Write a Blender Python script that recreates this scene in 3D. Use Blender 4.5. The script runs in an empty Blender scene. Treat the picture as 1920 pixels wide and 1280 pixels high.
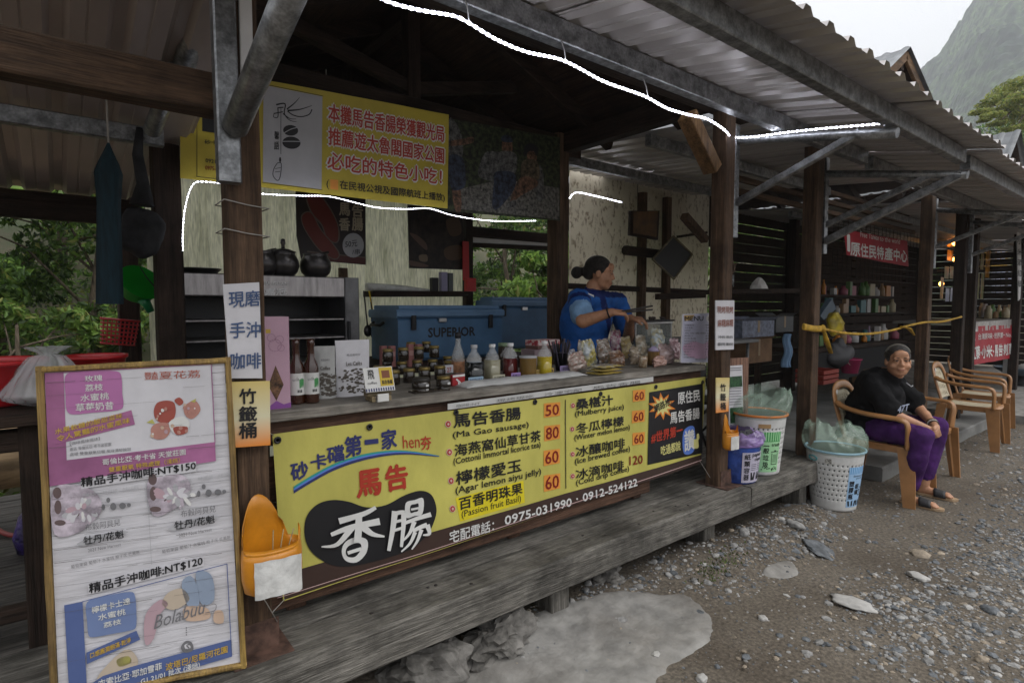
import bpy, math, random
from mathutils import Vector as V, Matrix, noise
from mathutils.geometry import delaunay_2d_cdt
random.seed(7)
PI = math.pi
D = bpy.data
SC = bpy.context.scene
COL = SC.collection

# ------------------------------------------------------------------ camera, sky, sun, exposure
F, CH = 1070.0, 1.45
YAW, PITCH = math.atan2(1340, F), math.atan2(65, F)
cd = D.cameras.new('camera'); cam = D.objects.new('camera', cd); COL.objects.link(cam)
cd.sensor_width = 36; cd.lens = 36*F/1920; cd.clip_start = 0.05; cd.clip_end = 3000
cam.location = (0, 0, CH); cam.rotation_euler = (PI/2-PITCH, 0, YAW-PI/2)
SC.camera = cam
SUN_EL, SUN_AZ = math.radians(58), math.radians(150)
w = D.worlds.new('World'); SC.world = w; w.use_nodes = True
nt = w.node_tree; bg = nt.nodes['Background']
sky = nt.nodes.new('ShaderNodeTexSky'); sky.sky_type = 'NISHITA'; sky.sun_disc = False
sky.sun_elevation = SUN_EL; sky.sun_rotation = SUN_AZ; sky.dust_density = 4.0; sky.air_density = 1.2
hs = nt.nodes.new('ShaderNodeHueSaturation'); hs.inputs['Saturation'].default_value = 0.08
hs.inputs['Value'].default_value = 1.0
nt.links.new(sky.outputs[0], hs.inputs['Color'])
# an even cloud deck: the clear sky shows through it only faintly
cl = nt.nodes.new('ShaderNodeMixRGB'); cl.inputs[0].default_value = 0.78
cl.inputs[2].default_value = (9.2, 9.35, 9.7, 1)
nt.links.new(hs.outputs[0], cl.inputs[1])
# overcast deck: brighter overhead than at the horizon
tcw = nt.nodes.new('ShaderNodeTexCoord'); sxw = nt.nodes.new('ShaderNodeSeparateXYZ'); nt.links.new(tcw.outputs['Generated'], sxw.inputs[0])
mrw = nt.nodes.new('ShaderNodeMapRange'); mrw.inputs[1].default_value = 0; mrw.inputs[2].default_value = 1
mrw.inputs[3].default_value = .56; mrw.inputs[4].default_value = 1.45; nt.links.new(sxw.outputs['Z'], mrw.inputs[0])
mlw = nt.nodes.new('ShaderNodeMixRGB'); mlw.blend_type = 'MULTIPLY'; mlw.inputs[0].default_value = 1
nt.links.new(cl.outputs[0], mlw.inputs[1]); nt.links.new(mrw.outputs[0], mlw.inputs[2]); nt.links.new(mlw.outputs[0], bg.inputs[0])
bg.inputs[1].default_value = 0.10
sd = D.lights.new('sun', 'SUN'); sd.energy = 1.3; sd.angle = math.radians(55); sd.color = (1, .97, .93)
so = D.objects.new('sun', sd); COL.objects.link(so)
sdir = V((math.sin(SUN_AZ)*math.cos(SUN_EL), math.cos(SUN_AZ)*math.cos(SUN_EL), math.sin(SUN_EL)))
so.rotation_euler = sdir.to_track_quat('Z', 'Y').to_euler(); so.location = (0, -5, 20)
vs = SC.view_settings
SC.display_settings.display_device = 'sRGB'
vs.view_transform = 'Standard'; vs.look = 'None'; vs.gamma = 1; vs.use_curve_mapping = False
vs.exposure = 0.5
SC.cycles.max_bounces = 8; SC.cycles.transparent_max_bounces = 24; SC.cycles.volume_bounces = 1
SC.cycles.use_denoising = True
SC.cycles.sample_clamp_indirect = 3

# ------------------------------------------------------------------ pixel rays (the photograph's own pixels) to places
_f = V((math.cos(YAW)*math.cos(PITCH), math.sin(YAW)*math.cos(PITCH), -math.sin(PITCH)))
_r = V((math.sin(YAW), -math.cos(YAW), 0)); _u = _r.cross(_f); CAM = V((0, 0, CH))
def ray(x, y): return _f + _r*((x-960)/F) + _u*((640-y)/F)
def onZ(x, y, z): d = ray(x, y); return CAM + d*((z-CH)/d.z)
def onY(x, y, Y): d = ray(x, y); return CAM + d*(Y/d.y)
def onX(x, y, X): d = ray(x, y); return CAM + d*(X/d.x)
class Plane:
    """a flat surface: origin o, unit axes u (to the right) and v (up), normal n towards the viewer; wav = gentle sag of cloth"""
    def __init__(s, o, u, v=(0, 0, 1), wav=0):
        s.o = V(o); s.u = V(u).normalized(); s.v = V(v).normalized(); s.n = s.u.cross(s.v).normalized(); s.wav = wav
    def hit(s, x, y):
        d = ray(x, y); t = (s.o-CAM).dot(s.n)/d.dot(s.n); p = CAM+d*t-s.o
        return (p.dot(s.u), p.dot(s.v))
    def pt(s, uv, off=0):
        a, b = uv
        k = s.wav*(math.sin(a*5.1+1)+.6*math.sin(a*11.3+b*3)+.5*math.sin(b*9+a*2)) if s.wav else 0
        return s.o+s.u*a+s.v*b+s.n*(off+k)
    def at(s, x, y, off=0): return s.pt(s.hit(x, y), off)
def PY(Y, wav=0): return Plane((0, Y, 0), (1, 0, 0), (0, 0, 1), wav)

# ------------------------------------------------------------------ things, parts
def wm(o):
    m = o.matrix_basis.copy()
    while o.parent: o = o.parent; m = o.matrix_basis @ m
    return m
def tag(o, label=None, cat=None, group=None, kind=None):
    if label: o['label'] = label
    if cat: o['category'] = cat
    if group: o['group'] = group
    if kind: o['kind'] = kind
    return o
def thing(name, label, cat, loc=(0, 0, 0), rz=0, group=None):
    o = D.objects.new(name, None); COL.objects.link(o)
    o.location = loc; o.rotation_euler = (0, 0, rz); o.empty_display_size = .1
    return tag(o, label, cat, group)
def dup(o, loc=None, rz=None, label=None, group=None, parent=None):
    c = o.copy(); COL.objects.link(c)
    if parent: c.parent = parent
    if loc is not None: c.location = loc
    if rz is not None: c.rotation_euler = (0, 0, rz)
    if label: c['label'] = label
    if group: c['group'] = group
    for ch in list(o.children): dup(ch, parent=c)
    return c

# ------------------------------------------------------------------ materials
_mats = {}
def mat(name, col, rough=.6, var=.12, scale=6, stretch=(1, 1, 1), bump=.15, bscale=None, metal=0, spec=.4, col2=None,
        fac=(.35, .65), trans=0, alpha=1, emit=0, transl=0, coat=0, fine=0, stain=None):
    if name in _mats: return _mats[name]
    m = D.materials.new(name); m.use_nodes = True; _mats[name] = m
    n, l = m.node_tree.nodes, m.node_tree.links
    b = n['Principled BSDF']
    b.inputs['Roughness'].default_value = rough; b.inputs['Metallic'].default_value = metal
    b.inputs['Specular IOR Level'].default_value = spec
    b.inputs['Transmission Weight'].default_value = trans; b.inputs['Alpha'].default_value = alpha
    b.inputs['Coat Weight'].default_value = coat
    c = (*col, 1)
    c2 = (*col2, 1) if col2 else tuple(max(0, x*(1-var*2.2)) for x in col)+(1,)
    c1 = c if col2 else tuple(min(1, x*(1+var)) for x in col)+(1,)
    tc = n.new('ShaderNodeTexCoord'); mp = n.new('ShaderNodeMapping'); mp.inputs['Scale'].default_value = stretch
    l.new(tc.outputs['Object'], mp.inputs[0])
    nz = n.new('ShaderNodeTexNoise'); nz.inputs['Scale'].default_value = scale; nz.inputs['Detail'].default_value = 7
    nz.inputs['Roughness'].default_value = .62
    l.new(mp.outputs[0], nz.inputs['Vector'])
    rp = n.new('ShaderNodeValToRGB'); rp.color_ramp.elements[0].position = fac[0]; rp.color_ramp.elements[1].position = fac[1]
    rp.color_ramp.elements[0].color = c2; rp.color_ramp.elements[1].color = c1
    l.new(nz.outputs[0], rp.inputs[0])
    out = rp.outputs[0]
    if fine:
        n2 = n.new('ShaderNodeTexNoise'); n2.inputs['Scale'].default_value = scale*5; n2.inputs['Detail'].default_value = 4
        l.new(mp.outputs[0], n2.inputs['Vector'])
        r2 = n.new('ShaderNodeMapRange'); r2.inputs[1].default_value = .3; r2.inputs[2].default_value = .7
        r2.inputs[3].default_value = 1-fine; r2.inputs[4].default_value = 1+fine*.6
        l.new(n2.outputs[0], r2.inputs[0])
        mx = n.new('ShaderNodeMixRGB'); mx.blend_type = 'MULTIPLY'; mx.inputs[0].default_value = 1
        l.new(out, mx.inputs[1]); l.new(r2.outputs[0], mx.inputs[2]); out = mx.outputs[0]
    if stain:       # blotches of dirt and damp with shapes of their own
        n3 = n.new('ShaderNodeTexNoise'); n3.inputs['Scale'].default_value = stain[0]; n3.inputs['Detail'].default_value = 6; n3.inputs['Roughness'].default_value = .7
        l.new(tc.outputs['Object'], n3.inputs['Vector'])
        r3 = n.new('ShaderNodeMapRange'); r3.inputs[1].default_value = .36; r3.inputs[2].default_value = .58; r3.inputs[3].default_value = 1-stain[1]; r3.inputs[4].default_value = 1.08
        l.new(n3.outputs[0], r3.inputs[0]); m3 = n.new('ShaderNodeMixRGB'); m3.blend_type = 'MULTIPLY'; m3.inputs[0].default_value = 1
        l.new(out, m3.inputs[1]); l.new(r3.outputs[0], m3.inputs[2]); out = m3.outputs[0]
    l.new(out, b.inputs['Base Color'])
    if bump:
        nb = n.new('ShaderNodeTexNoise'); nb.inputs['Scale'].default_value = bscale or scale*4; nb.inputs['Detail'].default_value = 5
        l.new(mp.outputs[0], nb.inputs['Vector'])
        bp = n.new('ShaderNodeBump'); bp.inputs['Strength'].default_value = bump; bp.inputs['Distance'].default_value = .01
        l.new(nb.outputs[0], bp.inputs['Height']); l.new(bp.outputs[0], b.inputs['Normal'])
    if emit:
        b.inputs['Emission Color'].default_value = c; b.inputs['Emission Strength'].default_value = emit
    if transl:
        t = n.new('ShaderNodeBsdfTranslucent'); mx = n.new('ShaderNodeMixShader'); mx.inputs[0].default_value = transl
        l.new(out, t.inputs[0]); l.new(b.outputs[0], mx.inputs[1]); l.new(t.outputs[0], mx.inputs[2])
        l.new(mx.outputs[0], n['Material Output'].inputs[0])
    return m
def wood(name, col, axis, rough=.75, var=.3, scale=5, bump=.5, col2=None, fine=.35, stain=(2.6, .5)):
    st = [16, 16, 16]; st['xyz'.index(axis)] = .9
    return mat(name+'_'+axis, col, rough, var, scale*.55, tuple(st), bump, scale*2.2, spec=.25, col2=col2, fac=(.3, .7), fine=fine, stain=stain)
def flat(name, col, rough=.5, **k): return mat(name, col, rough, var=k.pop('var', .04), bump=k.pop('bump', .05), **k)

# ------------------------------------------------------------------ mesh builder
class MB:
    def __init__(s): s.v = []; s.f = []; s.m = []; s.sm = []
    def add(s, vs, fs, m=0, sm=False):
        b = len(s.v); s.v += [V(x) for x in vs]
        for f in fs: s.f.append([b+i for i in f]); s.m.append(m); s.sm.append(sm)
        return s
    def poly(s, pts, m=0): return s.add(pts, [list(range(len(pts)))], m)
    def box(s, a, b, m=0):
        (x0, y0, z0), (x1, y1, z1) = a, b
        return s.add([(x0,y0,z0),(x1,y0,z0),(x1,y1,z0),(x0,y1,z0),(x0,y0,z1),(x1,y0,z1),(x1,y1,z1),(x0,y1,z1)],
                     [(3,2,1,0),(4,5,6,7),(0,1,5,4),(1,2,6,5),(2,3,7,6),(3,0,4,7)], m)
    def beam(s, p, q, w, h, up=(0, 0, 1), c=.006, seg=1, jit=0, m=0):
        """a squared timber or tube from p to q, w wide and h deep, edges chamfered by c"""
        p, q = V(p), V(q); d = (q-p).normalized(); up = V(up)
        x = d.cross(up).normalized()
        if x.length < .1: x = d.cross(V((0, 1, 0))).normalized()
        y = x.cross(d)
        w, h = w/2, h/2; c = min(c, w*.6, h*.6)
        pr = [(w, h-c), (w-c, h), (c-w, h), (-w, h-c), (-w, c-h), (c-w, -h), (w-c, -h), (w, c-h)]
        vs = []
        for k in range(seg+1):
            o = p.lerp(q, k/seg)
            for a, b in pr:
                P = o+x*a+y*b
                if jit: P += V((random.uniform(-1, 1), random.uniform(-1, 1), random.uniform(-1, 1)))*jit
                vs.append(P)
        fs = [(7,6,5,4,3,2,1,0), tuple(seg*8+i for i in range(8))]
        for k in range(seg):
            for i in range(8): j = (i+1) % 8; fs.append((k*8+i, k*8+j, k*8+8+j, k*8+8+i))
        return s.add(vs, fs, m)
    def cbox(s, a, b, c=.004, m=0):
        a, b = V(a), V(b); sz = b-a; mid = (a+b)/2
        i = max(range(3), key=lambda k: sz[k])
        if i == 2: return s.beam((mid.x, mid.y, a.z), (mid.x, mid.y, b.z), sz.x, sz.y, (0, 1, 0), c, m=m)
        if i == 0: return s.beam((a.x, mid.y, mid.z), (b.x, mid.y, mid.z), sz.y, sz.z, (0, 0, 1), c, m=m)
        return s.beam((mid.x, a.y, mid.z), (mid.x, b.y, mid.z), sz.x, sz.z, (0, 0, 1), c, m=m)
    def tube(s, pts, r, seg=8, caps=True, m=0, ms=None, sq=None):
        pts = [V(p) for p in pts]; n = len(pts); vs = []; up = None
        for k, p in enumerate(pts):
            t = (pts[min(k+1, n-1)]-pts[max(k-1, 0)]).normalized()
            if up is None: up = V((0, 0, 1)) if abs(t.z) < .9 else V((1, 0, 0))
            x = t.cross(up).normalized(); y = x.cross(t).normalized(); up = y
            R = r[k] if hasattr(r, '__len__') else r
            Rx, Ry = R if hasattr(R, '__len__') else (R, R)
            for i in range(seg):
                a = 2*PI*i/seg
                ca, sa = math.cos(a), math.sin(a)
                if sq: ca = math.copysign(abs(ca)**sq, ca); sa = math.copysign(abs(sa)**sq, sa)
                vs.append(p+x*ca*Rx+y*sa*Ry)
        b = len(s.v); s.v += vs
        for k in range(n-1):
            for i in range(seg):
                j = (i+1) % seg
                s.f.append([b+k*seg+i, b+k*seg+j, b+k*seg+seg+j, b+k*seg+seg+i]); s.m.append(ms[k] if ms else m); s.sm.append(True)
        if caps:
            s.f.append([b+i for i in range(seg)][::-1]); s.f.append([b+(n-1)*seg+i for i in range(seg)])
            s.m += [m, m]; s.sm += [False, False]
        return s
    def lathe(s, prof, c=(0, 0, 0), seg=20, m=0, sx=1, sy=1, jit=0, close=True):
        c = V(c); vs = []; n = len(prof)
        for r, z in prof:
            for i in range(seg):
                a = 2*PI*i/seg; rr = r*(1+(random.uniform(-jit, jit) if jit else 0))
                vs.append(c+V((rr*sx*math.cos(a), rr*sy*math.sin(a), z)))
        fs = [(k*seg+i, k*seg+(i+1) % seg, k*seg+seg+(i+1) % seg, k*seg+seg+i) for k in range(n-1) for i in range(seg)]
        s.add(vs, fs, m, True)
        if close:
            b = len(s.v)-len(vs)
            if prof[0][0] > 1e-4: s.f.append([b+i for i in range(seg)][::-1]); s.m.append(m); s.sm.append(False)
            if prof[-1][0] > 1e-4: s.f.append([b+(n-1)*seg+i for i in range(seg)]); s.m.append(m); s.sm.append(False)
        return s
    def ball(s, c, r, seg=14, rings=9, m=0, rot=None, jit=0):
        c = V(c); R = V(r) if hasattr(r, '__len__') else V((r, r, r)); vs = []
        for k in range(rings+1):
            t = PI*k/rings
            for i in range(seg):
                a = 2*PI*i/seg
                p = V((math.sin(t)*math.cos(a)*R.x, math.sin(t)*math.sin(a)*R.y, -math.cos(t)*R.z))
                if jit: p *= 1+jit*noise.noise(p*(1.5/max(R))+c*9)
                if rot: p = rot @ p
                vs.append(c+p)
        fs = [(k*seg+i, k*seg+(i+1) % seg, k*seg+seg+(i+1) % seg, k*seg+seg+i) for k in range(rings) for i in range(seg)]
        return s.add(vs, fs, m, True)
    def cap(s, p, q, r0, r1, seg=12, m=0):
        """a limb: tapered tube with rounded ends"""
        p, q = V(p), V(q); d = (q-p).normalized(); pts = []; rs = []
        for t in (-1, -.8, -.45, 0): pts.append(p+d*r0*t); rs.append(r0*math.sqrt(max(.0004, 1-t*t)))
        for t in (0, .45, .8, 1): pts.append(q+d*r1*t); rs.append(r1*math.sqrt(max(.0004, 1-t*t)))
        return s.tube(pts, rs, seg, True, m)
    def extrude(s, pts, vec, m=0, ms=None):
        n = len(pts); vec = V(vec); vs = [V(p) for p in pts]+[V(p)+vec for p in pts]
        b = len(s.v); s.v += vs
        s.f.append([b+i for i in range(n)]); s.f.append([b+n+i for i in range(n)][::-1]); s.m += [m, m]; s.sm += [False]*2
        for i in range(n):
            j = (i+1) % n; s.f.append([b+i, b+n+i, b+n+j, b+j]); s.m.append(ms if ms is not None else m); s.sm.append(False)
        return s
    def sheet(s, fn, nu, nv, m=0, sm=True):
        vs = [fn(i/nu, j/nv) for j in range(nv+1) for i in range(nu+1)]
        fs = [(j*(nu+1)+i, j*(nu+1)+i+1, (j+1)*(nu+1)+i+1, (j+1)*(nu+1)+i) for j in range(nv) for i in range(nu)]
        return s.add(vs, fs, m, sm)
    def data(s, name, mats, parent=None, local=False):
        me = D.meshes.new(name)
        vs = s.v
        if parent is not None and not local:
            inv = wm(parent).inverted(); vs = [inv @ p for p in s.v]
        me.from_pydata([tuple(p) for p in vs], [], s.f)
        for m in (mats if isinstance(mats, (list, tuple)) else [mats]): me.materials.append(m)
        me.polygons.foreach_set('material_index', s.m); me.polygons.foreach_set('use_smooth', s.sm)
        me.update(); return me
    def build(s, name, mats, parent=None, local=False, kind=None, label=None):
        o = D.objects.new(name, s.data(name, mats, parent, local)); COL.objects.link(o)
        if parent is not None: o.parent = parent
        if kind: o['kind'] = kind
        if label: o['label'] = label
        return o
def subsurf(o, n=1):
    m = o.modifiers.new('smooth', 'SUBSURF'); m.levels = n; m.render_levels = n
    for p in o.data.polygons: p.use_smooth = True
    return o
def evaluate(o):
    """bake an object's modifiers into its mesh"""
    dg = bpy.context.evaluated_depsgraph_get(); dg.update()
    me = D.meshes.new_from_object(o.evaluated_get(dg)); old = o.data
    o.modifiers.clear(); o.data = me; me.name = old.name
    return o
def remesh(o, vox, it=4, fac=.5):
    m = o.modifiers.new('r', 'REMESH'); m.mode = 'VOXEL'; m.voxel_size = vox; m.use_smooth_shade = True
    if it: k = o.modifiers.new('s', 'SMOOTH'); k.iterations = it; k.factor = fac
    return evaluate(o)

# ------------------------------------------------------------------ lettering (flat print standing 1-3 mm off its sign)
_tc = {}
def glyphs(body, bold=0, shear=0, res=2):
    key = (body, bold, shear)
    if key not in _tc:
        c = D.curves.new('t', 'FONT'); c.body = body; c.size = 1; c.resolution_u = res; c.offset = bold; c.shear = shear
        c.fill_mode = 'BOTH'
        o = D.objects.new('t', c); COL.objects.link(o); me = o.to_mesh()
        vs = [tuple(v.co) for v in me.vertices]; fs = [list(p.vertices) for p in me.polygons]
        o.to_mesh_clear(); D.objects.remove(o); D.curves.remove(c)
        _tc[key] = (vs, fs)
    return _tc[key]
def put(mb, pl, body, bl, br, tl, off=.003, bold=.015, m=0, shear=0, flipv=False):
    """write body so that its ink box has these photograph pixels as bottom left, bottom right, top left corners on plane pl"""
    A, B, C = (V((*pl.hit(*q), 0)) for q in (bl, br, tl))
    puts(mb, pl, body, A, B-A, C-A, off, bold, m, shear)
def puts(mb, pl, body, A, U, W, off=.003, bold=.015, m=0, shear=0):
    A, U, W = (V((q[0], q[1], 0)) for q in (A, U, W))
    vs, fs = glyphs(body, 0, shear)
    if not vs: return
    x0 = min(v[0] for v in vs); x1 = max(v[0] for v in vs); y0 = min(v[1] for v in vs); y1 = max(v[1] for v in vs)
    k = max(0, bold)*W.length/max(.5, y1-y0); un, wn = U.normalized()*k, W.normalized()*k
    # a heavier weight: the same glyphs struck again a hair to each side, each on its own level
    for i, d in enumerate([V()]+([un, -un, wn, -wn] if bold >= .01 else [])):
        out = []
        for v in vs:
            p = A+d+U*((v[0]-x0)/(x1-x0))+W*((v[1]-y0)/max(1e-6, y1-y0)); out.append(pl.pt((p.x, p.y), off+i*.00025))
        mb.add(out, fs, m)
def area(mb, pl, pix, off=.002, m=0):
    """a flat printed patch with these photograph pixels as its outline"""
    uv = [pl.hit(x, y) for x, y in pix]
    us, vs = [p[0] for p in uv], [p[1] for p in uv]
    if pl.wav and max(max(us)-min(us), max(vs)-min(vs)) > .07:      # big patches follow the sag of the cloth
        pts = [V(p) for p in uv]; n = len(pts); s = .03
        grid = [V((min(us)+i*s, min(vs)+j*s)) for i in range(1, int((max(us)-min(us))/s)+1) for j in range(1, int((max(vs)-min(vs))/s)+1)]
        r = delaunay_2d_cdt(pts+grid, [(i, (i+1) % n) for i in range(n)], [], 1, 1e-5)
        mb.add([pl.pt(tuple(p), off) for p in r[0]], [list(f) for f in r[2]], m)
    else: mb.add([pl.pt(p, off) for p in uv], [list(range(len(pix)))], m)
def smooth_px(pts, n=8, closed=True):
    out = []; N = len(pts)
    rng = range(N) if closed else range(N-1)
    for i in rng:
        g = (lambda k: pts[k % N]) if closed else (lambda k: pts[max(0, min(N-1, k))])
        p0, p1, p2, p3 = g(i-1), g(i), g(i+1), g(i+2)
        for k in range(n):
            t = k/n
            out.append(tuple(.5*(2*b+(c-a)*t+(2*a-5*b+4*c-d)*t*t+(3*b-a-3*c+d)*t**3) for a, b, c, d in zip(p0, p1, p2, p3)))
    if not closed: out.append(tuple(pts[-1]))
    return out
def stroke(mb, pl, pts, w0, w1=None, off=.003, m=0, smooth=6):
    """a printed brush stroke through photograph pixels, w0..w1 pixels wide"""
    w1 = w0 if w1 is None else w1
    P = smooth_px(pts, smooth, False) if smooth else pts
    L, R = [], []
    for k, p in enumerate(P):
        a = P[max(0, k-1)]; b = P[min(len(P)-1, k+1)]; dx, dy = b[0]-a[0], b[1]-a[1]; n = math.hypot(dx, dy) or 1
        w = (w0+(w1-w0)*k/max(1, len(P)-1))/2
        L.append((p[0]-dy/n*w, p[1]+dx/n*w)); R.append((p[0]+dy/n*w, p[1]-dx/n*w))
    vs = [pl.at(*q, off) for q in L]+[pl.at(*q, off) for q in R]; n = len(P)
    mb.add(vs, [(i, i+1, n+i+1, n+i) for i in range(n-1)], m)
# ------------------------------------------------------------------ palette
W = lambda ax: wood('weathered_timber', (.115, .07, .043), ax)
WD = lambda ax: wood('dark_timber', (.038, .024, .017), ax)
WG = lambda ax: wood('grey_deck_timber', (.23, .215, .19), ax, col2=(.095, .088, .076), bump=.8, fine=.5, stain=(3.2, .6))
WL = lambda ax: wood('tan_timber', (.30, .17, .075), ax)
WP = lambda ax: wood('red_brown_timber', (.12, .065, .042), ax)
GALV = mat('galvanized_steel', (.30, .31, .32), .42, .25, 22, bump=.08, metal=.75, spec=.5, fine=.25)
TIN = mat('tin_roofing', (.50, .47, .455), .35, .10, 1.2, (1, .3, 1), .02, 30, metal=.35, spec=.5, fine=.06)
TINB = mat('tin_roofing_stained', (.44, .375, .345), .42, .14, 1.0, (1, .3, 1), .02, 30, metal=.35, spec=.4, fine=.08)
TINTOP = mat('weathered_roof_top', (.20, .21, .22), .55, .2, 2, (1, .4, 1), .03, 30, metal=.3, spec=.4, fine=.15)
BLK = flat('black_print', (.012, .012, .014)); WHT = flat('white_paint', (.72, .72, .72))
WIRE = flat('wire', (.35, .33, .3), .5)
DIRT = None

# ------------------------------------------------------------------ ground
def ss(a, b, x): t = max(0, min(1, (x-a)/(b-a))); return t*t*(3-2*t)
def gz(x, y):
    z = .10*math.exp(-((y-1.72)/.20)**2)*ss(2.3, 3.2, x)*(1-ss(3.95, 4.3, x))+.07*math.exp(-((y-1.95)/.22)**2)*(1-ss(2.6, 3.2, x))*(.6+.8*noise.noise((x*2.3, 1, 1)))
    z += .012*noise.noise((x*1.1, y*1.1, 3))+.008*noise.noise((x*4, y*4, 1))
    if -4 < x < 14 and -4 < y < 5: z += .004*noise.noise((x*14, y*14, 5))
    if y > 4.6: z -= .35*ss(4.6, 6.5, y)
    return z
def onG(x, y):
    p = onZ(x, y, 0)
    for _ in range(6): p = onZ(x, y, gz(p.x, p.y))
    return p
def axis(a, b, step, lo, hi, n=10):
    xs = [a+(b-a)*i/round((b-a)/step) for i in range(round((b-a)/step)+1)]
    lo_ = [a-(a-lo)*((i/n)**2.5) for i in range(n, 0, -1)]; hi_ = [b+(hi-b)*((i/n)**2.5) for i in range(1, n+1)]
    return lo_+xs+hi_
def ground_mat():
    m = D.materials.new('dirt_path'); m.use_nodes = True; n, l = m.node_tree.nodes, m.node_tree.links
    b = n['Principled BSDF']; b.inputs['Roughness'].default_value = .9; b.inputs['Specular IOR Level'].default_value = .25
    tc = n.new('ShaderNodeTexCoord')
    def nz(s, d=6, r=.6):
        k = n.new('ShaderNodeTexNoise'); k.inputs['Scale'].default_value = s; k.inputs['Detail'].default_value = d
        k.inputs['Roughness'].default_value = r; l.new(tc.outputs['Object'], k.inputs['Vector']); return k.outputs[0]
    def ramp(x, a, b_, c0, c1):
        r = n.new('ShaderNodeValToRGB'); r.color_ramp.elements[0].position = a; r.color_ramp.elements[1].position = b_
        r.color_ramp.elements[0].color = (*c0, 1); r.color_ramp.elements[1].color = (*c1, 1); l.new(x, r.inputs[0]); return r.outputs[0]
    base = ramp(nz(1.3), .35, .66, (.108, .089, .069), (.182, .158, .128))
    grit = ramp(nz(60, 3), .35, .7, (.55, .55, .55), (1.25, 1.24, 1.22))
    mx = n.new('ShaderNodeMixRGB'); mx.blend_type = 'MULTIPLY'; mx.inputs[0].default_value = 1; l.new(base, mx.inputs[1]); l.new(grit, mx.inputs[2])
    vo = n.new('ShaderNodeTexVoronoi'); vo.inputs['Scale'].default_value = 55; l.new(tc.outputs['Object'], vo.inputs['Vector'])
    sp = ramp(vo.outputs['Distance'], .10, .22, (1, 1, 1), (0, 0, 0))
    msk = n.new('ShaderNodeMath'); msk.operation = 'MULTIPLY'; l.new(sp, msk.inputs[0]); l.new(ramp(nz(2.2, 3), .48, .62, (0, 0, 0), (.8, .8, .8)), msk.inputs[1])
    m2 = n.new('ShaderNodeMixRGB'); l.new(msk.outputs[0], m2.inputs[0]); l.new(mx.outputs[0], m2.inputs[1]); m2.inputs[2].default_value = (.28, .27, .255, 1)
    l.new(m2.outputs[0], b.inputs['Base Color'])
    bp = n.new('ShaderNodeBump'); bp.inputs['Strength'].default_value = .8; bp.inputs['Distance'].default_value = .012
    ad = n.new('ShaderNodeMath'); ad.operation = 'ADD'; l.new(nz(45, 6, .7), ad.inputs[0]); l.new(msk.outputs[0], ad.inputs[1])
    l.new(ad.outputs[0], bp.inputs['Height']); l.new(bp.outputs[0], b.inputs['Normal'])
    return m
DIRT = ground_mat()
xs = axis(-3, 9.5, .06, -60, 465, 14); ys = axis(-2.5, 5, .06, -70, 325, 14)
g = MB(); g.add([(x, y, gz(x, y)) for y in ys for x in xs],
    [(j*len(xs)+i, j*len(xs)+i+1, (j+1)*len(xs)+i+1, (j+1)*len(xs)+i) for j in range(len(ys)-1) for i in range(len(xs)-1)], 0, True)
tag(g.build('ground', DIRT), 'grey brown dirt path strewn with gravel in front of the stalls', kind='structure')

# worn concrete patches lying in the dirt
CONC = mat('pale_concrete', (.27, .262, .245), .85, .12, 2.2, bump=.9, bscale=24, spec=.2, col2=(.165, .152, .134), fac=(.28, .56), fine=.3)
CONC2 = mat('grey_concrete', (.20, .19, .175), .9, .2, 5, bump=1.0, bscale=24, spec=.2, col2=(.085, .08, .072), fine=.45)
def patch(name, pix, m, z, label, up=0):
    pts = smooth_px(pix, 14)
    pts = [onG(x, y) for x, y in pts]
    c = sum(pts, V())/len(pts); mb = MB(); vs = []; n = len(pts); R = 16
    for k in range(R+1):
        t = k/R
        for p in pts:
            q = c.lerp(p, t); jag = 1+((.07*noise.noise(q*5)+.05*noise.noise(q*13)+.03*noise.noise(q*40))*t**6)
            q = c+(q-c)*jag
            zz = gz(q.x, q.y)+(z*(1-t**8)-.012*(t > .99)) + .004*noise.noise(q*7)+.002*noise.noise(q*25)+up*(1-t*t)
            vs.append((q.x, q.y, zz))
    fs = [(k*n+i, k*n+(i+1) % n, k*n+n+(i+1) % n, k*n+n+i) for k in range(R) for i in range(n)]
    mb.add(vs, fs, 0, True)
    return tag(mb.build(name, m), label, kind='structure')
patch('concrete_patch', [(600,1330),(760,1262),(900,1195),(1000,1150),(1086,1118),(1158,1107),(1278,1109),(1310,1129),(1341,1161),(1338,1197),(1268,1250),(1225,1290),(1170,1340),(860,1420)], CONC, .014, 'pale concrete patch in front of the counter step')
patch('concrete_patch', [(1440,1060),(1480,1050),(1500,1075),(1470,1085),(1432,1078)], CONC, .006, 'small pale concrete patch among the gravel')

# ------------------------------------------------------------------ stones
STONE = [mat('stone_grey', (.28, .275, .265), .85, .2, 20, bump=.4), mat('stone_slate', (.13, .14, .15), .8, .25, 20, bump=.4),
         mat('stone_tan', (.30, .25, .19), .85, .2, 20, bump=.4), mat('stone_white', (.40, .39, .37), .85, .1, 20, bump=.3)]
ICO = []
def _ico():
    t = (1+5**.5)/2
    v = [V(p).normalized() for p in [(-1,t,0),(1,t,0),(-1,-t,0),(1,-t,0),(0,-1,t),(0,1,t),(0,-1,-t),(0,1,-t),(t,0,-1),(t,0,1),(-t,0,-1),(-t,0,1)]]
    f = [(0,11,5),(0,5,1),(0,1,7),(0,7,10),(0,10,11),(1,5,9),(5,11,4),(11,10,2),(10,7,6),(7,1,8),(3,9,4),(3,4,2),(3,2,6),(3,6,8),(3,8,9),(4,9,5),(2,4,11),(6,2,10),(8,6,7),(9,8,1)]
    return v, f
IV, IF = _ico()
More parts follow.
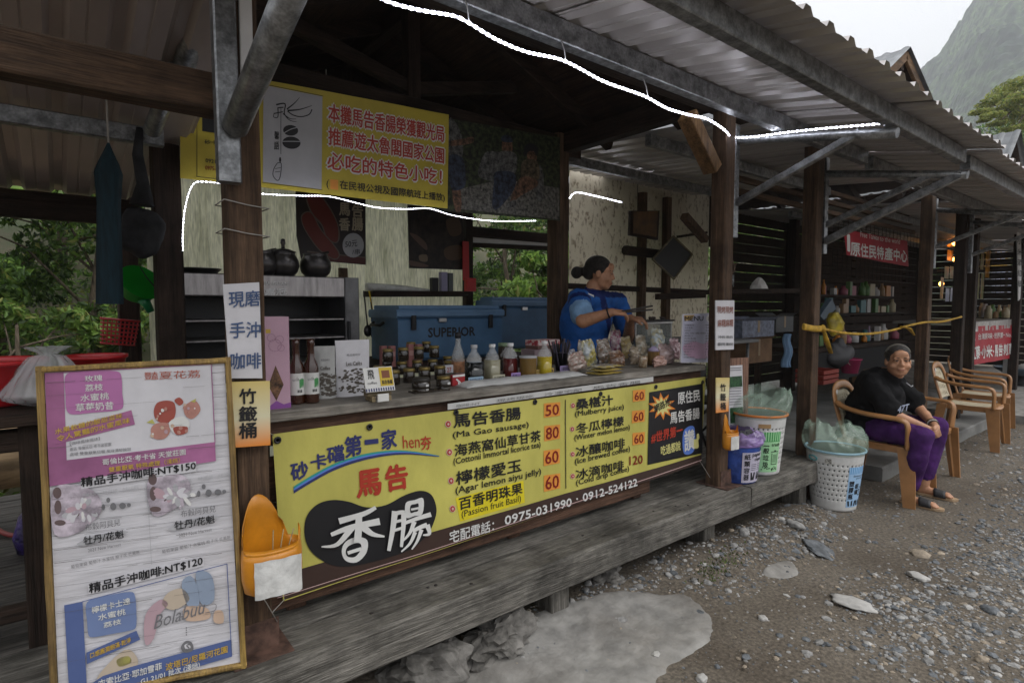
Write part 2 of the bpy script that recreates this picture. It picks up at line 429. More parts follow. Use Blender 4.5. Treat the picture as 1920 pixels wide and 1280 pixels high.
def ico2(v, f):
    v = list(v); cache = {}; out = []
    def mid(a, b):
        k = (min(a, b), max(a, b))
        if k not in cache: cache[k] = len(v); v.append(((v[a]+v[b])/2).normalized())
        return cache[k]
    for a, b, c in f:
        x, y, z = mid(a, b), mid(b, c), mid(c, a); out += [(a, x, z), (b, y, x), (c, z, y), (x, y, z)]
    return v, out
IV2, IF2 = ico2(IV, IF); IV3, IF3 = ico2(IV2, IF2); IV4, IF4 = ico2(IV3, IF3)
def rock(mb, c, r, flatn=.5, m=0, lvl=0, rough=.25, sm=False):
    v, f = ((IV, IF), (IV2, IF2), (IV3, IF3), (IV4, IF4))[lvl]
    rot = Matrix.Rotation(random.uniform(0, 2*PI), 3, 'Z') @ Matrix.Rotation(random.uniform(-.35, .35), 3, 'X')
    el = random.uniform(.6, 1.0); s = random.uniform(0, 99)
    out = []
    for p in v:
        k = 1+rough*(noise.noise(p*1.7+V((s, 0, 0)))+.5*noise.noise(p*4+V((0, s, 0)))+(.22*noise.noise(p*11+V((s, s, 0)))+.12*noise.noise(p*24) if lvl == 3 else 0))
        out.append(V(c)+rot @ V((p.x*r*k, p.y*r*el*k, p.z*r*flatn*k)))
    mb.add(out, f, m, sm)
def dens(x, y):
    d = .05
    for cx, cy, a, b, k in ((1.5,1.84,1.3,.11,.9),(3.15,.85,.5,.25,.9),(4.3,.45,1.0,.38,1.6),(4.6,.2,1.2,.5,.9),(5.6,.75,1.2,.25,.6),(3.3,1.6,.7,.16,1.0),(3.6,.2,.8,.3,.8),(2.7,.55,.6,.2,.35),(2.2,.9,.4,.3,.15),(6.5,.2,1.5,.5,.6),(7.5,1.0,1.5,.3,.4),(4.6,1.9,.6,.2,.35)):
        d = max(d, k*math.exp(-((x-cx)/a)**2-((y-cy)/b)**2))
    return d*(.45+1.1*max(0, .5+noise.noise((x*3, y*3, 8))))
mb = MB(); n = 0
while n < 27000:
    x = random.uniform(1.2, 10); y = random.uniform(-2, 1.98)
    if random.random() > dens(x, y): continue
    if ((x-1.6)/.75)**2+((y-1.35)/.42)**2 < 1 and random.random() > .22: continue
    r = min(.026, .0050*math.exp(random.expovariate(2.3)))
    rock(mb, (x, y, gz(x, y)+r*.06+(.013 if ((x-1.6)/.7)**2+((y-1.38)/.36)**2 < 1 else 0)), r, random.uniform(.3, .6), random.choices((0, 1, 2, 3), (5.5, 4.2, 1.4, .5) if x < 3.9 else (4, 7, 1.4, .4))[0]); n += 1
tag(mb.build('gravel', STONE), 'loose grey gravel scattered over the dirt path', kind='stuff')
# single stones that can be picked out
def stone(px, r, m, label, flatn=.5, lvl=2, rough=.3, sink=.35, name='stone', group=None, seat=None):
    p = seat or onG(*px); mb = MB(); rock(mb, (0, 0, r*flatn*(1-2*sink)), r, flatn, 0, 3 if name == 'boulder' else lvl, rough, lvl > 1 and name != 'boulder')
    t = mb.build(name, m, None); t.location = (p.x, p.y, gz(p.x, p.y) if seat is None else p.z)
    return tag(t, label, 'stone', group)
stone((1600,1132), .10, STONE[3], 'large flat white stone set flush in the gravel', .16)
stone((1722,1082), .055, STONE[3], 'rounded white stone beside the dark gravel', .3)
stone((1725,1040), .05, STONE[2], 'low tan stone above the gravel bed', .3)
stone((1540,1030), .12, STONE[1], 'blue grey slate slab in the dirt below the white bin', .10)
stone((1855,1145), .045, STONE[1], 'dark slate chunk at the right edge of the gravel', .35)
stone((1430,1160), .022, STONE[3], 'small white pebble alone on bare dirt beside the concrete patch', .6)
stone((1342,1042), .02, STONE[3], 'white pebble near the mossy foot of the step', .6)
stone((1840,1238), .028, STONE[2], 'tan stone near the bottom right of the path', .6)
stone((1315,1273), .024, STONE[3], 'pale stone on the dirt at the bottom edge', .6)
stone((1490,985), .06, STONE[0], 'grey wedge shaped stone at the end of the gravel mound', .4)
stone((935,1205), .15, CONC2, 'rough grey boulder tucked under the front step', .55, 2, .7, .3, 'boulder')
stone((800,1262), .17, CONC2, 'big concrete lump below the step at the bottom edge', .6, 2, .45, .3, 'boulder')
stone((1125,1080), .10, CONC2, 'crumbled concrete lump under the step beside a support block', .5, 2, .5, .3, 'boulder')
stone((1395,1000), .05, STONE[0], 'grey stone half buried in the gravel mound', .5)
for px in ((1255,990),(1540,1100),(1580,1085),(1640,1078),(1505,1120),(1555,1150),(1665,1115),(1475,1015),(1510,1260),(1600,1215),(1690,1190),(1745,1225),(1790,1100),(1560,1045),(1455,1235),(1385,1235),(1870,1060),(1345,1250)):
    stone(px, random.uniform(.010, .017), random.choice(STONE[:1]+STONE), 'fist sized loose stone lying on the dirt path', .5, 1, .3, .25, 'stone', 'loose stones on the path')
MOSS = mat('moss', (.08, .11, .03), .95, .3, 12, bump=.8)
mb = MB()
for _ in range(170):
    x = random.gauss(2.75, .12); y = random.gauss(1.66, .035); z = gz(x, y)
    a = random.uniform(0, 2*PI); h = random.uniform(.008, .018)
    d = V((math.cos(a), math.sin(a), 0))*.008
    mb.add([(x-d.x, y-d.y, z-.004), (x+d.x, y+d.y, z-.004), (x+random.uniform(-.01, .01), y+random.uniform(-.01, .01), z+h)], [(0, 1, 2)])
tag(mb.build('moss', MOSS), 'green moss and short grass at the foot of the step', kind='stuff')
# ------------------------------------------------------------------ stall buildings
ZD = .335                                                # deck height
def zr(y): return 2.45+.185*(y-1.1)                      # awning: low at the eave, high at the stall
stall = thing('market_stall', 'timber sausage stall with yellow menu banner and tin awning nearest the viewer', 'market stall', (.47, 1.97, 0), 0, 'market stalls along the path')
def post(x, y, z0, z1, w, m, parent, label=None, seg=10, d=None):
    mb = MB(); mb.beam((x, y, z0), (x, y, z1), w, d or w, (0, 1, 0), .007, seg, .0012); return mb.build('post', m, parent, label=label)
def bar(name, p, q, w, h, m, parent, up=(0, 0, 1), seg=1, jit=0, c=.005, label=None):
    mb = MB(); mb.beam(p, q, w, h, up, c, seg, jit); return mb.build(name, m, parent, label=label)
# deck
for a, b in ((-2.6, 3.315), (3.325, 4.36)):
    mb = MB(); mb.beam((a, 1.785+.095, .2625), (b, 1.785+.095, .2625), .19, .145, (0, 0, 1), .009, int((b-a)*14), .0022)
    mb.build('step_beam', WG('x'), stall)
for k in range(26):         # bolt heads and knots on the step
    x = -.3+random.random()*4.3; yy = random.choice((1.82, 1.93, 1.84, 1.9))+random.uniform(-.02, .02); mb = MB(); mb.lathe([(.008*random.uniform(.6, 1.2), 0), (.007, .0025), (0, .003)], (x, yy, ZD-.001), 9); mb.build('bolt_head', flat('rusty_bolt', (.025, .02, .018), .7), stall)
y = 1.985
while y < 4.4:
    mb = MB(); x0 = -2.6 if y > 2 else -2.6
    mb.beam((x0, y+.068, ZD-.018), (4.36, y+.068, ZD-.018), .131, .034, (0, 0, 1), .004, 30, .0012)
    mb.build('deck_plank', WG('x') if y < 2.3 else wood('shaded_deck_timber', (.11, .10, .09), 'x'), stall); y += .138  # planks further in are coloured darker to stand for the stall's shade
for x in (-1.2, .1, 1.78, 3.0, 4.2):
    bar('support_block', (x, 1.93, -.06), (x, 1.93, .19), .11, .13, WG('z'), stall, (0, 1, 0))
for x in (-1.2, .1, 1.78, 3.0, 4.2):
    bar('deck_joist', (x, 1.99, .235), (x, 4.4, .235), .08, .12, WD('y'), stall)
# main posts
PL = post(.470, 1.955, ZD, 2.75, .098, W('z'), stall); PR = post(3.205, 1.955, ZD, 2.8, .10, W('z'), stall)
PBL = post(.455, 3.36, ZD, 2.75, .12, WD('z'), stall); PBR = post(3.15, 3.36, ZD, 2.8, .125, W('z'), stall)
for x, y in ((.475, 1.965), (3.228, 1.965)):
    mb = MB(); mb.cbox((x-.09, y-.125, ZD+.001), (x+.09, y+.09, ZD+.007), .002); mb.cbox((x-.061, y-.064, ZD+.004), (x+.061, y-.0585, ZD+.1), .002)
    mb.build('base_plate', mat('rusty_iron', (.10, .055, .04), .8, .3, 20), stall)
# steel tube bolted to the left post, its brace and outrigger
bar('steel_post', onY(430, 343, 1.875), onY(424, 343, 1.875)+V((0, 0, 1.0)), .062, .05, GALV, stall, (0, 1, 0), label='bare galvanized tube bolted to the left post')
mb = MB(); a = onY(441, 238, 1.845); b = onY(565, -60, 1.3)
mb.tube([a, a.lerp(b, .5), b], .036, 14); mb.build('brace', GALV, stall, label='round galvanized brace rising from the left post')
mb = MB(); p = onY(462, 60, 1.86); mb.cbox((p.x-.018, 1.86, p.z-.12), (p.x+.018, 1.872, p.z+.25), .002); mb.build('white_strip', WHT, stall)
# right steel post, outrigger and brace
bar('steel_post', (3.315, 1.95, 1.88), (3.315, 1.95, 2.56), .05, .05, GALV, stall, (0, 1, 0))
def outrigger(x, parent, zoff=0, y0=1.97, y1=1.07):
    mb = MB(); mb.tube([(x, y0, zr(y0)-.128+zoff), (x, y1, zr(y1)-.128+zoff)], .026, 14); mb.build('outrigger', GALV, parent)
    bar('brace', (x, 1.955, 2.08+zoff), (x, 1.24, 2.36+zoff), .04, .04, GALV, parent, (1, 0, 0))
outrigger(3.318, stall)
mb = MB(); mb.tube([(.54, 1.97, zr(1.97)-.128), (.54, 1.07, zr(1.07)-.128)], .026, 14); mb.build('outrigger', GALV, stall)
# timbers of the front frame
bar('header_beam', (.3, 1.97, 2.70), (3.5, 1.97, 2.70), .11, .16, WD('x'), stall)
bar('knee_brace', onY(1336, 318, 1.95), onY(1288, 216, 1.95), .082, .09, WL('z'), stall, (0, 1, 0))
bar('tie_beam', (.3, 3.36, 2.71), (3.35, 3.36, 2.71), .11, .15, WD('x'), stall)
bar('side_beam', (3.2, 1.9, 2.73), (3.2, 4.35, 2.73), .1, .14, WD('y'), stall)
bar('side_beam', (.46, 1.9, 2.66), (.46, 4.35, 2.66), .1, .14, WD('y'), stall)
# timber gable roof over the stall: boards on rafters, ridge running away from the path
RX, RZ, EZ = 1.85, 3.42, 2.74
def gable(parent, rx, rz, ez, x0, x1, y0, y1, m_under, nraf=5, boards=True):
    for sgn, xe in ((-1, x0), (1, x1)):
        L = 9
        for k in range(L):
            a = k/L; b = (k+.985)/L
            P = lambda t, yy, off: V((rx+(xe-rx)*t, yy, rz+(ez-rz)*t+off))
            mb = MB(); vs = [P(a, y0, .02), P(b, y0, .02), P(b, y1, .02), P(a, y1, .02), P(a, y0, .045), P(b, y0, .045), P(b, y1, .045), P(a, y1, .045)]
            mb.add(vs, [(0,3,2,1),(4,5,6,7),(0,1,5,4),(1,2,6,5),(2,3,7,6),(3,0,4,7)]); mb.build('roof_board', m_under, parent)
        for k in range(nraf):
            yy = y0+.12+(y1-y0-.24)*k/(nraf-1)
            bar('rafter', (rx, yy, rz-.03), (xe, yy, ez-.03), .06, .10, WD('x'), parent)
        mb = MB(); dx = xe-rx; nn = 40
        def fn(u, v):
            t = u*1.04; yy = y0-.06+(y1-y0+.12)*v
            return V((rx+dx*t, yy, rz+(ez-rz)*t+.062+.016*max(0, math.sin(v*nn*PI))))
        mb.sheet(fn, 1, nn*4, 0, False); mb.build('roof_sheet', TINTOP, parent)
    bar('ridge_beam', (rx, y0, rz-.05), (rx, y1, rz-.05), .08, .14, WD('y'), parent)
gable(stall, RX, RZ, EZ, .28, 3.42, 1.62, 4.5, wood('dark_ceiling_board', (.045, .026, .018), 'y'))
def gable_back(parent, rx, rz, ez, x0, x1, y, zb_):
    x = x0+.02
    while x < x1-.03:
        xm = x+.1; t = (xm-rx)/((x1 if xm > rx else x0)-rx); zt = rz+(ez-rz)*t
        mb = MB(); mb.cbox((x+.003, y, zb_), (x+.197, y+.02, max(zb_+.03, zt)), .003); mb.build('gable_board', WD('z'), parent); x += .2
gable_back(stall, RX, RZ, EZ, .28, 3.42, 4.42, 2.5)
bar('king_post', (RX, 3.36, 2.78), (RX, 3.36, 3.36), .09, .09, WD('z'), stall, (0, 1, 0))
for s in (-1, 1): bar('strut', (RX, 3.36, 2.85), (RX+s*.85, 3.36, 3.06), .06, .08, WD('x'), stall)
# tin awning: overlapping ribbed sheets on purlins
def ribs(u, pitch=.176, h=.026):
    t = (u/pitch) % 1
    return h*max(0, min(1, (t-.0)/.11))*max(0, min(1, (.42-t)/.11)) if t < .42 else (.004 if .66 < t < .72 else 0)
def sheet(parent, x0, x1, ya, yb, zf, m=TIN, name='roof_sheet', dz=0, lab=None):
    brk = [0, .11, .31, .42, .66, .675, .705, .72]; us = []; k = math.floor(x0/.176)-1
    while k*.176 < x1+.2:
        us += [(k+b)*.176 for b in brk]; k += 1
    us = [x0]+[u for u in us if x0+.002 < u < x1-.002]+[x1]
    mb = MB(); n = len(us); ny = 6; vs = []
    for j in range(ny+1):
        yy = ya+(yb-ya)*j/ny
        for u in us: vs.append((u, yy, zf(yy)+ribs(u)+dz+.0025*noise.noise((u*2, yy*3, 1))))
    mb.add(vs, [(j*n+i, j*n+i+1, (j+1)*n+i+1, (j+1)*n+i) for j in range(ny) for i in range(n-1)])
    return mb.build(name, m, parent, label=lab)
def awning(parent, x0, x1, dz, ya=.92, yb=1.78, cuts=None):
    x = x0; k = 0
    while x < x1-.05:
        sheet(parent, x, min(x1, x+.92), ya-.012*(k % 2)-.006*(k % 3), yb, zr, TIN, dz=dz+.003*(k % 2)); x += .88; k += 1
    for yy in (1.66, 1.10):
        bar('purlin', (x0+.05, yy, zr(yy)-.052+dz), (x1-.1 if yy > 1.5 else x1-.1, yy, zr(yy)-.052+dz), .055, .088, GALV, parent, c=.004)
awning(stall, -.25, 4.62, 0)
# tin roof over the alley between the two stalls
for k in range(4): sheet(stall, 3.38+k*.72, 4.12+k*.72, 1.74, 4.25, lambda y: zr(y)-.16*(y-1.8)*.6, TIN, dz=.03+.004*k)
for yy in (2.6, 3.6): bar('purlin', (3.3, yy, zr(yy)-.16*(yy-1.8)*.6-.03), (6.2, yy, zr(yy)-.16*(yy-1.8)*.6-.03), .05, .08, GALV, stall)
# left bay: ribbed roof falling away to the back
def zb(y): return 2.52-.2*(y-1.95)
x = -3.0
while x < .2:
    sheet(stall, x, x+.92, 1.93, 4.15, zb, TINB); x += .88
bar('left_beam', onY(412, 184, 1.97), onY(412, 184, 1.97)+V((-3.2, 0, .0)), .09, .115, W('x'), stall, seg=14, jit=.002)
bar('left_purlin', (-3, 3.12, zb(3.12)-.06), (.42, 3.12, zb(3.12)-.06), .05, .075, GALV, stall)
bar('eave_board', (-3, 4.1, zb(4.1)-.045), (.42, 4.1, zb(4.1)-.045), .03, .07, WD('x'), stall)
bar('back_rail', (-3, 4.1, 1.98), (.42, 4.1, 1.98), .05, .10, WD('x'), stall)
mb = MB(); a = onY(345, 125, 2.6); b = onY(385, -20, 2.3); mb.tube([a, b], .04, 12); mb.build('brace', GALV, stall)
mb = MB(); a = onY(285, 245, 3.0); b = onY(330, 130, 2.6); mb.tube([a, b], .035, 12); mb.build('brace', GALV, stall)
post(.365, 4.38, ZD-.3, 2.3, .115, WD('z'), stall)
post(-2.4, 4.2, ZD-.3, 2.3, .115, WD('z'), stall)
# cream ribbed back wall with weather stains
CREAM = mat('cream_cladding', (.80, .78, .60), .6, .16, 3.2, (6, 1, .8), .1, 20, spec=.3, col2=(.50, .50, .35), fac=(.28, .55), transl=.65, fine=.3)
x = onY(276, 500, 4.3).x
X1 = onY(868, 500, 4.3).x
k = 0
while x < X1-.02:
    xe = min(X1, x+.345); us = [0, .12, .14, .16, .2, .22, .24, .34]
    mb = MB(); vs = []; pr = [(0, 0), (.1, 0), (.12, .012), (.17, .012), (.19, 0), (.26, 0), (.27, .006), (.3, .006), (.31, 0), (.34, 0)]
    pr = [(a*(xe-x)/.34, b) for a, b in pr]
    for zz in (.25, 2.62):
        for a, b in pr: vs.append((x+a, 4.3-b-.002*(k % 2), zz))
    n = len(pr); mb.add(vs, [(i, i+1, n+i+1, n+i) for i in range(n-1)]); mb.build('wall_panel', CREAM, stall); x += .342; k += 1
bar('wall_stud', onY(643, 500, 4.26)+V((0, 0, -1.2)), onY(643, 500, 4.26)+V((0, 0, -.01)), .06, .05, W('z'), stall, (0, 1, 0))
post(onY(877, 500, 4.28).x, 4.28, ZD, 2.7, .075, WD('z'), stall)
bar('wall_shelf', onY(690, 551, 4.16), onY(866, 551, 4.16), .18, .045, WD('x'), stall)
bar('back_rail', onY(882, 434, 4.3), onY(1040, 448, 4.3), .06, .09, WD('x'), stall)
bar('back_rail', onY(882, 459, 4.35), onY(1040, 466, 4.35), .05, .04, WD('x'), stall)
bar('white_gutter', onY(882, 449, 4.42), onY(1040, 458, 4.42), .05, .05, WHT, stall)
# spotted beige panels behind, right of the back post
SPOT = mat('spotted_panel', (.83, .78, .69), .65, .10, 17, (1.5, 1, .8), .1, 20, spec=.3, col2=(.40, .34, .27), fac=(.35, .47), transl=.72)
for a, b in ((1068, 1194), (1196, 1256), (1258, 1328)):
    pa, pb = onY(a, 500, 4.3), onY(b, 500, 4.3)
    mb = MB(); mb.box((pa.x+.006, 4.3, .3), (pb.x-.006, 4.318, 2.9)); mb.build('wall_panel', SPOT, stall)
for a in (1203, 1249): post(onY(a, 500, 4.24).x, 4.24, ZD, 2.75, .085, W('z'), stall)
bar('wall_rail', onY(1060, 536, 4.25), onY(1328, 548, 4.25), .04, .06, WD('x'), stall)
bar('floating_log', onY(1172, 469, 4.12), onY(1262, 480, 4.12), .10, .10, WD('x'), stall, c=.03)
bar('wall_bracket', onY(1232, 556, 4.1), onY(1320, 553, 4.1), .06, .07, WD('x'), stall)
bar('side_rail', (3.2, 3.4, 2.40), (3.2, 4.4, 2.40), .05, .10, WD('y'), stall)
bar('knee_brace', onY(1283, 405, 3.4), onY(1322, 450, 3.4), .07, .08, W('z'), stall, (0, 1, 0))
bar('wall_rail', onY(1270, 444, 4.2), onY(1325, 436, 4.2), .03, .03, WD('x'), stall)

# ------------------------------------------------------------------ second and third stalls along the path
stall2 = thing('market_stall', 'dark timber stall behind the seated woman with yellow rope across its post', 'market stall', (4.48, 1.97, 0), 0, 'market stalls along the path')
FLOOR = mat('grey_floor', (.23, .23, .22), .85, .15, 3, bump=.3, bscale=30)
mb = MB(); mb.cbox((5.3, 1.72, -.05), (9.2, 5.2, .12), .012); tag(mb.build('stall_floor', FLOOR), 'grey concrete floor under the second stall', kind='structure')
mb = MB(); mb.cbox((9.3, .95, -.05), (16.5, 5.6, .10), .012); tag(mb.build('stall_floor', CONC), 'pale concrete floor under the farthest stall', kind='structure')
for x, w_ in ((4.45, .108), (7.05, .105)): post(x, 1.97, ZD-.35, 2.9, w_, W('z'), stall2)
for x in (7.05, 9.1): post(x, 4.3, 0, 2.9, .12, WD('z'), stall2)
post(8.4, 2.0, 0, 2.9, .11, WD('z'), stall2)
awning(stall2, 4.56, 9.45, -.022)
for x in (4.56, 7.14, 8.5):
    bar('steel_post', (x, 1.94, 1.85), (x, 1.94, 2.56), .05, .05, GALV, stall2, (0, 1, 0))
    outrigger(x, stall2, -.03)
bar('brace', (4.56, 1.95, 1.93), (4.56, 1.10, 2.30), .05, .05, GALV, stall2, (1, 0, 0))
bar('header_beam', (4.3, 1.99, 2.74), (9.2, 1.99, 2.74), .10, .15, WD('x'), stall2)
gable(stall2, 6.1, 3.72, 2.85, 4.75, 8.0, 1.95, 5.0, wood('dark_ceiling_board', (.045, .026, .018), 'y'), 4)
gable_back(stall2, 6.1, 3.72, 2.85, 4.75, 8.0, 4.9, 2.35)
bar('barge_board', (6.1, 1.93, 3.72), (8.05, 1.93, 2.78), .03, .09, wood('brown_barge_timber', (.16, .095, .05), 'x'), stall2)
bar('barge_board', (6.1, 1.93, 3.72), (4.75, 1.93, 2.83), .03, .09, wood('brown_barge_timber', (.16, .095, .05), 'x'), stall2)
# slatted back and side walls
for k in range(18):
    z = .30+k*.145
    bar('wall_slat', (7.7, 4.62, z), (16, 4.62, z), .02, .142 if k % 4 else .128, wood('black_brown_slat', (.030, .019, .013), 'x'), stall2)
bar('shelf_rail', onY(1345, 547, 3.0), onY(1512, 545, 2.6), .10, .045, WD('x'), stall2)
for z in (2.44, 2.56, 2.68): bar('tie_beam', (4.5, 2.6+.3*(z-2.2), z), (9, 2.6+.3*(z-2.2), z), .05, .045, W('x'), stall2)
stall3 = thing('market_stall', 'farthest market stall with hanging packets and a red cloth on its table', 'market stall', (9.6, 2.2, 0), 0, 'market stalls along the path')
for x in (9.55, 12.2, 15): post(x, 2.15, 0, 2.9, .12, WD('z'), stall3); post(x, 4.6, 0, 2.9, .12, WD('z'), stall3)
awning(stall3, 9.42, 16.2, -.03, .95, 2.4)
gable(stall3, 10.2, 3.75, 3.05, 9.4, 11.0, 1.9, 5.0, wood('dark_ceiling_board', (.045, .026, .018), 'y'), 4)
for k in range(13): sheet(stall3, 7.7+k*.72, 8.44+k*.72, 1.74, 5.1, lambda y: zr(y)-.16*(y-1.8)*.6-.03, TIN, dz=.03+.004*(k % 2))
for yy in (2.7, 3.7): bar('purlin', (7.7, yy, zr(yy)-.16*(yy-1.8)*.6-.065), (16.8, yy, zr(yy)-.16*(yy-1.8)*.6-.065), .05, .08, GALV, stall3)
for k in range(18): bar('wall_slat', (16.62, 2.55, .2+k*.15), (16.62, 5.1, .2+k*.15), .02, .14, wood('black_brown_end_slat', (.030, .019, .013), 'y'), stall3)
bar('header_beam', (9.3, 2.15, 2.72), (16, 2.15, 2.72), .10, .14, WD('x'), stall3)

# ------------------------------------------------------------------ counter
counter = thing('counter', 'long wooden sales counter of the sausage stall with worn top', 'counter', (1.85, 2.3, ZD))
TOP = wood('counter_top_timber', (.30, .28, .245), 'x', .55, col2=(.17, .15, .125), bump=.25)
mb = MB(); mb.beam((.53, 2.32, 1.072), (3.16, 2.32, 1.072), .60, .036, (0, 0, 1), .004, 40, .0008); mb.build('counter_top', TOP, counter)
bar('apron_beam', (.535, 2.075, 1.008), (3.16, 2.075, 1.008), .045, .085, WP('x'), counter, seg=20, jit=.001)
z = .50
for k in range(3): bar('front_board', (.56, 2.085, .50+k*.17), (2.66, 2.085, .50+k*.17), .02, .164, WP('x'), counter, seg=12, jit=.001)
bar('front_board', (.55, 2.065, .425), (2.66, 2.065, .425), .03, .10, WP('x'), counter, seg=14, jit=.0015)
for x in (.66, 1.7, 2.62): bar('leg', (x, 2.135, ZD), (x, 2.135, 1.05), .07, .06, WP('z'), counter, (0, 1, 0)); bar('leg', (x, 2.56, ZD), (x, 2.56, 1.05), .07, .06, WP('z'), counter, (0, 1, 0))
mb = MB(); pl = PY(2.012); mb.extrude([pl.at(840, 757), pl.at(1225, 706), pl.at(1225, 715), pl.at(840, 768)], (0, .004, 0))
st = mb.build('price_strip', flat('strip_white', (.55, .55, .54)), counter)
mb = MB()
for a, b, s in ((855, 900, '咖啡:NT'), (930, 1000, '現烤現吃'), (1020, 1090, '冷凍宅配'), (1110, 1200, '馬告香腸')):
    ya = 757-(a-840)*.1325; yb = 757-(b-840)*.1325; put(mb, pl, s, (a, ya+9), (b, yb+9), (a, ya+3), .004, 0)
mb.build('lettering', flat('grey_print', (.2, .2, .2)), st, kind='stuff')
# ------------------------------------------------------------------ signs and banners
YEL = mat('yellow_vinyl', (.56, .515, .12), .42, .10, 2, (1, 1, .6), bump=.9, bscale=5, spec=.45, fine=.08)
YEL2 = flat('bright_yellow_print', (.72, .60, .02)); NAVY = flat('navy_print', (.03, .035, .14)); RED = flat('red_print', (.42, .04, .02))
BRN = flat('brown_print', (.05, .028, .022)); TEAL = flat('teal_print', (.03, .30, .27)); ORG = flat('orange_print', (.75, .30, .05))
DRED = flat('dark_red_print', (.22, .01, .008)); PWHT = flat('white_print', (.68, .68, .66)); PNK = flat('pink_print', (.62, .30, .30))
PLUM = mat('plum_print', (.37, .135, .28), .5, .15, 4, bump=.05); LPLUM = flat('mauve_print', (.43, .16, .36)); GOLD = flat('gold_print', (.55, .36, .06))
GREY = flat('grey_print2', (.16, .16, .17)); LGREY = flat('light_grey_print', (.42, .42, .44)); BLUE = flat('blue_print', (.085, .125, .29))
LBLUE = flat('light_blue_print', (.16, .22, .40)); PAPER = mat('paper', (.62, .61, .64), .6, .05, 5, bump=.08, fine=.04)
SKYB = flat('sky_blue_print', (.32, .50, .72)); GRN = flat('green_print', (.05, .30, .08)); LGRN = flat('light_green_print', (.36, .66, .36))
EYE = mat('eyelet_black', (.02, .02, .02), .4)

def c3(x, y): return (440+x*.2968, 700+y*.2968)
def c4(x, y): return (820+x*.28123, 700+y*.28123)
def txt(mb, pl, cv, s, bl, br, tl, off=.003, bold=.015, m=0, shear=0): put(mb, pl, s, cv(*bl), cv(*br), cv(*tl), off, bold, m, shear)
def sheetpx(pl, tl, tr, br, bl, nu=24, nv=8, th=.0):
    A, B, C, E = (V((*pl.hit(*q), 0)) for q in (tl, tr, br, bl))
    mb = MB()
    def fn(u, v):
        p = A.lerp(B, u).lerp(E.lerp(C, u), v); return pl.pt((p.x, p.y), 0)
    mb.sheet(fn, nu, nv); return mb
def areac(mb, pl, cv, pix, off=.002, m=0, sm=0):
    if sm: pix = smooth_px(pix, sm)
    area(mb, pl, [cv(*q) for q in pix], off, m)
def disc(mb, pl, c, rx, ry, off=.002, m=0, n=20, rot=0):
    area(mb, pl, [(c[0]+rx*math.cos(2*PI*i/n)*math.cos(rot)-ry*math.sin(2*PI*i/n)*math.sin(rot), c[1]+rx*math.cos(2*PI*i/n)*math.sin(rot)+ry*math.sin(2*PI*i/n)*math.cos(rot)) for i in range(n)], off, m)
def lettering(mb, mats, parent, name='lettering'):
    return mb.build(name, mats, parent, kind='stuff')

# long yellow menu banner
pl = PY(2.022, .0022)
p0 = pl.at(513, 814)
ban = thing('menu_banner', 'long yellow vinyl menu banner tied across the front of the counter', 'banner', (p0.x, p0.y, p0.z-.55))
mb = sheetpx(pl, (511, 814), (1323, 706), (1315, 867), (531, 1127), 90, 16); mb.build('cloth', YEL, ban)
M = [BLK, RED, NAVY, BRN, TEAL, PWHT, ORG, DRED, YEL2, flat('pale_pink_print', (.62, .42, .40)), flat('lemon_print', (.70, .66, .25)), flat('royal_blue_print', (.10, .20, .60)), flat('flame_print', (.70, .22, .03))]
mb = MB()
# brown footer band following the cloth
bt = [(533+i*(1316-533)/40, 0) for i in range(41)]
U = [(x, 1080-(x-515)*(1080-851)/805) for x, _ in bt]; L = [(x, 1124.5-(x-531)*(1124.5-868)/784) for x, _ in bt]
mb.add([pl.at(*q, .0012) for q in U+L], [(i, i+1, 42+i, 41+i) for i in range(40)], 3)
lettering(mb, M, ban, 'footer_band')
mb = MB(); c = c3
for s, bl, br, tl in (('砂', (362,678),(468,655),(350,570)), ('卡', (484,612),(584,590),(478,520)), ('礑', (590,568),(694,545),(582,468)), ('第', (700,532),(803,508),(694,405)), ('一', (822,448),(906,438),(820,420)), ('家', (930,482),(1022,462),(925,362))):
    txt(mb, pl, c, s, bl, br, tl, .003, .03, 2)
txt(mb, pl, c, 'hen', (1062,472), (1168,466), (1058,392), .003, .005, 1); txt(mb, pl, c, '夯', (1175,482), (1240,474), (1172,398), .003, .02, 1)
for k, (m, d0, d1) in enumerate(((4, -18, -4), (11, -4, 8), (2, 8, 26))):
    P = smooth_px([(372,730),(480,665),(620,590),(780,533),(950,500),(1100,496),(1290,520)], 6, False)
    n = len(P); hi = []; lo = []
    for i, (x, y) in enumerate(P):
        s = 1-(i/n)**3*.95; hi.append((x, y+d0*s)); lo.append((x, y+d1*s))
    mb.add([pl.at(*c(*q), .003) for q in hi+lo], [(i, i+1, n+i+1, n+i) for i in range(n-1)], m)
txt(mb, pl, c, '馬', (775,785), (922,755), (770,622), .003, .035, 1); txt(mb, pl, c, '告', (958,745), (1092,718), (948,588), .003, .035, 1)
areac(mb, pl, c, [(440,960),(465,880),(530,820),(620,797),(720,808),(830,842),(950,828),(1070,765),(1170,737),(1240,765),(1270,850),(1255,930),(1215,1005),(1110,1105),(900,1180),(720,1218),(600,1203),(500,1140),(450,1060)], .0035, 0, 5)
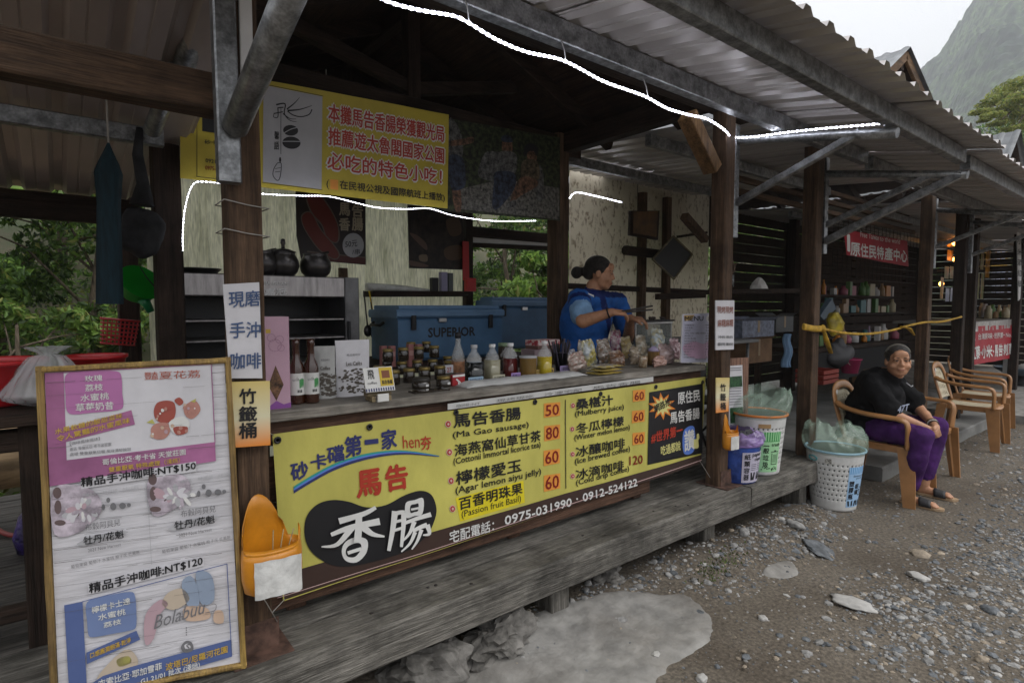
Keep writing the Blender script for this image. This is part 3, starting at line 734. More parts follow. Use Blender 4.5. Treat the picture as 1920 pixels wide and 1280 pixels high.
# the two brushed characters
WH = 5
def br(pts, a, b): stroke(mb, pl, [c(*q) for q in pts], a*.2968, b*.2968, .006+.0002*len(mb.f)**.5, WH, 5)
br([(880,838),(800,880),(650,925)], 22, 40); br([(600,1010),(720,965),(905,925)], 24, 44); br([(775,880),(772,980),(765,1060)], 40, 46)
br([(730,965),(640,1070),(540,1085)], 44, 8); br([(800,960),(860,1005),(935,1020)], 50, 10)
def ring(o, i): 
    n = 28; A = smooth_px(o, 4); B = smooth_px(i, 4); k = len(A)
    mb.add([pl.at(*c(*q), .005) for q in A+B], [(j, (j+1) % k, k+(j+1) % k, k+j) for j in range(k)], WH)
ring([(700,1060),(770,1030),(835,1050),(830,1130),(770,1190),(700,1180),(675,1120)], [(715,1090),(765,1068),(795,1075),(795,1110),(760,1155),(715,1155),(700,1125)])
br([(705,1125),(745,1112),(790,1098)], 22, 22)
br([(1000,860),(985,980),(962,1110)], 40, 22); br([(985,880),(1030,868),(1060,868)], 26, 26); br([(1055,868),(1052,960),(1040,1085)], 36, 18); br([(990,930),(1050,915)], 18, 18); br([(985,985),(1045,965)], 18, 18)
ring([(1075,815),(1130,795),(1185,785),(1180,880),(1130,895),(1078,905)], [(1105,830),(1135,820),(1155,818),(1152,862),(1130,870),(1105,875)]); br([(1100,850),(1158,838)], 14, 14)
br([(1060,935),(1140,905),(1225,880)], 20, 30); br([(1120,925),(1090,1000),(1035,1060)], 30, 8); br([(1110,985),(1160,960),(1200,945)], 22, 30); br([(1200,945),(1215,1000),(1175,1010)], 34, 8)
br([(1125,990),(1095,1060),(1040,1115)], 26, 8); br([(1165,975),(1140,1045),(1105,1100)], 26, 8)
lettering(mb, M, ban)
mb = MB(); c = c4
areac(mb, pl, c, [(118,828),(572,712),(580,858),(150,985)], .0015, 8)
for x, y in ((70,336),(78,523),(88,712),(97,898),(903,213),(900,370),(903,537),(903,683)):
    q = c(x, y); k = 1 if x < 500 else .72
    disc(mb, pl, q, 5.6*k, 6.6*k, .003, 9); disc(mb, pl, q, 4.4*k, 5.4*k, .004, 1); disc(mb, pl, q, 1.9*k, 2.6*k, .005, 9)
for s, bl, br_, tl, b in (('馬告香腸', (107,362),(553,303),(104,272), .03), ('(Ma Gao sausage)', (102,440),(608,366),(100,388), .012), ('海燕窩仙草甘茶', (113,553),(690,447),(110,472), .02), ('(Cottonii Immortal licorice tea)', (105,617),(688,500),(104,562), .012),
    ('檸檬愛玉', (122,742),(556,648),(120,652), .02), ('(Agar lemon aiyu jelly)', (118,812),(690,680),(117,754), .012), ('百香明珠果', (143,908),(563,797),(140,826), .02), ('(Passion fruit Basil)', (158,970),(553,860),(157,912), .008),
    ('桑椹汁', (925,242),(1168,206),(922,172), .03), ('(Mulberry juice)', (918,297),(1240,246),(917,250), .012), ('冬瓜檸檬', (925,402),(1240,346),(923,334), .02), ('(Winter melon lemon)', (915,457),(1280,382),(914,410), .012),
    ('冰釀咖啡', (925,560),(1248,493),(923,488), .02), ('(Ice brewed coffee)', (918,616),(1282,526),(917,566), .012), ('冰滴咖啡', (925,706),(1240,636),(923,640), .02), ('(Cold drip coffee)', (925,756),(1275,657),(924,708), .012)):
    txt(mb, pl, c, s, bl, br_, tl, .0035, b, 0)
for s, (x0, y0, x1, y1), sk, box in (('50', (712,195,820,292), 12, 1), ('80', (715,345,820,448), 14, 1), ('60', (710,508,818,612), 16, 1), ('60', (710,672,820,782), 18, 1), ('60', (1300,108,1380,186), 8, 1), ('60', (1295,245,1378,328), 10, 1), ('60', (1300,392,1380,475), 10, 1), ('120', (1268,535,1375,618), 14, 0)):
    if box: areac(mb, pl, c, [(x0, y0+sk*.4), (x1, y0-sk*.4), (x1, y1-sk), (x0, y1+sk*.3)], .0025, 6)
    txt(mb, pl, c, s, (x0+10, y1-8), (x1-10, y1-8-sk*.9), (x0+10, y0+16), .004, .01, 7)
areac(mb, pl, c, [(851,175),(856,174),(860,765),(855,766)], .003, 0)
areac(mb, pl, c, [(1407,124),(1768,66),(1768,530),(1398,608)], .003, 0)
txt(mb, pl, c, '原住民', (1600,205),(1748,182),(1596,125), .005, .02, 5); txt(mb, pl, c, '馬告香腸', (1547,335),(1745,298),(1545,258), .005, .02, 5)
st = [(1490+ (95 if i % 2 == 0 else 52)*math.cos(i*PI/10+.2), 217-i*0+ (92 if i % 2 == 0 else 50)*math.sin(i*PI/10+.2)) for i in range(20)]
areac(mb, pl, c, st, .0045, 12); areac(mb, pl, c, [(1490+(x-1490)*.72, 217+(y-217)*.72) for x, y in st], .0052, 10)
txt(mb, pl, c, '網路推!', (1442,262),(1556,200),(1432,212), .006, .02, 0)
txt(mb, pl, c, '#世界第一', (1420,465),(1630,408),(1420,392), .005, .03, 1); txt(mb, pl, c, '吃過都說', (1485,545),(1618,508),(1483,482), .005, .015, 10)
areac(mb, pl, c, [(1640,385),(1710,355),(1712,510),(1642,530)], .0045, 11, 6); txt(mb, pl, c, '讚', (1645,520),(1712,500),(1643,385), .006, .02, 5)
areac(mb, pl, c, [(1700,440),(1725,435),(1728,405),(1740,400),(1745,430),(1738,445),(1740,490),(1720,500),(1700,490)], .006, 10, 4)
txt(mb, pl, c, '宅配電話：', (76,1128),(372,1045),(75,1048), .004, .012, 5); txt(mb, pl, c, '0975-031990', (445,1006),(893,880),(444,948), .004, .025, 5)
disc(mb, pl, c(930,834), 1.6, 1.8, .004, 5); txt(mb, pl, c, '0912-524122', (968,852),(1328,745),(966,800), .004, .025, 5)
stroke(mb, pl, [(520,1120),(700,1064),(900,1000),(1316,862)], 1.2, 1.2, .003, 9, 4)
lettering(mb, M, ban)
for x, y in ((c3(270,420)), (c3(850,337)), (c3(1395,246)), c4(650,190), c4(1085,135), c4(1450,88), c4(1766,58)):
    mb = MB(); q = pl.at(x, y, .002); mb.lathe([(.012, 0), (.013, .004), (.006, .005), (.006, 0)], (0, 0, 0), 12); mb.v = [q+V((p.x, -p.z, p.y)) for p in mb.v]; mb.build('eyelet', EYE, ban)
for a, b in (((513, 816), (500, 808)), ((1322, 708), (1345, 700)), ((1312, 864), (1338, 905)), ((533, 1122), (508, 1150))):
    mb = MB(); mb.tube([pl.at(*a, .005), onY(*b, 1.95)], .0018, 5); mb.build('tie_string', WIRE, ban)
mb = MB()

# hanging yellow banner inside the stall
def d5(x, y): return (330+x*.2109, 150+y*.2109)
pl = PY(3.2, .003); p0 = pl.at(590, 260)
t = thing('hanging_banner', 'yellow banner with red characters and a white bean logo hanging under the roof', 'banner', tuple(p0))
YELD = mat('yellow_vinyl_dull', (.50, .40, .05), .5, .08, 3, bump=.12, bscale=9, spec=.3)
mb = sheetpx(pl, (338, 120), (842, 215), (840, 391), (338, 334), 40, 6); mb.build('cloth', YELD, t)
M = [BLK, RED, PWHT, ORG, LGREY, DRED]
mb = MB(); c = d5
areac(mb, pl, c, [(778,45),(1298,152),(1290,974),(772,906)], .0025, 4)
for a, b in (((770,35),(1305,148)), ((765,912),(1297,980)), ((185,255),(185,860)), ((185,860),(400,885)), ((185,250),(400,285))): stroke(mb, pl, [c(*a), c(*b)], 1.0, 1.0, .003, 0, 0)
for P, w0, w1 in (([(890,222),(968,215),(962,300),(1010,360),(1070,375)], 3, .8), ([(905,250),(955,245)], 2, 2), ([(868,300),(950,285)], 2, 2), ([(905,245),(905,330),(868,330),(872,300)], 2, 1), ([(985,262),(1050,210),(1095,160)], 3, .6), ([(990,275),(1100,265),(1205,232)], 3.5, .8), ([(1205,265),(1180,310),(1110,330),(1040,315),(990,280)], 2, 2), ([(950,300),(1010,345),(1065,350)], 2, .8), ([(932,240),(932,660)], 1, 1), ([(900,740),(870,790),(862,850),(900,895),(925,860),(935,745),(900,740)], 1.4, 1.4), ([(880,790),(930,780)], 1, 1), ([(878,820),(925,815)], 1, 1)):
    stroke(mb, pl, [c(*q) for q in P], w0, w1, .004, 0, 4)
disc(mb, pl, c(1018,450), 14, 10, .004, 0, 20, .1); disc(mb, pl, c(1025,560), 17, 11.5, .004, 0, 20, .1); disc(mb, pl, c(925,710), 2, 5, .004, 0)
stroke(mb, pl, [c(955,475),c(1020,440),c(1080,425)], 1.5, 1.5, .005, 4); stroke(mb, pl, [c(945,548),c(1030,548),c(1100,550)], 1.5, 1.5, .005, 4)
put(mb, pl, '馨', c(875,525), c(918,532), c(875,455), .004, .01, 0); put(mb, pl, '語', c(872,620), c(916,620), c(872,548), .004, .01, 0)
for s, bl, br_, tl in (('本攤馬告香腸榮獲觀光局', (614,230),(833,268),(614,194)), ('推薦遊太魯閣國家公園', (614,273),(833,308),(614,238)), ('必吃的特色小吃！', (612,318),(829,347),(612,284))):
    put(mb, pl, s, bl, br_, tl, .0028, .075, 2); put(mb, pl, s, (bl[0]+1, bl[1]-1), (br_[0]-1, br_[1]-1), (tl[0]+1, tl[1]+1), .0045, .018, 1)
put(mb, pl, '在民視公視及國際航班上播放)', (636,357),(834,380),(636,338), .004, .015, 0); put(mb, pl, '(', (611,356),(616,356),(611,337), .004, 0, 0)
area(mb, pl, [(618,337),(633,338),(633,357),(618,355)], .004, 3)
area(mb, pl, [c(232,275),c(380,300),c(380,478),c(232,455)], .003, 0)
put(mb, pl, '馬告', c(262,345), c(375,360), c(262,300), .004, .02, 1); put(mb, pl, '砂卡礑', c(252,570), c(420,585), c(252,532), .004, .01, 0); put(mb, pl, '0921-0912', c(262,735), c(470,760), c(262,700), .004, .01, 0); put(mb, pl, '0975-031990', c(258,800), c(470,825), c(258,762), .004, .01, 5)
lettering(mb, M, t)
# dim printed photo panel with seated guests
pl = PY(3.29); p0 = pl.at(950, 320)
t = thing('photo_panel', 'dark printed photo of seated guests under trees hung between the stall posts', 'poster', tuple(p0))
mb = MB(); a, b = pl.at(842, 225), pl.at(1050, 410); mb.extrude([pl.at(800,215), pl.at(1050,258), pl.at(1050,414), pl.at(800,392)], (0, .008, 0))
FOL = mat('printed_foliage', (.06, .075, .03), .5, .5, 30, bump=0, col2=(.006, .008, .004), fac=(.42, .68)); mb.build('panel', FOL, t)
mb = MB(); M = [mat('dim_white_print', (.115, .115, .11), .5, .42, 28, bump=0, fine=.4), mat('skin_print', (.16, .085, .05), .5, .42, 28, bump=0, fine=.4), mat('denim_print', (.035, .045, .075), .5, .42, 28, bump=0, fine=.4), BLK, mat('khaki_print', (.11, .085, .05), .5, .42, 28, bump=0, fine=.4), mat('ground_print', (.14, .135, .12), .6, .4, 40, bump=0)]
def e2(x, y): return (640+x*.336, y*.336)
def ar(P, m, o=.003): areac(mb, pl, e2, P, o, m, 4)
areac(mb, pl, e2, [(640,1060),(900,1000),(1215,1050),(1215,1225),(640,1165)], .002, 5)
ar([(600,670),(640,690),(672,770),(672,880),(600,880)], 0); ar([(600,790),(680,775),(730,765),(735,795),(680,810),(600,815)], 1, .004); ar([(600,875),(672,880),(690,960),(685,1045),(610,1050)], 2, .004); ar([(615,1045),(660,1045),(668,1170),(635,1175)], 1)
ar([(800,855),(850,845),(880,860),(870,1000),(790,1000),(760,960)], 0, .0025); ar([(1060,930),(1120,940),(1125,1100),(1090,1110)], 0, .0025)
ar([(900,770),(945,775),(950,850),(900,850)], 1); ar([(895,762),(925,755),(950,775),(950,795),(895,790)], 2, .004)
ar([(880,850),(960,850),(980,900),(960,980),(880,965),(865,920)], 0, .0035); ar([(860,960),(960,965),(965,1050),(880,1160),(840,1150),(850,1020)], 2, .004)
ar([(1040,830),(1085,830),(1085,900),(1040,900)], 1); ar([(1020,820),(1060,800),(1095,830),(1090,870),(1070,845),(1040,850),(1020,880)], 3, .004)
ar([(1010,900),(1090,900),(1100,1000),(1010,1000)], 4, .0035); ar([(1000,990),(1080,1000),(1090,1040),(990,1100),(940,1150),(950,1090)], 1, .004); ar([(920,1140),(965,1115),(970,1150),(925,1160)], 0, .005)
lettering(mb, M, t, 'print')
# posters on the back wall
pl = PY(4.27)
def d6(x, y): return (540+x*.1875, 340+y*.1875)
c = d6
p0 = pl.at(620, 430); t = thing('sausage_poster', 'dark poster of two sausages with a round price badge on the cream wall', 'poster', tuple(p0))
mb = MB(); mb.extrude([pl.at(*c(*q)) for q in ((75,60),(775,150),(778,835),(440,805),(130,775),(85,540))], (0, .004, 0)); mb.build('sheet', flat('black_poster', (.02, .012, .012)), t)
M = [flat('sausage_print', (.14, .02, .012)), flat('cream_print', (.42, .36, .26)), LGREY, BLK, flat('maroon_print', (.08, .012, .01)), flat('rim_print', (.13, .10, .08))]
mb = MB()
areac(mb, pl, c, [(180,150),(300,120),(420,260),(500,430),(515,570),(470,620),(380,560),(330,440),(230,330)], .003, 5, 5); areac(mb, pl, c, [(190,150),(300,130),(410,270),(490,430),(500,570),(468,608),(390,560),(340,430),(240,310)], .0035, 0, 5)
areac(mb, pl, c, [(130,340),(190,300),(250,330),(330,480),(450,620),(515,720),(490,780),(420,770),(300,680),(190,530),(140,430)], .004, 5, 5); areac(mb, pl, c, [(140,350),(192,310),(245,340),(322,485),(440,625),(503,722),(484,770),(424,758),(305,670),(198,525),(148,425)], .0045, 0, 5)
areac(mb, pl, c, [(190,700),(340,715),(770,755),(775,830),(430,800)], .0028, 4); stroke(mb, pl, [c(190,700),c(360,720),c(770,762)], 2.5, 1.5, .003, 5)
for s, x, y in (('馬', 510, 215), ('告', 640, 230), ('香', 510, 365), ('腸', 640, 365)): put(mb, pl, s, c(x,y+125), c(x+105,y+130), c(x,y), .004, .03, 1)
disc(mb, pl, c(650,640), 20, 23, .004, 2, 24); put(mb, pl, '50元', c(570,665), c(690,650), c(570,600), .005, .01, 3); put(mb, pl, '/串', c(640,735), c(715,730), c(640,680), .005, .01, 3)
lettering(mb, M, t, 'print')
p0 = pl.at(815, 440); t = thing('night_poster', 'dark poster of grilled sausage slices beside the red strip on the wall', 'poster', tuple(p0))
mb = MB(); mb.extrude([pl.at(*c(*q)) for q in ((1195,230),(1740,300),(1775,885),(1212,868))], (0, .004, 0)); mb.build('sheet', mat('mottled_black_poster', (.045, .032, .025), .5, .5, 14, bump=0, col2=(.008, .007, .007)), t)
mb = MB(); M = [flat('brown_food_print', (.10, .06, .035)), flat('tan_food_print', (.20, .15, .10)), flat('pinkish_print', (.13, .08, .06))]
areac(mb, pl, c, [(1215,520),(1290,540),(1380,620),(1385,690),(1300,620)], .003, 2, 4); areac(mb, pl, c, [(1310,740),(1385,735),(1390,800),(1320,795)], .003, 1, 4); areac(mb, pl, c, [(1560,680),(1640,640),(1730,650),(1750,760),(1640,790),(1570,760)], .003, 0, 5); areac(mb, pl, c, [(1580,390),(1700,370),(1730,520),(1620,540)], .003, 0, 5); areac(mb, pl, c, [(1220,790),(1400,840),(1350,858),(1225,840)], .003, 2, 4)
lettering(mb, M, t, 'print')
p0 = onY(877, 520, 4.22); t = thing('red_switch_box', 'red box on a red strip fixed to the back wall post', 'box', tuple(p0))
mb = MB(); pl = PY(4.225); REDP = mat('red_plastic', (.45, .012, .012), .4, .1, 5, bump=0)
mb.extrude([pl.at(868,452), pl.at(879,453), pl.at(880,525), pl.at(869,525)], (0, .012, 0)); mb.build('strip', REDP, t)
mb = MB(); a, b = pl.at(870, 546), pl.at(888, 522); mb.cbox((a.x, 4.18, a.z), (b.x, 4.226, b.z), .006); mb.build('box', REDP, t)

# signs on the posts
def plate(name, label, cat, pl, pix, m, th=.006, group=None):
    a = pl.at(*pix[0]); t = thing(name, label, cat, (a.x, a.y, min(pl.at(*q).z for q in pix)), 0, group)
    mb = MB(); mb.extrude([pl.at(*q) for q in pix][::1], tuple(-pl.n*th)); mb.build('board', m, t); return t
pl = PY(1.884)
t = plate('coffee_sign', 'white board with three rows of blue characters on the left post', 'sign', pl, [(418,533),(486,529),(492,709),(431,709)], PAPER)
mb = MB()
for s, bl, br_, tl in (('現磨', (429,577),(487,573),(428,547)), ('手沖', (431,634),(488,632),(431,604)), ('咖啡', (432,692),(489,690),(432,662))): put(mb, pl, s, bl, br_, tl, .003, .012, 0)
lettering(mb, [flat('steel_blue_print', (.05, .09, .20))], t)
def grad_mat(name, z0, z1, c0, c1, c2):
    m = flat(name, c0); n, l = m.node_tree.nodes, m.node_tree.links; b = n['Principled BSDF']
    tc = n.new('ShaderNodeTexCoord'); sp = n.new('ShaderNodeSeparateXYZ'); l.new(tc.outputs['Generated'], sp.inputs[0])
    rp = n.new('ShaderNodeValToRGB'); e = rp.color_ramp.elements; e[0].position = .0; e[0].color = (*c0, 1); e[1].position = 1; e[1].color = (*c2, 1)
    k = e.new(.45); k.color = (*c1, 1); l.new(sp.outputs['Z'], rp.inputs[0]); l.new(rp.outputs[0], b.inputs['Base Color']); return m
GRAD = grad_mat('orange_fade_print', 0, 1, (.72, .22, .02), (.66, .62, .42), (.62, .48, .16))
pl = PY(1.874)
t = plate('skewer_sign', 'yellow to orange board reading bamboo skewer bucket on the left post', 'sign', pl, [(432,716),(506,714),(507,834),(437,839)], GRAD)
mb = MB()
for s, bl, br_, tl in (('竹', (449,757),(480,755),(448,729)), ('籤', (448,790),(481,788),(448,762)), ('桶', (448,822),(480,819),(448,793))): put(mb, pl, s, bl, br_, tl, .003, .025, 0)
lettering(mb, [BLK], t)
pl = PY(1.885)
t = plate('roast_sign', 'narrow white board with faint red characters on the right post', 'sign', pl, [(1342,563),(1377,563),(1376,655),(1342,656)], PAPER)
mb = MB()
for s, bl, br_, tl, m in (('現烤現烤', (1344,587),(1374,587),(1344,574), 0), ('麻糬麻糬', (1345,613),(1374,612),(1345,599), 0), ('冷的 熱的', (1346,634),(1373,634),(1346,629), 1), ('都好吃 都好吃', (1345,648),(1374,648),(1345,642), 1)): put(mb, pl, s, bl, br_, tl, .003, .01, m)
lettering(mb, [flat('faded_red_print', (.30, .12, .09)), GREY], t)
pl = PY(1.872)
t = plate('skewer_sign', 'small orange board reading bamboo skewer bucket on the right post', 'sign', pl, [(1343,708),(1368,708),(1366,771),(1343,774)], GRAD)
mb = MB()
for s, y in (('竹', 719), ('籤', 737), ('桶', 754)): put(mb, pl, s, (1350,y+14), (1360,y+14), (1350,y), .003, .02, 0)
lettering(mb, [BLK], t)
# notice board leaning behind the right post
pl = PY(2.05)
t = plate('notice_board', 'wooden notice board with a printed white sheet behind the right post', 'notice board', pl, [(1362,672),(1404,670),(1402,800),(1362,806)], wood('pale_pink_timber', (.30, .17, .12), 'z'), .02)
mb = MB(); mb.extrude([pl.at(*q, .004) for q in ((1362,686),(1391,684),(1393,798),(1364,801))], (0, .003, 0)); mb.build('sheet', PAPER, t)
mb = MB()
for y in (690, 694, 728, 733, 738, 743, 748, 753, 758): stroke(mb, pl, [(1366,y),(1388,y-1)], 1.2, 1.2, .008, 1, 0)
area(mb, pl, [(1366,706),(1389,704),(1390,724),(1367,726)], .008, 0); area(mb, pl, [(1367,764),(1391,762),(1392,790),(1368,793)], .008, 0)
lettering(mb, [mat('leafy_print', (.04, .13, .05), .5, .6, 60, bump=0, col2=(.006, .015, .008)), GREY], t, 'print')

# big white board with coffee posters at the left
SA = math.radians(-10)
su = V((math.cos(SA), math.sin(SA), 0)); so_ = onZ(457, 1247, ZD+.01)
pl = Plane(so_, su, (0, 0, 1))
def s1(x, y): return (60+x*.2656, 660+y*.2656)
def s2(x, y): return (60+x*.2656, 940+y*.2656)
t = thing('coffee_board', 'white slatted coffee menu board with yellow frame propped against the left post', 'menu board', tuple(pl.at(270, 1290)-V((0, 0, .02))))
TLc, TRc, BRc, BLc = (75,693), (427,675), (457,1245), (102,1312)
A, B, C, E = (V((*pl.hit(*q), 0)) for q in (TLc, TRc, BRc, BLc))
def bd(u, v, off=0): p = A.lerp(B, u).lerp(E.lerp(C, u), v); return pl.pt((p.x, p.y), off)
SLW = mat('white_painted_slat', (.60, .59, .62), .55, .08, 3, (1, 1, 9), .25, 14, fine=.08)
ns = 26
for k in range(ns):
    a = k/ns; b = (k+.975)/ns; o = .001*random.random()-.004
    mb = MB(); mb.extrude([bd(0.02, a, o), bd(.98, a, o), bd(.98, b, o), bd(.02, b, o)], tuple(-pl.n*.012)); mb.build('slat', SLW, t)
YW = wood('yellow_painted_frame', (.38, .25, .07), 'z', .6, bump=.4, col2=(.20, .13, .06))
for (a, b) in (((0, 0), (0, 1)), ((1, 0), (1, 1)), ((0, 0), (1, 0)), ((0, 1), (1, 1))):
    p, q = bd(*a), bd(*b); d = (q-p).normalized()*.008
    bar('frame_bar', p-d, q+d, .016, .02, YW, t, tuple(pl.n), 8, .0012)
M = [PLUM, LPLUM, PWHT, GOLD, flat('brick_print', (.40, .10, .06)), PAPER, BLK, GREY, LGREY, BLUE, LBLUE, flat('lychee_print', (.34, .08, .06)), flat('lychee_pale_print', (.45, .22, .18)), mat('petal_print', (.50, .44, .50), .5, .25, 25, bump=0), flat('leaf_dark_print', (.13, .09, .09)), flat('beige_print', (.50, .42, .33)), flat('slate_blue_print', (.26, .32, .42)), flat('peach_print', (.55, .40, .30)), flat('lime_print', (.45, .42, .12)), flat('rose_print', (.46, .32, .36))]
mb = MB(); c = s1
def ac(P, m, o=.002, sm=0): areac(mb, pl, c, P, o, m, sm)
def tx(s, bl, br_, tl, m, o=.004, b=.012, sh=0): txt(mb, pl, c, s, bl, br_, tl, o, b, m, sh)
ac([(90,150),(1265,84),(1295,770),(125,945)], 5, .0012)
ac([(90,150),(224,138),(246,762),(118,790)], 0); ac([(118,785),(246,760),(1292,632),(1298,766),(126,945)], 0, .0022)
for P in (((92,150),(1265,84)), ((1265,84),(1292,640))): stroke(mb, pl, [c(*q) for q in P], 1.6, 1.6, .003, 0, 0)
ac([(232,190),(270,142),(420,136),(590,132),(632,170),(638,290),(646,370),(610,408),(430,425),(290,438),(245,405),(238,300)], 1, .003, 3)
for s, bl, br_, tl in (('玫瑰', (375,208),(498,200),(374,165)), ('荔枝', (378,275),(503,266),(377,228)), ('水蜜桃', (345,348),(545,330),(344,298)), ('草莓奶昔', (312,418),(578,400),(310,362))): tx(s, bl, br_, tl, 2)
ac([(148,565),(702,407),(728,508),(158,652)], 0, .003)
tx('水果軟糖的酸甜滋味', (166,580),(640,462),(164,540), 3); tx('令人驚豔的水蜜風味', (178,632),(692,496),(176,590), 3)
tx('豔夏花荔', (795,196),(1188,178),(793,140), 4, .004, 0)
ac([(860,420),(880,360),(940,340),(1000,352),(1015,410),(1000,470),(945,500),(880,480)], 11, .003, 4); ac([(1075,380),(1150,340),(1190,400),(1160,450),(1120,470),(1080,440)], 12, .003, 4); ac([(1005,340),(1040,318),(1070,350),(1040,375)], 11, .003, 4)
ac([(840,540),(880,500),(960,500),(975,560),(930,610),(860,605)], 12, .0035, 4); ac([(970,490),(1060,450),(1110,490),(1100,540),(1050,580),(990,560)], 2, .004, 4); ac([(1000,528),(1095,524),(1085,570),(1020,580)], 11, .0045, 4)
for k in range(30):
    cx, cy = random.choice(((890,560),(1120,400),(930,430),(1040,540))); cx += random.gauss(0, 28); cy += random.gauss(0, 26); r = random.uniform(5, 15)
    ac([(cx+r*math.cos(t*PI/4)*random.uniform(.7, 1.2), cy+r*math.sin(t*PI/4)) for t in range(8)], random.choice((11, 12, 12, 2, 19, 17)), .0046+k*.00002)
ac([(808,495),(850,470),(870,505)], 18, .004); ac([(1120,345),(1160,325),(1150,355)], 18, .004)
for i, (y, n) in enumerate(((640, 480), (680, 560), (715, 700))): tx(('【咖啡風味描述】', '【產區】哥倫比亞 考卡省莊園', '【處理】雙重厭氧日曬發酵 風味濃郁'), (270, y+10), (n, y-30), (268, y-14), 7, .004, 0) if False else tx(('【咖啡風味描述】', '產區 哥倫比亞 考卡省莊園', '處理 雙重厭氧日曬 風味濃郁酸甜')[i], (270, y+16), (n, y-22), (268, y-8), 7, .004, 0)
tx('哥倫比亞‧考卡省 天堂莊園', (500,795),(1085,720),(498,752), 2); tx('雙重厭氧 特殊處理（淺焙）', (545,845),(1045,775),(543,808), 3)
ac([(345,900),(1158,768),(1160,838),(348,962)], 5, .003); tx('精品手沖咖啡:NT$150', (350,950),(1157,826),(346,882), 6, .005, .02)
for ox, oy in ((0, 0), (672, -95)):
    f = lambda P: [(x+ox, y+oy) for x, y in P]
    ac(f([(150,965),(350,940),(470,1010),(490,1120),(420,1200),(330,1270),(160,1280)] if not ox else [(150,985),(350,950),(440,1010),(430,1100),(330,1200),(180,1240)]), 13, .0028, 4)
    for q, r in (((180,990),(30,40)), ((185,1090),(25,50)), ((300,1140),(40,18)), ((200,1200),(40,20))): ac(f([(q[0]+r[0]*math.cos(a*PI/4), q[1]+r[1]*math.sin(a*PI/4)) for a in range(8)]), 14, .0034, 3)
    for k in range(26):
        a = random.uniform(0, 2*PI); r = random.random()**.6; cx, cy = 340+125*r*math.cos(a), 1110+72*r*math.sin(a); rot = a+random.uniform(-.5, .5); rx_, ry_ = random.uniform(22, 44), random.uniform(10, 20)
        ac(f([(cx+rx_*math.cos(t*PI/5)*math.cos(rot)-ry_*math.sin(t*PI/5)*math.sin(rot), cy+rx_*math.cos(t*PI/5)*math.sin(rot)+ry_*math.sin(t*PI/5)*math.cos(rot)) for t in range(10)]), random.choice((13, 13, 2, 5, 19, 8)), .0036+k*.00003)
    for k in range(3): tx(('日曬水洗', '特選級', '衣索比亞產區')[k], (360+k*140+ox, 1020-k*22+oy), (455+k*150+ox, 1006-k*24+oy), (360+k*140+ox, 996-k*22+oy), 8, .004, 0)
    for q, r in (((575,1085),(22,26)), ((640,1080),(24,22)), ((685,1075),(14,14)), ((540,1040),(14,18)), ((505,1090),(12,22))): ac(f([(q[0]+r[0]*math.cos(a*PI/4), q[1]+r[1]*math.sin(a*PI/4)) for a in range(8)]), 7, .004, 3)
    tx('布穀阿貝兒', (378+ox,1258+oy),(625+ox,1218+oy),(376+ox,1208+oy), 7, .005, 0)
c = s2
for ox, oy in ((0, 0), (640, -105)):
    ac([(x+ox, y+oy) for x, y in ((320,292),(460,232),(640,205),(670,218),(500,265),(380,305))], 8, .004, 4)
    tx('牡丹/花魁', (368+ox,300+oy),(650+ox,250+oy),(366+ox,240+oy), 6, .006, .01); tx('2021 New Harvest', (398+ox,352+oy),(630+ox,308+oy),(396+ox,328+oy), 7, .005, 0)
    tx('葡萄果醬 葡萄汁 水蜜桃 梔子花 芒果乾', (278+ox,468+oy),(762+ox,362+oy),(276+ox,442+oy), 7, .005, 0)
stroke(mb, pl, [c(822,30),c(845,440)], 1.0, 1.0, .004, 8, 0)
ac([(395,590),(1210,395),(1215,450),(402,650)], 5, .003); tx('精品手沖咖啡:NT$120', (407,645),(1205,443),(403,572), 6, .005, .02)
ac([(228,728),(358,702),(388,1300),(262,1320)], 9); stroke(mb, pl, [c(355,702),c(1378,435)], 1.4, 1.4, .003, 9, 0); stroke(mb, pl, [c(1376,435),c(1410,1085)], 1.6, 1.6, .003, 9, 0)
ac([(380,745),(410,690),(550,655),(690,632),(728,660),(738,780),(735,880),(690,905),(560,930),(430,952),(398,930),(390,840)], 10, .003, 3)
tx('檸檬卡士達', (425,785),(695,715),(422,738), 2); tx('水蜜桃', (470,835),(662,790),(468,790), 2); tx('荔枝', (508,885),(632,855),(506,848), 2)
ac([(385,1060),(738,905),(765,968),(388,1142)], 9, .003); tx('口感圓潤飽滿‧乾淨', (415,1100),(700,985),(412,1062), 3)
for P, m in (([(800,800),(900,690),(960,720),(900,800),(860,960),(800,1000)], 19), ([(960,640),(1060,610),(1110,690),(1000,760),(920,720)], 15), ([(1060,560),(1120,520),(1165,590),(1180,720),(1110,740),(1070,660)], 16), ([(1160,490),(1250,500),(1285,580),(1280,700),(1200,720),(1170,620)], 16), ([(1080,740),(1230,745),(1250,820),(1090,835)], 17), ([(1290,770),(1345,770),(1350,850),(1285,845)], 17), ([(460,1240),(600,1080),(690,1040),(750,1120),(700,1200),(560,1250)], 15), ([(600,1110),(680,1085),(700,1130),(620,1160)], 18)): ac(P, m, .0028, 5)
tx('Bolabuu', (862,895),(1225,778),(858,800), 7, .005, -.012, .3); stroke(mb, pl, [c(1225,778),c(1290,760),c(1298,720),c(1265,715)], 1.2, 1.0, .005, 7)
ac([(1055,1010),(1090,975),(1130,990),(1138,1040),(1090,1060),(1058,1045)], 7, .004, 4); ac([(1075,1010),(1100,995),(1120,1020),(1095,1040)], 5, .0045, 4); tx('S', (1090,1040),(1112,1035),(1090,1000), 7, .005, .02)
for k in range(4): disc(mb, pl, c(1090,885+k*16), 1, 1.6, .004, 7)
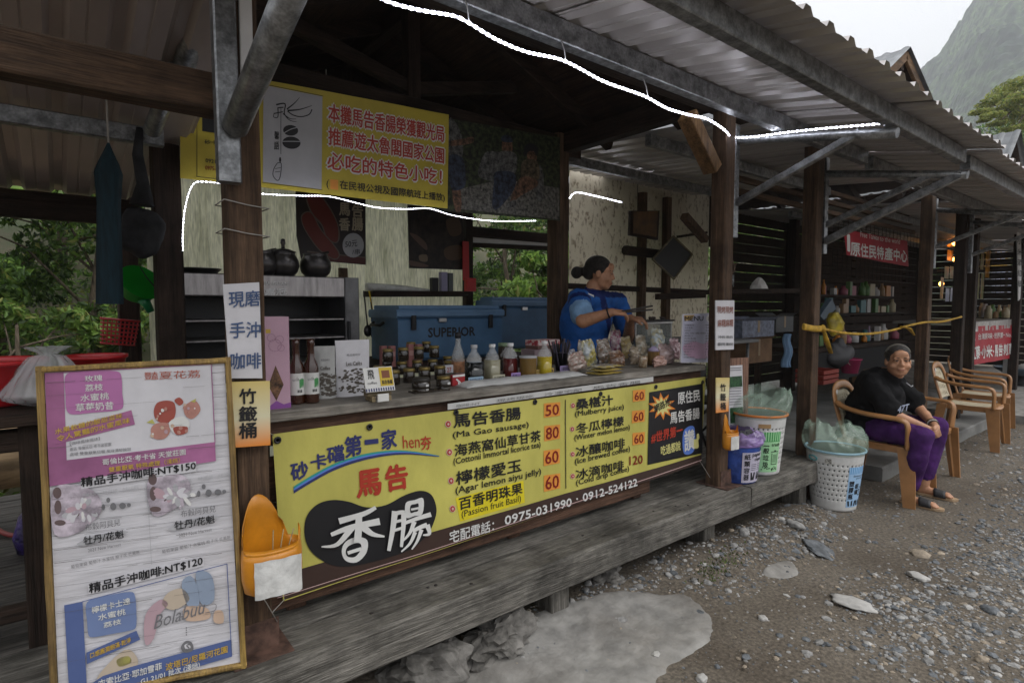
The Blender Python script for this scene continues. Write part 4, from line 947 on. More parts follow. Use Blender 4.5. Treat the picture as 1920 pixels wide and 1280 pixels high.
ac([(388,1300),(500,1225),(700,1160),(1408,968),(1412,1088),(900,1240),(600,1330),(388,1390)], 9, .003)
tx('衣索比亞‧耶加雪菲', (470,1305),(918,1175),(468,1252), 2, .005); tx('波塔巴/尼羅河花園', (945,1185),(1380,1055),(943,1135), 3, .005); tx('G1 21/01 批次 (淺焙)', (770,1288),(1185,1165),(768,1238), 2, .005)
lettering(mb, M, t, 'print')
# cracks and joints between the slats showing through the prints
mb = MB()
for k in range(1, ns):
    v = k/ns; u = .03
    while u < .96:
        L = random.uniform(.04, .3); e = min(.97, u+L)
        if random.random() < .62:
            h = random.uniform(.0004, .0013); vv = v-.012/ns
            mb.add([bd(u, vv, .0062), bd(e, vv, .0062), bd(e, vv+h, .0062), bd(u, vv+h, .0062)], [(0, 1, 2, 3)])
        u = e+random.uniform(.01, .12)
mb.build('slat_joints', flat('dark_joint', (.10, .09, .09)), t, kind='stuff')
# wires on the left post
for y, z in ((383, 0), (437, 0)):
    q = onY(450, y, 1.9)
    tag((lambda mb: mb.tube([(.410, 1.90, q.z+.01), (.475, 1.9, q.z), (.538, 1.903, q.z-.004), (.54, 2.03, q.z), (.41, 2.03, q.z+.01), (.408, 1.90, q.z+.01)], .002, 5).build('post_wire', WIRE, PL))(MB()))
# ------------------------------------------------------------------ lit LED strings
LED = D.materials.new('led_bead'); LED.use_nodes = True
b = LED.node_tree.nodes['Principled BSDF']; b.inputs['Emission Color'].default_value = (.86, .88, 1, 1); b.inputs['Emission Strength'].default_value = 16
LEDG = D.materials.new('led_sleeve'); LEDG.use_nodes = True
b = LEDG.node_tree.nodes['Principled BSDF']; b.inputs['Base Color'].default_value = (.6, .6, .65, 1); b.inputs['Emission Color'].default_value = (.8, .82, 1, 1); b.inputs['Emission Strength'].default_value = .9
def led(name, label, pts, r, pitch=.03):
    P = []; acc = 0
    for a, b in zip(pts, pts[1:]):
        n = max(1, int((b-a).length/.004)); P += [a.lerp(b, i/n) for i in range(n)]
    P.append(pts[-1])
    out = [P[0]]; d = 0; half = pitch/2
    for a, b in zip(P, P[1:]):
        d += (b-a).length
        if d >= half: out.append(b); d = 0
    mb = MB(); mb.tube(out, r, 6, True, 0, [k % 2 for k in range(len(out)-1)])
    t = mb.build(name, [LED, LEDG]); return tag(t, label, 'light string')
p1_ = [(690,-14),(735,6),(790,20),(850,30),(880,44),(930,74),(985,97),(1045,110),(1080,125),(1130,152),(1180,170),(1212,182),(1250,203),(1290,215),(1322,222),(1345,234),(1362,247)]
A = [onY(x, y, 1.60) for x, y in smooth_px(p1_, 5, False)]
p2_ = [(1368,255),(1384,258),(1420,256),(1470,249),(1525,243),(1580,238),(1630,234),(1658,231)]
B = [onX(x, y, 3.27) for x, y in smooth_px(p2_, 5, False)]
ledA = led('led_string', 'bright white LED tube looping under the awning purlin and out along the outrigger', A+B, .0047, .024)
mb = MB(); q = B[-1]; mb.ball(q, .012, 10, 6); mb.build('end_cap', LEDG, ledA)
for x, y in ((877,36),(1058,110),(1212,178)):
    mb = MB(); q = onY(x, y, 1.605); mb.tube([q+V((0, -.008, -.008)), q+V((0, 0, .03)), q+V((.002, .02, .075))], .0022, 5); mb.build('cable_tie', WHT, ledA)
A = [onY(x, y, 3.14) for x, y in smooth_px([(343,470),(343,430),(348,385),(362,346),(385,341),(430,347),(480,362),(560,367),(620,369),(700,388),(760,392),(805,391),(850,404),(920,414),(1005,414)], 5, False)]
led('led_string', 'white LED string sagging below the hanging yellow banner and down the back post', A, .0021, .014)
A = [onY(x, y, 3.9) for x, y in smooth_px([(1068,372),(1080,361),(1110,366),(1168,380)], 6, False)]
led('led_string', 'short white LED string under the tin roof past the photo panel', A, .005, .03)

# ------------------------------------------------------------------ goods on the counter
T = 1.0905
def base(px, py, z=T): return onZ(px, py, z)
def glass(name, col, alpha=.35, rough=.08): return flat(name, col, rough, alpha=alpha, bump=0, var=.02, spec=.6)
def face(p, u=(1, 0, 0), w=0): return Plane(p, u, (0, 0, 1), w)
MAGT = mat('clear_plastic', (.75, .77, .78), .12, .03, 8, bump=.5, bscale=22, alpha=.28, spec=.7)
def obj1(name, label, cat, mb, m, loc, group=None, rz=0):
    o = mb.build(name, m); o.location = loc; o.rotation_euler = (0, 0, rz); return tag(o, label, cat, group)
def boxthing(name, label, cat, loc, sz, m, rz=0, group=None, c=.003):
    mb = MB(); mb.cbox((-sz[0]/2, -sz[1]/2, 0), (sz[0]/2, sz[1]/2, sz[2]), c); return obj1(name, label, cat, mb, m, loc, group, rz)
def fp(o, sz, rz=0):     # front plane of a boxthing (its -y side), local metres as u,v
    return Plane(V(o.location)+Matrix.Rotation(o.rotation_euler.z, 3, 'Z') @ V((0, -sz[1]/2, 0)), Matrix.Rotation(o.rotation_euler.z, 3, 'Z') @ V((1, 0, 0)))
def rect(mb, pl, u0, v0, u1, v1, m=0, off=.001): mb.add([pl.pt(q, off) for q in ((u0, v0), (u1, v0), (u1, v1), (u0, v1))], [(0, 1, 2, 3)], m)
def pol(mb, pl, P, m=0, off=.001): mb.add([pl.pt(q, off) for q in P], [list(range(len(P)))], m)
def word(mb, pl, s, u0, v0, u1, v1, m=0, off=.0015, bold=.012): puts(mb, pl, s, (u0, v0), (u1-u0, 0), (0, v1-v0), off, bold, m)

# tall pink carton
p = base(519, 767)+V((0, .045, 0)); S = (.10, .085, .325)
o = boxthing('pink_carton', 'tall pink gift carton with a diamond window at the left end of the counter', 'box', p, S, mat('pink_card', (.52, .33, .42), .5, .04, 6, bump=.05))
mb = MB(); pl = fp(o, S)
pol(mb, pl, [(-.05, .001), (.05, .001), (.05, .02), (.025, .015), (0, .03), (-.02, .016), (-.05, .012)], 0); pol(mb, pl, [(0, .03), (.026, .085), (0, .155), (-.026, .085)], 1)
for (x, y, r) in ((.0, .225, .022), (.016, .245, .014), (-.012, .252, .014), (.02, .215, .012)):
    for i in range(14):
        a, b = i*2*PI/14, (i+.8)*2*PI/14; mb.add([pl.pt((x+rr*math.cos(t), y+rr*math.sin(t)), .001) for rr, t in ((r, a), (r, b), (r-.0015, b), (r-.0015, a))], [(0, 1, 2, 3)], 2)
rect(mb, pl, -.03, .268, -.014, .282, 3)
mb.build('print', [flat('violet_print', (.25, .08, .32)), mat('pasta_window', (.16, .08, .04), .4, .4, 60), flat('line_print', (.28, .14, .22)), GOLD], o, kind='stuff')
# two brown bottles with bird labels
AMB = flat('amber_glass', (.045, .014, .006), .1, spec=.6, coat=.6)
bot0 = None
for i, (px, py, lab) in enumerate(((561, 758, 'brown glass bottle with white bird label nearest the pink carton'), (589, 756, 'brown glass bottle with white bird label touching the silver pouch'))):
    p = base(px, py)+V((0, .025, 0))
    if bot0 is None:
        mb = MB(); mb.lathe([(.0, 0), (.027, .001), (.028, .006), (.028, .125), (.025, .145), (.014, .17), (.0125, .215), (.0145, .217), (.0145, .24), (0, .242)], (0, 0, 0), 20)
        bot0 = o = obj1('bottle', lab, 'bottle', mb, AMB, p, 'labelled brown bottles')
        mb = MB(); mb.lathe([(.0287, .035), (.0287, .115)], (0, 0, 0), 20, close=False); mb.build('label', PWHT, o, True)
        mb = MB()
        for k in range(5):
            a0 = -PI/2+.05+k*.14; mb.add([(.0291*math.cos(a), .0291*math.sin(a), z) for a, z in ((a0, .06+.004*k), (a0+.12, .06), (a0+.12, .098-.003*abs(k-2)), (a0, .094))], [(0, 1, 2, 3)], 0)
            a1 = -PI/2-.75; mb.add([(.0291*math.cos(a), .0291*math.sin(a), z) for a, z in ((a1+k*.15, .09+.004*k), (a1+k*.15+.1, .085), (a1+k*.15+.1, .087+.002*k), (a1+k*.15, .096))], [(0, 1, 2, 3)], 1)
        for k in range(3): mb.add([(.0291*math.cos(a), .0291*math.sin(a), z) for a, z in ((-PI/2-.2+k*.22, .044), (-PI/2-.05+k*.22, .044), (-PI/2-.05+k*.22, .054), (-PI/2-.2+k*.22, .054))], [(0, 1, 2, 3)], 1)
        mb.build('label_print', [GRN, BLK], o, True, kind='stuff')
    else: dup(bot0, p, 0, lab)
# stand-up pouches
def pouch(loc, w, h, label, m, pr, rz=0):
    mb = MB()
    def fn(s):
        def f(u, v):
            d = .03*(1-v)**.8*(1-(2*u-1)**4)+.002
            return V(((u-.5)*w*(1-.03*math.sin(v*PI)), s*d+.003*noise.noise((u*5, v*6, s+w)), v*h))
        return f
    mb.sheet(fn(-1), 10, 12); mb.sheet(fn(1), 10, 12)
    o = obj1('coffee_pouch', label, 'pouch', mb, m, loc, 'stand-up coffee pouches', rz)
    pl = Plane(V(loc)+V((0, -.012, 0)), Matrix.Rotation(rz, 3, 'Z') @ V((1, 0, 0)))
    mb = MB()
    for i in range(130):
        x = random.uniform(-.44, .44)*w; y = h*(.06+.42*random.random()**1.2); t = y/h
        d = .03*(1-t)**.8*(1-(2*x/w)**4)+.004-.012; r = random.uniform(.003, .007); a = random.uniform(0, PI)
        P = [(x+r*math.cos(a+k*PI/3)*1.3, y+r*math.sin(a+k*PI/3)*.7) for k in range(6)]; pol(mb, pl, P, 0, d)
    word(mb, pl, pr, -.26*w, .55*h, .2*w, .62*h, 0, .012); word(mb, pl, '精品咖啡豆', -.22*w, .72*h, .18*w, .76*h, 1, .006, 0)
    mb.build('print', [flat('bean_line_print', (.10, .085, .07)), GREY], o, kind='stuff')
FOIL = mat('silver_pouch', (.42, .42, .41), .38, .08, 8, bump=.3, bscale=14, spec=.5)
pouch(base(619, 748)+V((0, .05, 0)), .08, .205, 'narrow silver coffee pouch behind the brown bottles', FOIL, 'Coffee', -.35)
pouch(base(668, 742)+V((0, .03, 0)), .145, .225, 'wide white coffee pouch printed with beans', PAPER, 'Les Cafés')
# business card stand
p = base(716, 752)+V((0, .03, 0)); t = thing('card_stand', 'small wooden card stand with white and yellow cards and a striped edge', 'card stand', p)
mb = MB(); mb.cbox((-.05, -.012, .018), (.05, .022, .034), .003); mb.cbox((-.04, -.03, .0), (-.025, .03, .02), .003); mb.cbox((.025, -.03, 0), (.04, .03, .02), .003); mb.v = [V(p)+q for q in mb.v]; mb.build('stand', wood('pale_stand_timber', (.34, .27, .16), 'x'), t)
R = Matrix.Rotation(-.30, 3, 'X')
mb = MB(); mb.cbox((-.06, -.004, 0), (.06, .0, .095), .001); mb.v = [V(p)+V((0, -.02, .036))+R @ q for q in mb.v]; mb.build('card', PWHT, t)
pl = Plane(V(p)+V((0, -.02, .036))+R @ V((0, -.0045, 0)), (1, 0, 0), R @ V((0, 0, 1)))
mb = MB(); rect(mb, pl, .002, .02, .057, .092, 0); rect(mb, pl, .012, .05, .045, .08, 1, .0015); word(mb, pl, '馬告香腸', .008, .026, .052, .042, 2)
for k in range(12): rect(mb, pl, -.06+k*.01, .002, -.055+k*.01, .014, 3)
word(mb, pl, '飛', -.045, .05, -.02, .085, 2); word(mb, pl, 'coffee', -.05, .03, -.012, .04, 2, bold=0)
mb.build('print', [flat('card_yellow', (.60, .42, .03)), flat('card_brown', (.20, .06, .02)), BLK, NAVY], t, kind='stuff')
mb = MB(); mb.cbox((-.022, -.045, 0), (.022, -.035, .03), .002); mb.v = [V(p)+q for q in mb.v]; mb.build('small_card', PWHT, t)
# honey jars
JG = flat('jar_glass_dark', (.025, .018, .012), .12, spec=.6, coat=.5); LID = flat('gold_lid', (.22, .16, .05), .35, metal=.5)
DLID = flat('dark_lid', (.04, .035, .03), .4)
jar0 = None
JR = [(742, 722, 0), (771, 718, 0), (800, 715, 0), (829, 712, 0), (757, 702, 0), (786, 699, 0), (815, 697, 0), (731, 705, .072), (760, 701, .072), (789, 698, .072), (818, 695, .072), (714, 712, 0), (729, 692, 0), (843, 690, 0), (846, 700, 0), (774, 684, .072), (803, 682, .072)]
for i, (px, py, dz) in enumerate(JR):
    p = base(px, py)+V((0, .02, dz))
    lab = 'gold lidded jar of dark sauce, ' + (('first', 'second', 'third', 'rightmost')[i] + ' from left in front row' if i < 4 else ('first', 'middle', 'last')[i-4] + ' of the second row' if i < 7 else ('leftmost', 'second', 'third', 'rightmost')[i-7] + ' on the upper tier' if i < 11 else ('close behind the card stand', 'behind the card stand against a pink tin', 'far right behind the red packet', 'beside the tall clear bottle', 'upper back row left', 'upper back row right')[i-11])
    if jar0 is None:
        mb = MB(); mb.lathe([(0, 0), (.026, .001), (.029, .005), (.029, .046), (.025, .053), (.025, .056)], (0, 0, 0), 8); jar0 = obj1('sauce_jar', lab, 'jar', mb, JG, p, 'gold lidded sauce jars', .2)
        mb = MB(); mb.lathe([(.0275, .054), (.028, .056), (.028, .067), (.026, .069), (0, .0695)], (0, 0, 0), 16); mb.build('lid', LID, jar0, True)
    else: dup(jar0, p, random.random(), lab)
for i, (px, py, s, lab) in enumerate(((790, 728, 1.2, 'squat black jar with a tiny white label at the counter edge'), (832, 724, 1.0, 'squat black jar with a tiny white label beside the red box'))):
    p = base(px, py); mb = MB(); mb.lathe([(0, 0), (.034*s, .001), (.035*s, .006), (.034*s, .03), (.028*s, .036)], (0, 0, 0), 18); o = obj1('black_jar', lab, 'jar', mb, JG, p, 'squat black jars')
    mb = MB(); mb.lathe([(.03*s, .034), (.031*s, .036), (.031*s, .047), (0, .048)], (0, 0, 0), 18); mb.build('lid', LID if i else DLID, o, True)
    mb = MB(); rect(mb, Plane((0, -.0355*s, .012), (1, 0, 0)), -.002, 0, .012, .01); mb.build('label', PWHT, o, True)
# small tray in front
boxthing('tray', 'dark shallow tray under the black jars at the counter edge', 'tray', base(812, 735)+V((0, .03, 0)), (.17, .06, .008), JG)
# rose tins
for i, (px, lab) in enumerate(((719, 'dusty pink tin, leftmost of the four standing behind the jars'), (735, 'dusty pink tin, second from the left behind the jars'), (769, 'dusty pink tin, third from the left behind the jars'), (785, 'dusty pink tin, rightmost of the four behind the jars'))):
    q = base(px, 687); S = (.036, .036, .125 if i < 2 else .135)
    o = boxthing('rose_tin', lab, 'tin', q, S, mat('rose_card', (.34, .14, .13), .5, .06, 8), 0, 'pink tins behind the jars')
    mb = MB(); rect(mb, fp(o, S), -.014, S[2]*.5, .014, S[2]*.72); mb.build('label', flat('rose_label', (.48, .28, .25)), o)
# bottle with a cork and rope
p = base(859, 704); mb = MB(); mb.lathe([(0, 0), (.033, .001), (.035, .006), (.035, .09), (.03, .115), (.014, .165), (.013, .2)], (0, 0, 0), 20)
o = obj1('clear_bottle', 'tall clear bottle wrapped low with brown paper and topped by a black cap', 'bottle', mb, glass('clear_bottle_glass', (.55, .56, .54), .4), p)
mb = MB(); mb.lathe([(.034, .004), (.0358, .03), (.0356, .07), (.034, .085)], (0, 0, 0), 20); mb.build('wrap', mat('brown_wrap', (.34, .16, .08), .6, .3, 30), o, True)
mb = MB(); mb.lathe([(.0135, .196), (.0165, .198), (.0165, .226), (0, .228)], (0, 0, 0), 14); mb.build('cap', BLK, o, True)
# red packet, price card
S = (.075, .02, .05); o = boxthing('red_packet', 'small red and white packet lying against the drink bottles', 'packet', base(862, 723)+V((0, .02, 0)), S, flat('packet_red', (.34, .02, .025)), .15)
mb = MB(); pl = fp(o, S); rect(mb, pl, -.037, .04, .037, .05); pol(mb, pl, [(-.02, .03), (-.012, .034), (.02, .008), (.014, .004)]); rect(mb, pl, -.005, .002, .004, .018); mb.build('print', PWHT, o, kind='stuff')
S = (.055, .004, .04); o = boxthing('price_card', 'white card with red number leaning above the red packet', 'card', base(850, 712)+V((0, .045, .03)), S, PAPER, 0)
mb = MB(); word(mb, fp(o, S), '27', -.01, .005, .015, .028); mb.build('print', RED, o)
# drink bottles in a row
DR = [(889, 715, .038, 'black herb tea', (.012, .014, .014), .165, 'square bottle of almost black tea at the left of the drink row'),
      (923, 709, .034, 'pale drink', (.34, .32, .22), .16, 'bottle of pale cloudy drink beside the black tea'),
      (957, 705, .037, 'dark red drink', (.10, .012, .012), .16, 'bottle of dark red mulberry drink in the middle of the row'),
      (1021, 701, .037, 'bright yellow drink', (.50, .38, .03), .165, 'round bottle of bright yellow drink at the right of the drink row')]
for px, py, r, nm, col, h, lab in DR:
    p = base(px, py); k = 4.0; mb = MB()
    mb.tube([(0, 0, .0), (0, 0, .004), (0, 0, .095)], [r*.95, r, r], 20, True, 0, sq=.45 if 'square' in lab or 'pale' in nm else .8)
    o = obj1('drink_bottle', lab, 'bottle', mb, flat(nm.replace(' ', '_')+'_liquid', col, .15, spec=.5, coat=.4), p, 'bottles of drink on the counter')
    mb = MB(); mb.lathe([(r*1.0, .095), (r*.98, .112), (.015, .145), (.0135, h)], (0, 0, 0), 18, close=False); mb.build('neck', MAGT, o, True)
    mb = MB(); mb.lathe([(.0155, h-.004), (.0165, h-.002), (.0165, h+.012), (0, h+.013)], (0, 0, 0), 14); mb.build('cap', WHT if 'tea' not in nm else LGREY, o, True)
p = base(990, 706); mb = MB(); mb.lathe([(0, 0), (.042, .001), (.044, .005), (.044, .095), (.0455, .1)], (0, 0, 0), 22)
o = obj1('drink_jar', 'wide jar of amber drink between the red and yellow bottles', 'jar', mb, flat('amber_drink', (.20, .12, .035), .15, coat=.4), p); mb = MB(); mb.lathe([(.046, .098), (.047, .1), (.047, .108), (0, .109)], (0, 0, 0), 22); mb.build('lid', LGREY, o, True)
mb = MB(); p = base(946, 694); mb.lathe([(0, 0), (.035, .001), (.038, .005), (.038, .13), (.03, .14)], (0, 0, 0), 18); o = obj1('green_lid_jar', 'dark jar with a green and white patterned lid behind the red drink', 'jar', mb, JG, p)
mb = MB(); mb.lathe([(.033, .135), (.036, .138), (.036, .155), (0, .157)], (0, 0, 0), 18); mb.build('lid', mat('green_white_lid', (.3, .4, .25), .5, .8, 60, col2=(.03, .05, .03)), o, True)
# hand written name cards in front
for px, py, w_, h_, col, s, lab in ((891,718,.085,.03,(.34,.48,.60),'海燕窩仙草茶','light blue'), (934,713,.075,.028,(.52,.50,.38),'冬瓜檸檬','cream'), (966,711,.058,.034,(.33,.22,.48),'桑椹汁','lilac'), (1001,703,.066,.028,(.48,.33,.10),'檸檬愛玉','amber'), (1029,700,.062,.028,(.52,.36,.12),'百香明珠果','orange'), (1057,697,.066,.036,(.33,.27,.48),'冰釀咖啡','pale violet')):
    S = (w_, .003, h_); o = boxthing('name_card', lab+' hand written name card in front of the drink bottles', 'card', base(px, py)+V((0, -.005, .0)), S, flat(lab.replace(' ', '_')+'_card', col), 0, 'drink name cards')
    mb = MB(); word(mb, fp(o, S), s, -w_*.42, h_*.25, w_*.42, h_*.78, 0, .001, .008); mb.build('lettering', NAVY if 'blue' in lab else BLK, o, kind='stuff')
# tissue boxes
p = base(1006, 684); S = (.15, .12, .10); o = boxthing('mauve_box', 'mauve grey box holding the patterned tissue box', 'box', p, S, flat('mauve_card', (.26, .19, .21)), .05)
S = (.19, .11, .055); o = boxthing('tissue_box', 'red and white patterned tissue box on top of the mauve box', 'box', p+V((.05, .0, .10)), S, flat('tissue_brown', (.13, .07, .06)), .05)
mb = MB(); mb.cbox((-.096, -.056, .022), (.096, .056, .056), .002); mb.build('patterned_top', mat('red_white_pattern', (.55, .46, .44), .5, .5, 38, bump=0, col2=(.36, .03, .05), fac=(.44, .52)), o, True)
# cup of black straws
p = base(1052, 694); mb = MB(); mb.lathe([(0, 0), (.03, .001), (.04, .1), (.042, .1)], (0, 0, 0), 18); o = obj1('straw_cup', 'cup crammed with black wrapped straws and picks', 'cup', mb, flat('dark_cup', (.03, .03, .035), .3), p)
for k in range(26):
    a = random.uniform(0, 2*PI); r = random.uniform(.005, .03); q = V((r*math.cos(a), r*math.sin(a), .02)); d = V((math.cos(a)*random.uniform(.01, .05), math.sin(a)*random.uniform(.01, .05), random.uniform(.12, .16)))
    mb = MB(); mb.beam(q, q+d, .009, .004, (1, 0, 0), .001); mb.build('straw', random.choice((BLK, DLID, flat('purple_grey_wrap', (.10, .09, .13), .25))), o, True)
# white cloth folded along the counter edge
mb = MB(); P0, P1 = base(873, 727), base(1098, 703)
def fn(u, v):
    q = V(P0).lerp(V(P1), u)+V((0, .02-.035+.115*v, 0)); e = min(u, 1-u)*18; e2_ = min(v, 1-v)*5
    return q+V((.01*noise.noise((v*4, 2, 1)), .012*noise.noise((u*6, 0, 3)), .002+min(1, e)*min(1, e2_)*.017+.004*noise.noise((u*14, v*4, 7))))
mb.sheet(fn, 50, 10); q = fn(0, 0)
o = mb.build('folded_cloth', mat('white_towel', (.50, .50, .49), .9, .06, 10, bump=.5, bscale=160)); tag(o, 'white towel folded in a long strip along the counter edge', 'cloth'); o.modifiers.new('t', 'SOLIDIFY').thickness = .004
# bagged snacks
def bagm(name, c1, c2, sc, a=1): return mat(name, c1, .14, .3, sc, bump=.35, bscale=60, coat=.9, col2=c2, fac=(.42, .58), spec=.7, alpha=a)
def snack(px, py, w_, d_, h_, m, label, rz=0, tilt=0, jit=.35, name='snack_bag', dz=0):
    mb = MB(); R = Matrix.Rotation(tilt-.12, 3, 'X') @ Matrix.Rotation(random.uniform(-.22, .22), 3, 'Y'); s = px*.37
    def fn(sgn):
        def f(u, v):
            x = (u-.5)*w_*(1-.10*math.sin(v*PI)-.35*max(0, v-.82)/.18*(.5+.5*noise.noise((s, 1, 1))))
            fill = max(0, math.sin(min(1, v*1.12+.02)*PI))**.55 if v < .86 else .05
            k = (1-abs(2*u-1)**2.6)**.7 if 0 < u < 1 else 0
            wr = .010*noise.noise((u*7+s, v*7, sgn))+.006*noise.noise((u*19, v*15+s, sgn*3))+.004*math.sin(u*60+s)*max(0, v-.8)/.2
            return R @ V((x+.012*noise.noise((v*5, s, 2)), sgn*(d_*.5*fill*k)+wr*(.35+k), v*h_+.012*noise.noise((u*6, s, 5))*v))
        return f
    mb.sheet(fn(-1), 22, 22); mb.sheet(fn(1), 22, 22)
    return obj1(name, label, 'snack bag', mb, m, base(px, py, T+dz)+V((0, d_/3, .003)), 'bagged snacks on the counter', rz)
snack(1092, 697, .13, .09, .105, bagm('pale_wrapped_sweets', (.50, .42, .36), (.34, .20, .16), 45), 'pale bag of wrapped sweets at the left of the snack pile')
snack(1114, 687, .11, .07, .16, bagm('blue_yellow_bag', (.46, .50, .52), (.45, .38, .10), 16), 'upright crinkled bag in pale blue and yellow')
snack(1140, 680, .12, .08, .15, bagm('clear_nut_bag', (.40, .37, .33), (.20, .12, .07), 26), 'clear bag of brown nuts in the middle of the pile')
snack(1165, 690, .12, .10, .10, bagm('brown_cake_bag', (.22, .12, .07), (.12, .06, .035), 26), 'low bag of brown cakes in the snack pile')
snack(1183, 672, .11, .07, .15, bagm('golden_bag', (.44, .34, .14), (.28, .20, .09), 26), 'golden bag leaning beside the display case')
snack(1160, 668, .12, .06, .19, bagm('floral_pink_bag', (.60, .48, .50), (.36, .04, .13), 30), 'white bag with crimson floral print, tallest in the pile', 0, .15)
snack(1196, 684, .08, .07, .11, bagm('sandy_bag', (.36, .29, .20), (.24, .18, .12), 26), 'sand coloured bag right of the brown cakes')
snack(1256, 683, .14, .09, .12, bagm('pale_pink_bag', (.52, .40, .40), (.42, .29, .27), 26), 'large pale pink bag of puffed snacks beside the menu stand')
snack(1243, 688, .11, .07, .06, bagm('peach_bag', (.54, .32, .26), (.45, .27, .22), 26), 'small peach coloured bag lying under the pale pink bag')
snack(1238, 668, .15, .08, .20, bagm('pastel_sweets_bag', (.42, .50, .54), (.46, .42, .26), 24), 'clear bag of pastel wrapped sweets against the glass case')
snack(1100, 676, .12, .07, .13, bagm('white_puff_bag', (.56, .54, .50), (.40, .32, .26), 20), 'white bag of puffs standing behind the blue and yellow one')
snack(1126, 668, .12, .07, .15, bagm('tan_cookie_bag', (.46, .36, .24), (.30, .18, .10), 22), 'tan cookie bag standing at the back of the pile')
snack(1208, 668, .12, .07, .15, bagm('cream_rice_bag', (.54, .50, .40), (.44, .34, .22), 24), 'cream bag of rice cakes before the glass case')
snack(1270, 674, .11, .07, .14, bagm('rosy_bag', (.52, .34, .36), (.44, .26, .28), 24), 'rosy bag pressed against the menu stand')
snack(1078, 688, .10, .07, .10, bagm('silver_candy_bag', (.48, .48, .50), (.26, .24, .30), 34), 'silver bag of candy beside the straw cup')
for k, lab in enumerate(('lowest flat yellow packet under the snack pile', 'middle flat yellow packet under the snack pile', 'topmost flat yellow packet with pale blue print')):
    mb = MB(); z0 = .004+k*.017
    mb.sheet(lambda u, v: V(((u-.5)*.19, (v-.5)*.12, z0+.012*(math.sin(u*PI)*math.sin(v*PI))**.4+.003*noise.noise((u*6, v*6, k)))), 12, 8); mb.sheet(lambda u, v: V(((u-.5)*.19, (.5-v)*.12, z0)), 2, 2)
    obj1('flat_packet', lab, 'packet', mb, bagm('yellow_packet_%s' % ('low', 'mid', 'top')[k], (.55, .42, .12), (.50, .46, .34) if k == 2 else (.42, .33, .10), 18), base(1142, 701)+V((.01*k, .04, 0)), 'flat yellow packets', .05*k)
p = base(1225, 684); mb = MB(); mb.lathe([(0, 0), (.036, .001), (.038, .006), (.037, .085)], (0, 0, 0), 18); o = obj1('bamboo_jar', 'short bamboo coloured canister with a lilac top in front of the case', 'canister', mb, wood('bamboo_strips', (.32, .18, .06), 'z'), p)
mb = MB(); mb.lathe([(.035, .085), (.03, .1), (.012, .115), (0, .116)], (0, 0, 0), 14, jit=.15); mb.build('wrapper', flat('lilac_wrap', (.40, .34, .50), .25), o, True)
p = base(1205, 689); mb = MB(); mb.lathe([(0, 0), (.026, .001), (.028, .05), (.026, .07)], (0, 0, 0), 14); obj1('small_jar', 'little jar of tan biscuits left of the bamboo canister', 'jar', mb, bagm('biscuit_fill', (.42, .34, .24), (.24, .15, .08), 60), p)
# display case
p = base(1226, 662); t = thing('display_case', 'glass food case with dark trays on top at the right end of the counter', 'display case', p)
x0, x1, y0, y1, hh = p.x-.20, p.x+.24, p.y+.02, p.y+.26, .235
GL = glass('case_glass', (.30, .34, .33), .22, .05); STL = mat('stainless', (.42, .42, .42), .3, .1, 10, (1, 1, 6), .05, metal=.85, fine=.1)
for a, b in (((x0, y0, T), (x1, y0+.004, T+hh)), ((x0, y1, T), (x1, y1+.004, T+hh)), ((x0, y0, T), (x0+.004, y1, T+hh)), ((x1-.004, y0, T), (x1, y1, T+hh))): mb = MB(); mb.box(a, b); mb.build('glass_pane', GL, t)
for x in (x0, x1):
    for y in (y0, y1): bar('corner_post', (x, y, T), (x, y, T+hh), .014, .014, STL, t, (0, 1, 0))
for z, m in ((T+.01, STL), (T+hh, STL)): mb = MB(); mb.cbox((x0-.01, y0-.01, z-.01), (x1+.01, y1+.01, z+.008), .003); mb.build('frame', m, t)
mb = MB(); mb.cbox((x0+.02, y0+.03, T+.11), (x1-.02, y1-.03, T+.118), .002); mb.build('wire_shelf', STL, t)
t2 = thing('steel_tray', 'dark steel tray with tongs and scraps lying on the glass case', 'tray', (p.x, p.y+.14, T+hh+.009))
mb = MB(); mb.cbox((x0-.03, y0+.0, T+hh+.0095), (x1+.05, y1-.02, T+hh+.022), .004); mb.build('tray', flat('dark_steel', (.06, .06, .065), .25, metal=.7), t2)
for k in range(5):
    mb = MB(); q = V((x0+.12+k*.075, y0+.07+.03*(k % 2), T+hh+.034)); rock(mb, q, random.uniform(.022, .034), .55, 0, 2, .3, True); mb.build('food_piece', flat('charred_food', (.04, .025, .02), .5), t2)
# menu card in an acrylic stand
mpl = PY(2.06); p = onY(1311, 680, 2.06); t = thing('menu_stand', 'white and pink MENU card standing at the right end of the counter', 'menu', (p.x, p.y, T))
mb = MB(); mb.extrude([mpl.at(*q) for q in ((1280,589),(1342,586),(1340,679),(1276,680))], (0, .006, 0)); mb.build('card', PAPER, t)
mb = MB(); M = [BLK, flat('soft_pink_print', (.55, .36, .50)), GREY, flat('tan_print', (.46, .32, .14)), flat('lavender_print', (.48, .48, .60)), PWHT]
area(mb, mpl, [(1281,590),(1341,587),(1340,678),(1277,679)], .001, 4); areac(mb, mpl, lambda x, y: (x, y), [(1280,650),(1300,640),(1320,644),(1340,632),(1339,662),(1320,672),(1290,668)], .0015, 1, 4)
areac(mb, mpl, lambda x, y: (x, y), [(1282,591),(1302,590),(1296,600),(1283,602)], .0016, 3); disc(mb, mpl, (1330,597), 6.5, 7.5, .002, 5); put(mb, mpl, '飛', (1327,601),(1333,601),(1327,593), .003, .01, 0)
put(mb, mpl, 'MENU', (1283,602),(1318,601),(1283,593), .003, .012, 0)
